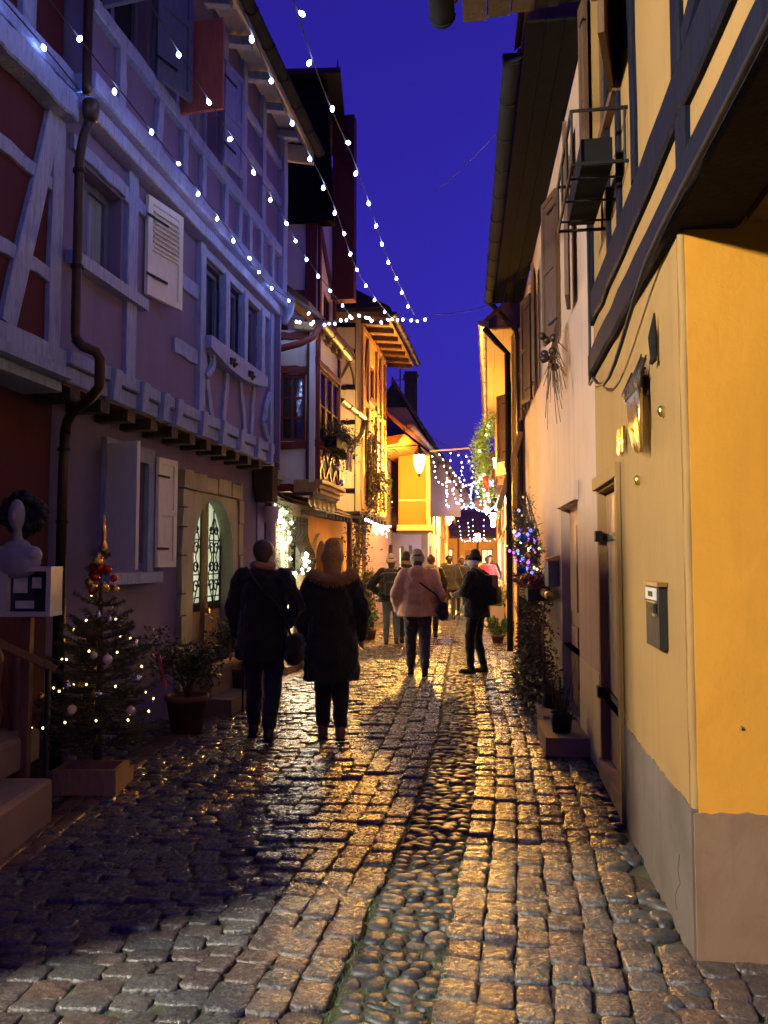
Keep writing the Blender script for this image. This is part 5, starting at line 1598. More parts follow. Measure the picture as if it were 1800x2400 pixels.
def light_string(pts, step, label, me=None, group='fairy light strings', jit=.02, wr=.005, name='light_string'):
    me = me or BULB_ME
    t = thing(name, Vector(pts[0]), label, 'fairy lights', group)
    MB().tube(pts, wr, 4).build('wire', 'wire', t)
    rl = random.Random(len(label) * 7 + int(pts[0][0] * 100))
    for q in resample(pts, step):
        M = Matrix.Translation(q + Vector((rl.gauss(0, jit * .5), rl.gauss(0, jit), -.006))) @ Matrix.Rotation(rl.gauss(0, .5), 4, 'X') @ Matrix.Rotation(rl.gauss(0, .4), 4, 'Y')
        quick('bulb', me, t, M)
    return t
# five strings run overhead along the street and meet a cross string
STR = [((-2.55, 3.2, 5.05), (-2.22, 5.3, 5.02), (-2.05, 8.1, 4.98), (-1.62, 9.9, 5.02), (-1.15, 10.45, 4.98)),
       ((-2.35, 2.6, 5.1), (-1.92, 5.25, 5.0), (-1.60, 7.4, 4.95), (-1.42, 9.2, 4.98), (-.90, 10.4, 4.95)),
       ((-1.75, 2.2, 5.1), (-1.36, 5.0, 5.0), (-1.03, 6.9, 4.95), (-.86, 8.4, 4.97), (-.45, 10.4, 4.95)),
       ((-1.15, 2.0, 5.1), (-.82, 5.0, 5.0), (-.50, 6.9, 4.97), (-.30, 8.8, 4.97), (.10, 10.45, 4.95)),
       ((-.80, 1.8, 5.1), (-.51, 4.8, 5.0), (-.22, 6.5, 4.98), (.05, 8.5, 5.0), (.42, 10.4, 4.97))]
places = ['nearest the lilac house wall, leftmost', 'second from the lilac house wall', 'third of five, passing the red shutter', 'fourth of five, passing the lilac eaves gutter', 'rightmost of five, against the open sky']
def smooth_path(P, n=10):
    P = [Vector(p) for p in P]
    out = []
    for i in range(len(P) - 1):
        a, b, c, d = P[max(i - 1, 0)], P[i], P[i + 1], P[min(i + 2, len(P) - 1)]
        for k in range(n):
            u = k / n
            out.append(.5 * ((2 * b) + (c - a) * u + (2 * a - 5 * b + 4 * c - d) * u * u + (3 * b - a - 3 * c + d) * u ** 3))
    out.append(P[-1])
    return out
for P, pl in zip(STR, places):
    light_string(smooth_path(P), .50, 'overhead string of white bulbs along the street, ' + pl)
cross = sag((-1.78, 10.25, 5.10), (-.35, 10.45, 5.0), .18, 12) + sag((-.35, 10.45, 5.0), (.25, 10.5, 4.98), .07, 8)[1:] + sag((.25, 10.5, 4.98), (.66, 10.55, 5.03), .06, 6)[1:]
light_string(cross, .085, 'dense drooping row of white bulbs across the street where the overhead strings end', jit=.05)
cw = thing('suspension_wire', (.6, 10.5, 5), 'thin wire from the end of the bulb row to the pink house gutter', 'wire', 'thin wires across the sky')
MB().tube(sag((.66, 10.55, 5.03), (1.62, 11.0, 5.35), .04, 8), .006, 4).build('wire', 'wire', cw)
for a, b, lab in (((1.28, 7.6, 6.12), (.83, 12.0, 7.52), 'thin slack wire in the open sky left of the pink house gutter'), ((1.2, 26, 6.1), (4.2, 29, 5.3), 'thin wire sagging across the low sky above the far light strings')):
    cw = thing('suspension_wire', a, lab, 'wire', 'thin wires across the sky')
    MB().tube(sag(a, b, .05 if a[1] < 20 else .25, 12), .0035 if a[1] < 20 else .008, 4).build('wire', 'wire', cw)
# second group, hung from a bar beyond the lantern
bar = thing('light_bar', (1.8, 21, 4.6), 'horizontal bar across the street carrying hanging bulb strings beyond the lantern', 'bar')
MB().tube([(1.25, 21, 4.58), (2.36, 21.1, 4.68)], .022, 6).build('bar', 'timber_ochre', bar)
MB().tube([(2.36, 21.1, 4.68), (3.3, 21.4, 4.8)], .008, 4).build('stay_wire', 'wire', bar)
MB().tube([(1.25, 21, 4.58), (.3, 20.8, 4.5)], .008, 4).build('stay_wire', 'wire', bar)
nth = ['first', 'second', 'third', 'fourth', 'fifth']
for i in range(5):
    x = 1.30 + .25 * i; jx = random.Random(i * 5 + 1)
    pts = smooth_path([(x, 21, 4.6), (x + .10, 21.4, 4.3), (x + .22, 21.9, 4.05), (x + .42, 22.5, 3.86), (x + .62, 22.9, 3.90),
                       (x + .60, 23.6, 3.75), (x + .72, 24.5, 3.50), (x + .88, 25.2, 3.36), (x + 1.02, 25.6, 3.40), (x + 1.12, 26.0, 3.62)], 6)
    pts = [p + Vector((.05 * math.sin(p.z * 9 + i * 2), 0, .06 * math.sin(p.y * 5 + i * 1.7))) for p in pts]
    light_string(pts, .27, 'hanging string of white bulbs beyond the orange lantern, %s of five from left' % nth[i], BULB_FAR, 'far fairy light strings', .03, .005)
for i in range(4):
    x = 3.9 + .42 * i
    x += .1 * math.sin(i * 2.3)
    pts = smooth_path([(x, 40, 3.75 - .15 * math.sin(i * 1.9)), (x + .25, 42, 3.2), (x + .6, 44.5, 2.75), (x + 1.2, 46.5, 2.72), (x + 2.0, 48, 3.05)], 8)
    light_string(pts, .9, 'farthest string of white bulbs down the street, %s of four from left' % nth[i], BULB_FAR, 'farthest fairy light strings', .03, .006)
# icicle lights under the jetty of the ochre house
ic = sag(FA.p(9.3, .62, 2.42), FA.p(12.2, .66, 2.40), .05, 10)
t = light_string(ic, .075, 'dense cluster of white icicle lights under the jetty of the ochre house', BULB_ICE, 'icicle lights', .05)
for k in range(46):
    q = FA.p(RND.uniform(10.4, 12.1), .6 + RND.gauss(0, .06), 2.38 - abs(RND.gauss(0, .12)))
    quick('bulb', BULB_ICE, t, Matrix.Translation(q))
# hanging sign in a ring of blue-white lights, right side
sg = thing('ring_sign', (3.25, 25, 3.3), 'oval hanging sign in a ring of pale blue lights above the crowd, right side', 'sign')
MB().lathe((0, 0, 0), [(.2, -.02), (.22, 0), (.2, .02)], 16).build('board', 'leather_tan', sg, True, Matrix.Translation((3.22, 25, 3.42)) @ Matrix.Rotation(R_(90), 4, 'X') @ Matrix.Diagonal((1.35, 1, 1, 1)), local=True)
MB().tube([(3.22, 25, 3.66), (3.22, 25, 4.15)], .012, 5).build('hanger', 'iron', sg)
MB().tube([(3.2, 25, 4.15), (3.9, 25.2, 4.2)], .015, 5).build('arm', 'iron', sg)
ring = [(3.25 + .46 * math.cos(a), 25 + .06 * math.sin(3 * a), 3.66 + .46 * math.sin(a) + .12 * max(0, math.sin(a)) ) for a in [k / 36 * 6.283 for k in range(37)]]
light_string(ring, .075, 'ring of pale blue bulbs round the oval hanging sign', BULB_CYAN, 'blue lights', .05)
ring = [(3.35 + .3 * k / 8, 25.1, 4.12 + .12 * math.sin(k)) for k in range(9)]
light_string(ring, .05, 'knot of pale blue bulbs above the oval hanging sign', BULB_CYAN, 'blue lights', .06)
# white lantern and shop lights on the right
lt = thing('shop_lantern', (2.74, 18.0, 3.6), 'lantern with black hood and white lit glass on the amber house', 'lantern', 'wall lanterns')
MB().lathe((2.74, 18.0, 3.95), [(.02, .34), (.06, .28), (.24, .06), (.22, .04)], 8).build('hood', 'iron', lt)
MB().lathe((2.74, 18.0, 3.95), [(.17, .035), (.15, -.18)], 8).build('glass', 'glass_lit_white', lt)
MB().tube([(2.74, 18.0, 4.26), (3.0, 18.1, 4.36)], .015, 5).build('arm', 'iron', lt)
for i, (p, r) in enumerate((((2.86, 19.5, 2.92), .06), ((2.80, 19.6, 2.72), .075), ((2.74, 19.3, 2.60), .06), ((2.70, 19.0, 2.46), .06))):
    o = MB().ball(p, r, 10, 6).build('globe_lamp', 'bulb_white', None, True)
    tag(o, 'small round white lamp on the amber house front, %s from the top' % nth[i], 'lamp', 'round white lamps')
tube_ = thing('light_tube', (2.9, 18.6, 3.0), 'upright white light strip on the amber house beside the black hooded lantern', 'lamp')
MB().tube([(2.96, 18.6, 2.95), (2.96, 18.6, 4.1)], .03, 6).build('tube', 'glass_lit_white', tube_, True)
MB().tube([(2.99, 18.62, 2.9), (2.99, 18.62, 4.15)], .02, 6).build('mount', 'iron', tube_)

# ------------------------------------------------------------------ plants and decorations
def fir(loc, h, rad, seed, label, stand=True, base=.16, sparse_top=.6, dens=1.0):
    rf = random.Random(seed)
    L = Vector(loc)
    t = thing('fir_tree', L, label, 'tree')
    MB().tube([L, L + Vector((.01, .0, h * .5)), L + Vector((-.01, .01, h * .97))], [.035, .024, .008], 8).build('trunk', 'bark', t, True)
    nb = MB(); br = MB()
    z = base
    while z < h - .06:
        f = (z - base) / (h - base)
        r = rad * (1 - f) ** (.85 if f < sparse_top else 1.0) + .04
        k = int((7 if f < sparse_top else 4) * dens) + 1
        a0 = rf.uniform(0, 6.28)
        for i in range(k):
            a = a0 + i / k * 6.283 + rf.uniform(-.3, .3)
            rr = r * rf.uniform(.65, 1.1)
            p0 = L + Vector((0, 0, z)); up = .25 + .5 * f
            tip = p0 + Vector((math.cos(a) * rr, math.sin(a) * rr, rr * up * rf.uniform(.4, 1.0) - (.12 * rr if f < .3 else 0)))
            mid = p0.lerp(tip, .5) - Vector((0, 0, rr * .06))
            br.tube([p0, mid, tip], [.009, .006, .003], 4)
            segs = [(p0.lerp(mid, .25), mid), (mid, tip)]
            side = (tip - p0).cross(Vector((0, 0, 1))).normalized()
            for u in (.35, .5, .65, .8, .92):
                c = p0.lerp(mid, u * 2) if u < .5 else mid.lerp(tip, u * 2 - 1)
                for sgn in (-1, 1):
                    e = c + (side * sgn + (tip - p0).normalized() * .8).normalized() * rr * .32 * (1.05 - u * .6)
                    e.z -= .01
                    br.tube([c, e], .003, 3, False); segs.append((c, e))
            for c, e in segs:
                n = max(8, int((e - c).length / .0042))
                for j in range(n):
                    q = c.lerp(e, j / n)
                    d = (e - c).normalized() * .6 + Vector((rf.gauss(0, 1), rf.gauss(0, 1), rf.gauss(.25, .7))).normalized()
                    d = d.normalized() * rf.uniform(.022, .04)
                    w = d.cross(Vector((rf.gauss(0, 1), rf.gauss(0, 1), rf.gauss(0, 1)))).normalized() * .0034
                    nb.add([q - w, q + w, q + d], [(0, 1, 2)])
        z += .062 if f < sparse_top else .12
    br.build('branches', 'bark', t, kind='stuff')
    nb.build('needles', 'fir_needle', t, kind='stuff')
    return t
TX, TY = -2.10, 5.72
tree = fir((TX, TY, .12), 1.58, .46, 4, 'decorated fir tree with white lights and baubles on a wooden stand, left foreground')
for a, b in (((TX - .22, TY, .06), (TX + .26, TY - .02, .06)), ((TX, TY - .22, .065), (TX, TY + .24, .065))):
    MB().beam(a, b, Vector((b[0] - a[0], b[1] - a[1], 0)).cross(Vector((0, 0, 1))).normalized() * .045, (0, 0, .05), 2, .003).build('stand_board', 'wood_raw', tree)
wb = thing('wooden_box', (TX + .05, TY - .2, 0), 'low wooden box at the foot of the decorated fir tree', 'box')
for x0, x1, y0, y1 in ((-.20, .24, -.03, 0), (-.20, .24, .22, .25), (-.20, -.17, 0, .22), (.21, .24, 0, .22)):
    MB().box(TX + .02 + x0, TX + .02 + x1, TY - .32 + y0, TY - .32 + y1, .002, .17).build('board', 'wood_raw', wb)
# string on the tree
rt = random.Random(12)
spir = []
for k in range(120):
    f = k / 119
    a = f * 6.283 * 4.2 + 2.4
    r = .40 * (1 - f) ** .85 + .05
    spir.append((TX + r * math.cos(a), TY + r * math.sin(a), .42 + .95 * f + .03 * math.sin(a * 3)))
light_string(spir, .21, 'string of small warm white lights wound round the decorated fir tree', BULB_WARM, 'tree lights', .01, .002)
def bauble(p, r, mat, label, group):
    t = MB(); t.ball(p, r, 12, 8); o = t.build('bauble', mat, None, True)
    tag(o, label, 'bauble', group)
    MB().lathe(p, [(r * .22, r * .95), (r * .22, r * 1.18)], 6).build('cap', 'gold', o)
    return o
for k in range(17):
    p = (TX + .03 + rt.uniform(-.08, .09), TY - .07 + rt.uniform(-.06, .04), 1.36 + rt.uniform(0, .33))
    c = k % 2
    bauble(p, rt.uniform(.024, .038), ('bauble_red', 'bauble_gold')[c], ('shiny red bauble in the cluster at the top of the fir tree', 'shiny gold bauble in the cluster at the top of the fir tree')[c], ('red baubles at the tree top', 'gold baubles at the tree top')[c])
top = thing('tree_topper', (TX, TY, 1.5), 'slender gold spire ornament on top of the decorated fir tree', 'tree topper')
MB().lathe((TX + .02, TY - .02, 1.66), [(.02, 0), (.035, .04), (.012, .10), (.02, .14), (.004, .30)], 8).build('spire', 'bauble_gold', top, True)
for i, (u, z, r, mat, lab) in enumerate(((-.06, .58, .032, 'bauble_pearl', 'pale peach bauble low on the right of the fir tree'), (.17, .92, .034, 'bauble_pearl', 'pale peach bauble at the upper right of the fir tree'),
        (.08, .95, .026, 'bauble_pearl', 'small peach bauble beside the upper right one on the fir tree'), (.33, .56, .032, 'bauble_pearl', 'pale bauble at the far lower right of the fir tree'),
        (.37, .78, .03, 'bauble_silver', 'silver bauble at the right edge of the fir tree'), (-.10, .74, .032, 'bauble_silver', 'silver bauble in the middle of the fir tree'),
        (.12, .68, .026, 'bauble_silver', 'small silver bauble right of the middle of the fir tree'), (-.30, .66, .024, 'bauble_gold', 'gold bauble at the left of the fir tree'))):
    bauble((TX + u, TY - .34 + .2 * abs(u), z), r, mat, lab, 'baubles on the fir tree')
for i, (u, z) in enumerate(((.06, 1.22), (.14, 1.19), (.33, 1.02))):
    c = Vector((TX + u, TY - .2, z))
    a = MB(); a.lathe(c, [(.0, .035), (.012, .028), (.016, .005), (.026, -.02), (.0, -.021)], 8)
    o = a.build('glass_bell', 'bauble_silver', None, True)
    tag(o, 'small clear glass bell hanging on the fir tree, %s from the left' % nth[i], 'bell', 'glass bells on the tree')
rb_ = thing('red_ribbon', (TX + .42, TY + .1, .8), 'narrow red ribbon hanging right of the decorated fir tree', 'ribbon')
MB().hexa([(TX + .40, TY + .1, .92), (TX + .414, TY + .1, .92), (TX + .414, TY + .104, .92), (TX + .40, TY + .104, .92), (TX + .47, TY + .06, .66), (TX + .486, TY + .06, .66), (TX + .486, TY + .064, .66), (TX + .47, TY + .064, .66)]).build('band', 'ribbon_red', rb_)

def shrub(loc, r, h, mat, leaf, n, seed, label, pot='terracotta', pot_r=.2, pot_h=.3, lift=0.0, slim=.4, name='potted_shrub', group=None, up=.4):
    rq = random.Random(seed); L = Vector(loc)
    t = thing(name, L, label, 'plant', group)
    z0 = lift
    if pot:
        MB().lathe(L + Vector((0, 0, lift)), [(pot_r * .72, 0), (pot_r * .95, pot_h * .86), (pot_r * 1.04, pot_h * .86), (pot_r * 1.04, pot_h), (pot_r * .9, pot_h), (pot_r * .86, pot_h * .9)], 16).build('pot', pot, t, True)
        MB().lathe(L + Vector((0, 0, lift + pot_h * .9)), [(0.001, 0), (pot_r * .88, .002)], 12, cap=False).build('soil', 'soil', t)
        z0 = lift + pot_h
    c = L + Vector((0, 0, z0 + h * .5))
    st = MB()
    tips = []
    for k in range(14):
        a = rq.uniform(0, 6.28); e = c + Vector((math.cos(a) * r * rq.uniform(.3, .9), math.sin(a) * r * rq.uniform(.3, .9), h * rq.uniform(-.2, .45)))
        b0 = L + Vector((rq.gauss(0, .02), rq.gauss(0, .02), z0 - .05))
        st.tube([b0, b0.lerp(e, .5) + Vector((0, 0, .05)), e], [.008, .006, .003], 4); tips.append((b0, e))
    st.build('stems', 'bark', t, kind='stuff')
    lobes = [(c + Vector((rq.gauss(0, r * .35), rq.gauss(0, r * .35), rq.gauss(0, h * .18))), rq.uniform(.35, .65)) for _ in range(9)]
    pts = []
    while len(pts) < n:
        lc, lr = rq.choice(lobes)
        d = Vector((rq.gauss(0, 1), rq.gauss(0, 1), rq.gauss(0, 1))).normalized() * (rq.random() ** .45)
        p = lc + Vector((d.x * r * lr, d.y * r * lr, d.z * h * .5 * lr * 1.2))
        if p.z > L.z + .03: pts.append(p)
    mb = MB(); leaf_cloud(mb, pts, leaf, rq, slim, up)
    mb.build('leaves', mat, t, kind='stuff')
    return t
shrub((-1.86, 7.35, 0), .34, .55, 'leaf_box', .05, 2200, 31, 'potted conifer with loose foliage just right of the fir tree, by the lilac wall', 'terracotta', .2, .34)
shrub((-1.58, 8.95, 0), .36, .62, 'leaf_dry', .06, 2000, 32, 'bushy potted plant in a terracotta pot in front of the arched door', 'terracotta', .22, .38)
shrub((-1.42, 9.75, 0), .28, .45, 'leaf_box', .055, 1100, 33, 'smaller dark potted plant beyond the arched door', 'terracotta', .17, .28)
tp = shrub((-.42, 16.3, 0), .42, .80, 'leaf_box', .07, 3000, 34, 'round clipped evergreen bush in front of the ochre house', 'terracotta', .24, .42, name='topiary_bush')
shrub((-.30, 15.6, 0), .26, .40, 'leaf_bright', .08, 500, 35, 'low lit leafy plant at the foot of the round clipped bush', 'terracotta', .15, .2)
# window-box planting on the oriel
def window_plant(fr, s0, s1, d, z, label, mat='leaf_dry', n=1500, drop=.35, seed=1, leaf=.055, box=True, tall=.22):
    rq = random.Random(seed)
    t = thing('window_box', fr.p((s0 + s1) / 2, d, z - .1), label, 'flower box')
    if box: MB().fbox(fr, s0, s1, d - .09, d + .09, z - .16, z).build('trough', 'black_pot', t)
    pts = []
    for k in range(n):
        s = rq.uniform(s0 - .05, s1 + .05); u = rq.random()
        pts.append(fr.p(s, d + rq.gauss(.02, .08), z + (rq.random() ** 1.4) * tall * (1 + .4 * math.sin(s * 9)) if u < .62 else z - rq.random() ** 1.6 * drop * (1 + .5 * math.sin(s * 13))))
    mb = MB(); leaf_cloud(mb, pts, leaf, rq, .38, .1); mb.build('leaves', mat, t, kind='stuff')
    return t
window_plant(FA, 5.5, 6.68, OD + .17, 3.42, 'flower box of grey-green foliage under the dark red oriel window', 'leaf_dry', 1800, .35, 2)
for i, (s, z) in enumerate(((5.75, 2.98), (6.05, 2.78))):
    bauble(FA.p(s, OD + .20, z), .05, 'bauble_silver', 'silver bauble hanging below the oriel flower box, %s from the left' % nth[i], 'baubles below the oriel')
bw = thing('ribbon_bow', FA.p(6.2, OD + .26, 3.1), 'pale peach ribbon bow hanging from the oriel flower box', 'ribbon')
for sgn in (-1, 1):
    MB().tube([FA.p(6.2, OD + .28, 3.32), FA.p(6.2 + sgn * .08, OD + .3, 3.2), FA.p(6.2 + sgn * .12, OD + .29, 2.98)], [.015, .03, .02], 5).build('tail', 'bauble_pearl', bw)
window_plant(FA, 10.2, 11.2, D2 + .14, 3.22, 'flower box spilling green foliage on the ochre house', 'leaf_bright', 700, .4, 3, .07)
# climbing vine at the corner of the ochre house
rv = random.Random(17)
vine = thing('climbing_vine', FA.p(9.4, .5, 0), 'bare climbing vine with dry leaves trained up the corner of the ochre house', 'plant')
mb = MB(); lp = []
for k in range(9):
    s = 9.3 + rv.uniform(-.05, .15); pts = [FA.p(9.34, .36, .05)]
    z = .6
    while z < rv.uniform(3.6, 5.2):
        pts.append(FA.p(s + rv.gauss(0, .12), D2 + .08 + rv.gauss(0, .03) if z > 2.5 else .4, z)); z += .35
        s += rv.uniform(-.05, .22)
    mb.tube(smooth_path(pts, 4), .012, 4)
    for q in pts[4:]:
        for _ in range(26): lp.append(q + Vector((rv.gauss(0, .12), rv.gauss(0, .12), rv.gauss(0, .14))))
mb.build('stems', 'bark', vine, kind='stuff')
mb = MB(); leaf_cloud(mb, lp, .07, rv, .5, 0); mb.build('leaves', 'leaf_dry', vine, kind='stuff')

# garland with lights round the green house's door
def garland(path, r, n, label, seed, bulbs=0, me=None, mat='fir_needle', leaf=.06, name='garland'):
    rq = random.Random(seed)
    pts = smooth_path(path, 8)
    t = thing(name, pts[0], label, 'garland')
    MB().tube(pts, .012, 5).build('core', 'bark', t)
    cl = [Vector(rq.choice(pts)) + Vector((rq.gauss(0, r), rq.gauss(0, r), rq.gauss(0, r))) for _ in range(n)]
    mb = MB(); leaf_cloud(mb, cl, leaf, rq, .2, .1); mb.build('sprigs', mat, t, kind='stuff')
    for k in range(bulbs):
        q = Vector(rq.choice(pts)) + Vector((rq.gauss(0, r * .7), -abs(rq.gauss(0, r)), rq.gauss(0, r * .7)))
        quick('bulb', me or BULB_WARM, t, Matrix.Translation(q))
    return t
BULB_WW = bulb_mesh('bulb', 'bulb_white', .02, .042)
garland([FA.p(5.0, .1, .5), FA.p(5.0, .1, 1.2), FA.p(5.02, .1, 1.8), FA.p(5.2, .1, 2.2), FA.p(5.45, .12, 2.35), FA.p(5.68, .1, 2.2), FA.p(5.84, .1, 1.8), FA.p(5.86, .1, 1.1)], .055, 2600, 'fir garland with warm lights arched round the green house door', 41, 48, BULB_WW)
wl = light_string([FA.p(6.2, .2, 1.40), FA.p(6.3, .22, 1.62), FA.p(6.42, .24, 1.74), FA.p(6.5, .22, 1.55), FA.p(6.55, .2, 1.38)], .06, 'little bunch of warm lights in the bellied window grille of the green house', BULB_WW, 'warm light bunches', .04)
lan = thing('candle_lantern', FA.p(5.75, .35, .4), 'bright white candle lantern standing on a pedestal beside the green house door', 'lantern')
MB().fbox(FA, 5.65, 5.85, .24, .44, 0, .62).build('pedestal', 'step_stone', lan)
MB().fbox(FA, 5.67, 5.83, .26, .42, .66, .94).build('glass', 'glass_candle', lan)
for a, b in ((5.655, .245), (5.825, .245), (5.655, .415), (5.825, .415)):
    MB().fbox(FA, a, a + .02, b, b + .02, .63, .96).build('post', 'iron', lan)
MB().fbox(FA, 5.65, 5.85, .24, .44, .625, .655).build('base', 'iron', lan)
MB().lathe(FA.p(5.75, .34, .96), [(.15, 0), (.05, .1), (.02, .14)], 4).build('roof', 'iron', lan)
for s, z, lab in ((7.4, 1.35, 'small grey meter box on the green wall right of the bellied grille'),):
    bxo = thing('meter_box', FA.p(7.2, .05, 1.0), lab, 'box')
    MB().fbox(FA, 5.92, 6.12, .003, .10, 1.02, 1.42).build('body', 'grey_box', bxo)
    MB().fbox(FA, 5.91, 6.13, .10, .11, 1.01, 1.43).build('cover', 'grey_box', bxo)
bd = thing('pedestal_basin', FA.p(6.3, .25, 0), 'pale green pedestal basin against the green wall', 'basin')
MB().lathe(FA.p(6.3, .28, 0), [(.16, 0), (.15, .06), (.09, .12), (.08, .7), (.12, .8), (.24, .92), (.26, .98), (.22, .99), (.1, .9)], 16).build('basin', 'plaster_green', bd, True)

# ------------------------------------------------------------------ bust and display case by the red wall
bst = thing('bust', (-2.40, 5.0, 1.57), 'white stylised bust with long face and round dark hair, on the display case', 'sculpture')
bm_ = MB()
B = Vector((-2.385, 5.0, 1.57))
bm_.ball(B + Vector((0, -.02, .335)), .1, 14, 10, .52, .55, 1.05)
bm_.cap(B + Vector((0, 0, .10)), B + Vector((0, -.005, .27)), .036, .026)
bm_.cap(B + Vector((-.10, 0, .075)), B + Vector((.10, 0, .075)), .062, .062)
bm_.ball(B + Vector((0, 0, .03)), .13, 12, 8, 1.22, .6, .85)
bm_.cap(B + Vector((-.04, 0, .13)), B + Vector((.04, 0, .13)), .045, .045)
bm_.cap(B + Vector((0, -.074, .35)), B + Vector((0, -.078, .31)), .006, .010)
remesh(bm_, 'figure', 'bust_white', bst, .008, 5)
hb = MB(); rh = random.Random(4)
for k in range(110):
    a = rh.uniform(0, 6.28); u = rh.random() ** .5
    hb.ball(B + Vector((.135 * u * math.cos(a), .045 + .07 * rh.random(), .35 + .135 * u * math.sin(a))), .034, 6, 4)
hb.build('hair', 'bust_hair', bst, True)
dc = thing('display_case', (-2.35, 5.05, 1.0), 'small white display case with papers behind glass, on a post by the red wall', 'display case')
DCx0, DCx1 = -2.52, -2.14
for x0, x1, z0, z1 in ((DCx0, DCx1, 1.25, 1.28), (DCx0, DCx1, 1.54, 1.57), (DCx0, DCx0 + .10, 1.28, 1.54), (DCx1 - .03, DCx1, 1.28, 1.54)):
    MB().box(x0, x1, 4.95, 5.15, z0, z1).build('case_side', 'white_paint', dc)
MB().box(DCx0, DCx1, 5.13, 5.15, 1.25, 1.57).build('case_back', 'timber_dark', dc)
MB().box(DCx0 + .10, DCx1 - .03, 5.0, 5.006, 1.28, 1.54).build('pane', 'glass_dark', dc)
for x, z, w, h in ((-2.40, 1.40, .09, .1), (-2.28, 1.43, .06, .07), (-2.385, 1.30, .12, .05)):
    MB().box(x, x + w, 4.994, 4.998, z, z + h).build('paper_sheet', 'paper', dc)
MB().box(-2.36, -2.30, 5.03, 5.09, 0, 1.25).build('post', 'timber_brown', dc)
for i, (x, y, h) in enumerate(((-2.55, 5.1, 1.05), (-2.47, 5.22, .95))):
    c_ = thing('carved_post', (x, y, 0), ('taller', 'shorter')[i] + ' turned brown wooden post standing by the red wall, left of the fir tree', 'post', 'turned posts')
    MB().lathe((x, y, 0), [(.05, 0), (.05, .2), (.035, .25), (.055, .38), (.035, .52), (.05, .62), (.03, .75), (.045, h - .08), (.02, h)], 10).build('shaft', 'timber_brown', c_, True)
hr = thing('stair_handrail', (-2.2, 4.9, 0), 'sloping brown handrail on a thin iron post above the stone steps', 'handrail')
MB().beam((-2.75, 4.3, 1.42), (-2.16, 5.1, .90), (.012, .012, .018), (.014, -.014, 0), 3, .002).build('rail', 'timber_brown', hr)
MB().tube([(-2.19, 5.05, 0), (-2.19, 5.05, .95)], .014, 6).build('post', 'iron', hr)
MB().tube([(-2.70, 4.36, .4), (-2.70, 4.36, 1.38)], .014, 6).build('post', 'iron', hr)
pst = thing('yellow_post', (-2.28, 6.1, 0), 'ochre yellow painted bollard half hidden behind the decorated fir tree', 'bollard')
MB().box(-2.36, -2.24, 6.0, 6.12, 0, .95).build('shaft', 'plaster_ochre', pst)
MB().box(-2.375, -2.225, 5.985, 6.135, .95, 1.0).build('cap', 'plaster_ochre', pst)
sts = thing('stone_steps', (-2.6, 4.5, 0), 'rounded sandstone doorstep in two tiers at the bottom left corner', 'steps')
def slab(x0, x1, y0, y1, z0, z1, parent):
    mb = MB(); r = .03
    def ring(i, z): return [(x0 + i, y0 + i, z), (x1 - i, y0 + i, z), (x1 - i, y1 - i, z), (x0 + i, y1 - i, z)]
    mb.rings([ring(0, z0), ring(0, z1 - r), ring(r * .3, z1 - r * .3), ring(r, z1)])
    return mb.build('slab', 'step_stone', parent)
slab(-3.3, -2.06, 3.6, 4.86, 0, .27, sts)
slab(-3.3, -2.34, 3.6, 5.3, .271, .48, sts)

# ------------------------------------------------------------------ right side: climbing plants and decorations on the pink wall
rp = random.Random(23)
hdg = thing('climbing_plant', FP.p(3.2, .25, 0), 'mass of dark trailing foliage along the foot of the pink wall', 'plant')
pts = []
for k in range(6500):
    s = rp.uniform(1.75, 5.0)
    dm = .12 + .34 * math.exp(-((s - 3.1) / 1.3) ** 2)
    zm = 1.22 + .12 * math.sin(s * 4)
    z = rp.random() * zm
    if s < 2.6: zm *= (s - 1.6); z = rp.random() * zm
    pts.append(FP.p(s, dm * (1.05 - .45 * z / 1.4) * rp.random() ** .5 + .02, .03 + z))
mb = MB(); leaf_cloud(mb, pts, .055, rp, .35, -.3); mb.build('leaves', 'leaf_dry', hdg, kind='stuff')
mb = MB()
for k in range(60):
    s = rp.uniform(2.2, 4.8); z = rp.uniform(.5, 1.25)
    mb.tube([FP.p(s, .1, .02), FP.p(s + rp.gauss(0, .1), .2, z * .6), FP.p(s + rp.gauss(0, .2), .25 + rp.gauss(0, .06), z)], .006, 4)
mb.build('stems', 'bark', hdg, kind='stuff')
MB().tube([FP.p(2.15, .22, .35), FP.p(2.3, .2, .95)], .010, 5).build('cane', 'wood_raw', hdg)
fb = thing('wall_planter', FP.p(3.5, .3, 1.2), 'wall planter with dull plum flowers above the trailing foliage on the pink wall', 'planter')
MB().fbox(FP, 2.9, 4.4, .05, .30, 1.14, 1.28).build('trough', 'timber_dark', fb)
mb = MB(); leaf_cloud(mb, [FP.p(rp.uniform(2.9, 4.5), .18 + rp.gauss(0, .09), 1.28 + rp.random() * .14) for _ in range(900)], .05, rp, .8, .3); mb.build('flowers', 'petal_plum', fb, kind='stuff')
dg_ = thing('fir_garland', FP.p(3.7, .2, 1.4), 'leaning bundle of fir branches hung with blue and violet lights on the pink wall', 'garland')
cl = []; segs = []
for k in range(34):
    s0 = rp.uniform(3.2, 4.2); z0 = rp.uniform(1.3, 1.9)
    a = FP.p(s0, .12, z0); b = FP.p(s0 + rp.uniform(-.1, .5), .18 + rp.uniform(0, .28), min(2.55, z0 + rp.uniform(.3, .62)))
    segs.append((a, b))
    for j in range(90):
        cl.append(a.lerp(b, rp.random()) + Vector((rp.gauss(0, .03), rp.gauss(0, .03), rp.gauss(0, .03))))
mb = MB()
for a, b in segs: mb.tube([a, b], .007, 4)
mb.build('branches', 'bark', dg_, kind='stuff')
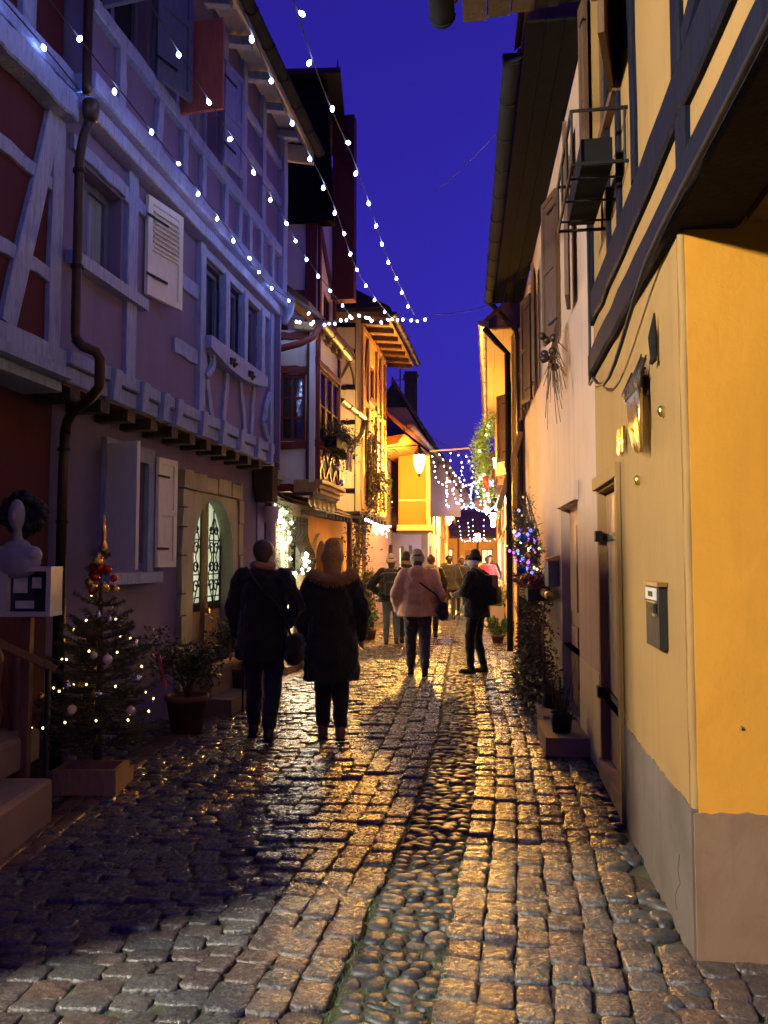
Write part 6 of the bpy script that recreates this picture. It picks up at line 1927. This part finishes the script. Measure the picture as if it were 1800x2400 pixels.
mb = MB(); leaf_cloud(mb, cl, .07, rp, .14, .5); mb.build('needles', 'fir_needle', dg_, kind='stuff')
BV = [bulb_mesh('bulb', m, r, r * 2.1) for m, r in (('bulb_blue', .022), ('bulb_violet', .02), ('bulb_green', .014), ('bulb_red', .014), ('bulb_warm', .013))]
for k in range(70):
    a, b = rp.choice(segs)
    q = a.lerp(b, rp.random()) + Vector((-.05 + rp.gauss(0, .04), -.05 + rp.gauss(0, .04), rp.gauss(0, .04)))
    quick('bulb', rp.choices(BV, (5, 4, 2, 2, 3))[0], dg_, Matrix.Translation(q))
for i, (s, d, z, r, m) in enumerate(((3.1, .33, 1.86, .055, 'bauble_blue'), (3.05, .36, 1.5, .06, 'bauble_blue'), (2.95, .3, 1.65, .04, 'bauble_gold'), (3.0, .34, 1.40, .04, 'bauble_gold'))):
    bauble(FP.p(s, d, z), r, m, ('blue' if 'blue' in m else 'gold') + (' bauble higher' if i in (0, 2) else ' bauble lower') + ' on the fir branches of the pink wall', 'baubles on the pink wall')
hang = thing('hanging_basket', FP.p(1.7, .15, 3.3), 'dried twig arrangement with copper baubles hanging below the first brown shutters', 'decoration')
mb = MB()
for k in range(46):
    s = 1.5 + rp.gauss(0, .22)
    mb.tube([FP.p(1.5 + rp.gauss(0, .1), .1, 3.95), FP.p(s, .15, 3.6), FP.p(s + rp.gauss(0, .2), .12 + rp.gauss(0, .05), 3.6 - abs(rp.gauss(.1, .3)))], .004, 3)
mb.build('twigs', 'bark', hang, kind='stuff')
for k in range(9):
    MB().ball(FP.p(1.5 + rp.gauss(0, .14), .2 + rp.gauss(0, .03), 3.62 + rp.gauss(0, .12)), .042, 8, 5).build('berry_ball', 'copper', hang, True)
def grass_pot(loc, label, seed, pr=.10, ph=.16, h=.5, n=40, mat='leaf_dry'):
    rq = random.Random(seed); L = Vector(loc)
    t = thing('grass_pot', L, label, 'plant', 'pots by the pink door')
    MB().lathe(L, [(pr * .75, 0), (pr, ph), (pr * .88, ph), (pr * .85, ph * .85)], 12).build('pot', 'black_pot', t, True)
    mb = MB()
    for k in range(n):
        a = rq.uniform(0, 6.28); r = rq.uniform(0, pr * .7); hh = h * (rq.random() ** 2 + .15)
        b = L + Vector((r * math.cos(a), r * math.sin(a), ph * .8)); e = b + Vector((rq.gauss(0, .04), rq.gauss(0, .04), hh))
        mb.tube([b, b.lerp(e, .5) + Vector((rq.gauss(0, .01), 0, 0)), e], [.004, .003, .001], 3)
    mb.build('stalks', mat, t, kind='stuff')
grass_pot(FP.p(.75, .20, .15), 'black pot with tall dry grass stalks on the doorstep slab by the plank door', 5)
grass_pot(FP.p(1.75, .17, .17), 'black pot half under the trailing foliage by the pink door', 6, .11, .15, .3)

# plants by the amber house
shrub(FH.p(2.2, .30, 0), .28, .32, 'leaf_bright', .13, 260, 51, 'bright green leafy plant on the cobbles beyond the dark foliage', 'terracotta', .13, .14, slim=.4, up=.8)
wp = thing('white_planter', FH.p(4.6, .3, 0), 'white planter trough with tall green leaves behind the masked man', 'planter')
MB().fbox(FH, 4.2, 5.0, .14, .44, .30, .58).build('trough', 'white_paint', wp)
for s in (4.25, 4.95):
    MB().fbox(FH, s - .03, s + .03, .16, .42, 0, .30).build('leg', 'white_paint', wp)
mb = MB(); rq = random.Random(9)
for k in range(160):
    b = FH.p(rq.uniform(4.22, 4.98), rq.uniform(.18, .42), .57); e = b + Vector((rq.gauss(0, .09), rq.gauss(0, .09), rq.uniform(.25, .5)))
    w = Vector((.012, .008, 0)); mb.add([b - w, b + w, e], [(0, 1, 2)])
mb.build('leaves', 'leaf_bright', wp, kind='stuff')
hy = shrub(FH.p(5.8, .28, 0), .34, .62, 'petal_white', .07, 1300, 53, 'bush of lit white flowers against the amber house', 'terracotta', .2, .55, slim=.8)
garland([FH.p(7.0, .35, 5.2), FH.p(7.2, .6, 4.8), FH.p(7.1, .66, 4.3), FH.p(7.4, .6, 3.8), FH.p(7.6, .5, 3.3)], .11, 4200, 'thick green garland hanging down the amber house front', 61, 10, BULB_WW, 'leaf_bright', .10)
rbw = thing('red_bow', FH.p(6.8, .5, 3.4), 'large red bow hanging on the amber house among white lights', 'bow')
for sg_ in (-1, 1):
    MB().tube([FH.p(6.8, .5, 3.55), FH.p(6.8 + sg_ * .2, .54, 3.66), FH.p(6.8 + sg_ * .22, .5, 3.48), FH.p(6.8, .5, 3.55)], [.03, .08, .08, .03], 6).build('loop', 'ribbon_red', rbw, True)
    MB().tube([FH.p(6.8, .5, 3.52), FH.p(6.8 + sg_ * .12, .5, 3.1)], [.03, .06], 6).build('tail', 'ribbon_red', rbw, True)
light_string([FH.p(6.2, .45, 3.3), FH.p(6.5, .5, 2.95), FH.p(6.9, .5, 2.85), FH.p(7.3, .5, 3.0), FH.p(7.7, .48, 2.8)], .09, 'bunch of white lights below the red bow on the amber house', BULB_WW, 'warm light bunches', .06)

# ------------------------------------------------------------------ people
def hand(mb, wrist, d, thumb, curl=.5):
    """palm, four bent fingers of unequal length and a thumb leaving the side of the palm"""
    w = Vector(wrist); d = Vector(d).normalized(); th = Vector(thumb).normalized(); nrm = d.cross(th).normalized()
    pc = w + d * .045
    for k in range(4):
        o = th * (.030 - .020 * k)
        mb.cap(w + o * .55, pc + o + d * .035, .016, .013, 7, 2)
        L = (.040, .045, .042, .032)[k]
        b = pc + o + d * .040
        m = b + (d * (1 - curl * .4) + nrm * curl * .6).normalized() * L
        e = m + (d * (1 - curl) + nrm * curl).normalized() * L * .75
        mb.cap(b, m, .0095, .009, 7, 2); mb.cap(m, e, .009, .0075, 7, 2)
    tb = w + th * .026 + d * .020
    tm = tb + (th * .75 + d * .65).normalized() * .035
    mb.cap(tb, tm, .013, .011, 7, 2); mb.cap(tm, tm + (d * .9 + th * .25 + nrm * .3).normalized() * .03, .011, .008, 7, 2)
def person(label, loc, yaw, H, p):
    W = Matrix.Translation(loc) @ Matrix.Rotation(R_(yaw), 4, 'Z') @ Matrix.Scale(H / 1.75, 4)
    t = bpy.data.objects.new('person', None); COL.objects.link(t); attach(t, None, Matrix.Translation(loc))
    tag(t, label, 'person', p.get('group'))
    vb = p.get('voxel', .011); vc = p.get('cvoxel', .018)
    V = Vector
    st = p.get('stride', .16); sp = p.get('spread', .10)
    lean = p.get('lean', 0.0)
    hipL, hipR = V((-.09, 0, .92)), V((.09, 0, .92))
    kL, kR = V((-sp, st * .45 + .04, .50)), V((sp, -st * .30 + .05, .50))
    aL, aR = V((-sp, st, .085)), V((sp, -st, .085 + p.get('heel', .03)))
    shL, shR = V((-.185, lean, 1.42)), V((.185, lean, 1.42))
    eL, eR = V(p.get('eL', (-.30, -.05, 1.14))), V(p.get('eR', (.30, -.05, 1.14)))
    wL, wR = V(p.get('wL', (-.29, .08, .90))), V(p.get('wR', (.29, .08, .90)))
    hc = V((0, lean + .025, 1.625))
    hy = R_(p.get('head', 0))
    hf = V((-math.sin(hy), math.cos(hy), 0))          # where the face looks
    hs = V((math.cos(hy), math.sin(hy), 0))
    # body: one continuous surface
    b = MB()
    b.cap(hc + V((0, 0, .012)) - hf * .012, hc + V((0, 0, .02)) + hf * .010, .088, .084, 14, 5)
    b.cap(hc + hf * .03 + V((0, 0, -.05)), hc + hf * .052 + V((0, 0, -.085)), .058, .040, 10)
    b.cap(hc + hf * .088 + V((0, 0, .012)), hc + hf * .108 + V((0, 0, -.022)), .010, .016, 8, 2)
    b.cap(hc + hf * .082 + hs * .03 + V((0, 0, .035)), hc + hf * .082 - hs * .03 + V((0, 0, .035)), .014, .014, 8, 2)
    b.cap(hc + hf * .084 + hs * .018 + V((0, 0, -.058)), hc + hf * .084 - hs * .018 + V((0, 0, -.058)), .010, .010, 8, 2)
    for sg in (-1, 1):
        b.cap(hc + hs * sg * .086 + V((0, 0, .018)), hc + hs * sg * .088 + V((0, 0, -.022)), .016, .012, 8, 2)
    b.cap(V((0, lean * .9, 1.42)), hc - V((0, 0, .07)), .062, .055, 12)
    for z, r in ((1.36, .135), (1.22, .13), (1.08, .118), (.96, .135)):
        b.ball((0, lean * (z - .9) / .5, z), r, 14, 8, 1.18, .82, 1.0)
    b.cap(shL, V((-.05, lean, 1.44)), .065, .06); b.cap(shR, V((.05, lean, 1.44)), .065, .06)
    for sh, e, w in ((shL, eL, wL), (shR, eR, wR)):
        b.cap(sh, e, .055, .043); b.cap(e, w, .043, .030)
        sx = 1 if sh.x > 0 else -1
        hand(b, w, (w - e), V((-sx * .5, .85, 0)) - (w - e).normalized() * V((-sx * .5, .85, 0)).dot((w - e).normalized()), p.get('curl', .55))
    for hp, k, a in ((hipL, kL, aL), (hipR, kR, aR)):
        b.cap(hp, k, .085, .056); b.cap(k, a, .056, .040)
        b.cap(a + V((0, -.03, -.045)), a + V((0, .12, -.055)), .035, .028)
    remesh(b, 'body', 'skin', t, vb, 2, W, local=True)
    # trousers
    if p.get('legs'):
        c = MB()
        lw = p.get('legw', 1.0)
        c.cap(hipL + V((0, 0, .06)), hipR + V((0, 0, .06)), .125, .125, 12)
        for hp, k, a in ((hipL, kL, aL), (hipR, kR, aR)):
            c.cap(hp, k, .105 * lw, .076 * lw, 12); c.cap(k, a + V((0, 0, .05)), .076 * lw, .058 * lw, 12)
        remesh(c, 'trousers', p['legs'], t, vc * .9, 5, W, local=True, fold=.0045)
    # shoes or boots
    sm = p.get('shoe', 'leather_dark'); bh = p.get('boot', .06)
    for a in (aL, aR):
        c = MB()
        c.cap(a + V((0, -.035, -.045)), a + V((0, .0, bh - .03)), .046, .050, 12)
        c.cap(a + V((0, -.03, -.05)), a + V((0, .135, -.056)), .040, .034, 12)
        remesh(c, 'shoe', sm, t, .014, 3, W, local=True)
        s_ = MB(); s_.box(a.x - .042, a.x + .042, a.y - .07, a.y + .165, a.z - .088, a.z - .068)
        s_.build('sole', 'black_pot', t, False, W, local=True)
    # coat: fused torso shell and sleeves, hem at its own height
    hem = p.get('hem', .80); fl = p.get('flare', 1.0); bk = p.get('bulk', 1.0)
    c = MB()
    rows = [(1.50, .085, .075), (1.455, .16, .10), (1.40, .205, .125), (1.30, .218, .145), (1.15, .205, .148), (1.02, .20, .15), (.90, .215, .16)]
    if hem < .85: rows += [(.78, .225, .165)]
    if hem < .70: rows += [(.62, .235, .17)]
    rows = [r for r in rows if r[0] > hem + .03] + [(hem, rows[-1][1] * 1.02, rows[-1][2] * 1.02)]
    rg = []
    for z, rx, ry in rows:
        k = (1 + (fl - 1) * max(0, (1.1 - z)) / .4) * bk
        rg.append([V((rx * k * math.cos(q), lean * (z - .9) / .5 + ry * k * math.sin(q) * (1.0 + .04 * math.sin(3 * q)), z)) for q in [i / 18 * 6.283 for i in range(18)]])
    c.rings(rg)
    sl = p.get('sleeve', 1.0)
    for sh, e, w in ((shL, eL, wL), (shR, eR, wR)):
        c.cap(sh, e, .082 * sl, .066 * sl, 12); c.cap(e, w, .066 * sl, .048 * sl, 12)
    if p.get('puffer'):
        for z in (1.36, 1.24, 1.12, 1.0, .9):
            if z > hem: c.lathe((0, lean * (z - .9) / .5, z), [(.20 * bk, -.045), (.232 * bk, 0), (.20 * bk, .045)], 16)
    remesh(c, 'coat', p['coat'], t, vc, 3 if p.get('puffer') else 5, W, local=True, fold=.006)
    # collar, scarf, hood, hair, hat, bags
    if p.get('scarf'):
        c = MB()
        for k in range(14):
            a0, a1 = k / 14 * 6.283, (k + 1) / 14 * 6.283
            c.cap(V((.085 * math.cos(a0), lean + .078 * math.sin(a0), 1.515 + .012 * math.sin(2 * a0))), V((.085 * math.cos(a1), lean + .078 * math.sin(a1), 1.515 + .012 * math.sin(2 * a1))), .036, .036, 8, 2)
        if p.get('scarf_tail'):
            c.cap(V((.10, lean - .08, 1.50)), V((.16, lean - .15, 1.25)), .05, .06, 8); c.cap(V((.16, lean - .15, 1.25)), V((.17, lean - .16, .98)), .06, .05, 8)
        remesh(c, 'scarf', p['scarf'], t, .014, 3, W, local=True)
    if p.get('hood'):
        c = MB(); c.ball((0, lean - .10, 1.45), .13, 14, 8, 1.15, .72, .85); c.ball((0, lean - .13, 1.36), .10, 12, 8, 1.1, .6, .8)
        remesh(c, 'hood', p['hood'], t, .016, 4, W, local=True)
    if p.get('fur'):
        rq = random.Random(77); c = MB(); f = MB()
        for k in range(20):
            a0, a1 = k / 20 * 6.283, (k + 1) / 20 * 6.283
            P = lambda a: V((.185 * math.cos(a), lean - .05 + .12 * math.sin(a), 1.475 + .028 * math.cos(2 * a)))
            c.cap(P(a0), P(a1), .050, .050, 8, 2)
        remesh(c, 'fur_collar', 'fur', t, .018, 2, W, local=True)
        for k in range(2600):
            a = rq.uniform(0, 6.283); q = P(a); n = V((rq.gauss(0, 1), rq.gauss(0, 1), rq.gauss(0, 1))).normalized()
            q = q + n * .046; e = q + (n + V((rq.gauss(0, .4), rq.gauss(0, .4), -.3))).normalized() * rq.uniform(.02, .045)
            w = n.orthogonal().normalized() * .003
            f.add([q - w, q + w, e], [(0, 1, 2)])
        f.build('fur', 'fur', t, False, W, kind='stuff', local=True)
    if p.get('hair'):
        c = MB(); c.cap(hc + V((0, 0, .030)) - hf * .022, hc + V((0, 0, .032)) + hf * .010, .096, .090, 14, 5)
        c.cap(hc - hf * .045 + V((0, 0, .01)), hc - hf * .05 + V((0, 0, -.06 - p.get('hair_len', 0))), .080, .06, 12)
        if p.get('bun'): c.ball(hc - hf * .06 + V((0, 0, .11)), .045, 10, 6)
        # keep the face clear
        vs = [v for v in c.v]
        c.v = [tuple(V(v) - hf * max(0, (V(v) - hc).dot(hf) - .035) if V(v).z < hc.z + .05 else V(v)) for v in vs]
        remesh(c, 'hair', p['hair'], t, .012, 3, W, local=True)
    if p.get('hat'):
        c = MB(); hh = p.get('hat_h', .12)
        c.cap(hc + V((0, 0, .055)) - hf * .012, hc + V((0, 0, hh - .015)) - hf * .02, .102, .075, 16, 5)
        rgs = [[hc + V((0, 0, z)) - hf * .010 + (hs * math.cos(q) * .103 + hf * math.sin(q) * .108) * k for q in [i / 20 * 6.283 for i in range(20)]] for z, k in ((-.012, 1.0), (-.004, 1.055), (.050, 1.06), (.060, .98))]
        c.rings(rgs)
        if p.get('hat_back'): c.cap(hc - hf * .035 + V((0, 0, .05)), hc - hf * .045 + V((0, 0, -.09)), .095, .085, 14, 4)
        remesh(c, 'hat', p['hat'], t, .012, 2, W, local=True)
    if p.get('mask'):
        c = MB(); rgs = []
        for z, k in ((-.10, .55), (-.075, .86), (-.035, 1.0), (.0, .95)):
            rgs.append([hc + V((0, 0, z)) + (hs * math.sin(q) * .080 + hf * (math.cos(q) * .085 + .035)) * k for q in [-1.35 + i / 10 * 2.7 for i in range(11)]])
        n = 11
        vs = [v for r in rgs for v in r]
        c.add(vs, [(j * n + i, j * n + i + 1, (j + 1) * n + i + 1, (j + 1) * n + i) for j in range(3) for i in range(n - 1)])
        o = c.build('mask', 'mask_cloth', t, True, W, local=True)
        md = o.modifiers.new('thick', 'SOLIDIFY'); md.thickness = .006; md.offset = 1
    if p.get('eyes'):
        for sg in (-1, 1):
            MB().ball(hc + hf * .083 + hs * sg * .032 + V((0, 0, .012)), .011, 8, 5).build('eye', 'hair_dark', t, True, W, local=True)
    if p.get('backpack'):
        c = MB()
        y = lean - .20
        c.box(-.15, .15, y - .09, y + .09, .98, 1.42); c.box(-.12, .12, y - .15, y - .05, 1.0, 1.24)
        remesh(c, 'backpack', p['backpack'], t, .018, 8, W, local=True)
        for sg in (-1, 1):
            MB().tube([V((sg * .11, y + .02, 1.40)), V((sg * .13, lean, 1.515)), V((sg * .135, lean + .13, 1.40)), V((sg * .15, lean + .155, 1.15)), V((sg * .15, y + .05, 1.02))], .018, 6).build('strap', p['backpack'], t, True, W, local=True)
    if p.get('bag'):
        x, y, z = p['bag_at']
        c = MB(); c.cap(V((x, y - .09, z)), V((x, y + .09, z)), .075, .075, 12); c.cap(V((x, y - .10, z - .12)), V((x, y + .10, z - .12)), .085, .085, 12)
        remesh(c, 'bag', p['bag'], t, .016, 3, W, local=True)
        sx = 1 if x > 0 else -1
        MB().tube([V((x - sx * .02, y - .1, z + .04)), V((x - sx * .10, lean - .17, 1.15)), V((0, lean - .165, 1.34)), V((-sx * .13, lean - .08, 1.5)), V((-sx * .15, lean + .06, 1.49))], .013, 6).build('strap', p['bag'], t, True, W, local=True)
    return t
person('person seen from behind in dark coat, rust scarf and shoulder bag, nearest the lilac house', (-1.10, 7.0, 0), -4, 1.80,
       dict(coat='cloth_black', legs='cloth_navy', hem=.70, flare=1.0, bulk=1.06, hair='hair_brown', scarf='scarf_rust', bag='cloth_black', bag_at=(.30, -.02, .86), stride=.15, sleeve=1.05,
            eR=(.33, -.10, 1.17), wR=(.22, .08, 1.0), eL=(-.27, -.03, 1.14), wL=(-.25, .10, .90), voxel=.010, cvoxel=.015, legw=1.1))
person('person from behind in mustard hat and long dark coat with brown fur collar', (-.47, 7.0, 0), 3, 1.73,
       dict(coat='cloth_olive', legs='cloth_charcoal', hem=.54, flare=1.02, bulk=1.08, hat='cloth_mustard', hat_h=.15, hat_back=True, fur=True, shoe='leather_tan', boot=.10, stride=.10, spread=.08, sleeve=1.12,
            eR=(.285, -.02, 1.14), wR=(.27, .10, .92), eL=(-.285, -.02, 1.14), wL=(-.26, .10, .92), voxel=.010, cvoxel=.015, legw=1.12))
person('person in a pink hooded jacket and plum trousers, walking up mid-street', (.47, 10.8, 0), -3, 1.72,
       dict(coat='cloth_pink', legs='cloth_plum', hem=.84, flare=1.1, bulk=1.22, legw=1.15, hood='cloth_pink', hat='cloth_cream', hair='hair_brown', hair_len=.05, stride=.20, sleeve=1.3, boot=.14,
            eL=(-.31, -.03, 1.14), wL=(-.29, .10, .93), eR=(.32, -.03, 1.14), wR=(.29, .10, .93), bag='cloth_charcoal', bag_at=(.36, .02, .98)))
person('person in a black jacket and white face mask with a backpack, standing on the right', (1.33, 11.1, 0), 62, 1.72,
       dict(coat='cloth_black', legs='cloth_black', hem=.80, bulk=1.1, hat='cloth_black', mask=True, eyes=True, head=88, backpack='cloth_black', stride=.06, spread=.10, heel=0,
            eL=(-.27, .10, 1.15), wL=(-.12, .30, 1.12), eR=(.27, .10, 1.15), wR=(.10, .30, 1.14), curl=.8))
person('person in black jacket, jeans and pale hat with backpack, left of the walking pair', (.14, 14.7, 0), 0, 1.68,
       dict(coat='cloth_black', legs='cloth_jeans', hem=.84, bulk=1.2, puffer=True, hat='cloth_cream', hair='hair_brown', hair_len=.03, backpack='cloth_charcoal', stride=.08, sleeve=1.3,
            eL=(-.42, -.10, 1.16), wL=(-.24, .10, 1.0), eR=(.30, 0, 1.14), wR=(.28, .12, .94)))
person('person with a round black hat and jeans, right of the walking pair', (.44, 14.9, 0), -4, 1.72,
       dict(coat='cloth_black', legs='cloth_jeans', hem=.82, bulk=1.12, hat='cloth_black', hat_h=.13, stride=.10, scarf='cloth_black'))
person('person with tied-up hair, a long cream scarf and dark coat, ahead of the pink jacket', (.98, 16.0, 0), -8, 1.70,
       dict(coat='cloth_charcoal', legs='cloth_black', hem=.78, bulk=1.12, hair='hair_brown', bun=True, scarf='cloth_cream', scarf_tail=True, stride=.14, bag='leather_tan', bag_at=(-.28, 0, .95)))
crowd = [
    ((1.75, 20.5), 'cloth_black', 'cloth_navy', 'hair_dark', None, 1.72, 'person in black beside the cream scarf, facing away, front of the far crowd'),
    ((2.25, 22.2), 'cloth_charcoal', 'cloth_black', 'hair_brown', None, 1.66, 'person in charcoal just left of the masked man, in the far crowd'),
    ((2.05, 24.5), 'cloth_brown', 'cloth_navy', 'hair_dark', None, 1.74, 'person in a brown coat in the far crowd, near the middle'),
    ((3.10, 23.0), 'cloth_red', 'cloth_navy', 'hair_brown', None, 1.70, 'person in a bright red jacket behind the masked man'),
    ((3.45, 25.0), 'cloth_grey', 'cloth_black', 'hair_dark', None, 1.76, 'person in a grey coat to the right of the red jacket'),
    ((3.05, 28.0), 'cloth_blue', 'cloth_navy', None, 'cloth_navy', 1.72, 'person in a blue jacket and dark hat, right edge of the far crowd'),
    ((2.70, 27.0), 'cloth_black', 'cloth_jeans', None, 'cloth_mustard', 1.70, 'person with a mustard hat deep in the far crowd'),
    ((3.60, 33.0), 'cloth_charcoal', 'cloth_black', 'hair_brown', None, 1.72, 'person in dark clothes far down the street below the second lantern'),
    ((4.25, 35.0), 'cloth_cream', 'cloth_navy', 'hair_dark', None, 1.68, 'person in a pale coat far down the street on the right')]
for i, ((x, y), co, lg, ha, ht, h, lab) in enumerate(crowd):
    person(lab, (x, y, 0), (-6, 4, 10, -5, 170, 0, -12, 6, 175)[i], h, dict(coat=co, legs=lg, hair=ha, hat=ht, hem=(.80, .62)[i % 2], bulk=1.12, stride=.12 if i % 2 else .06, voxel=.022, cvoxel=.030, group='people in the far crowd'))
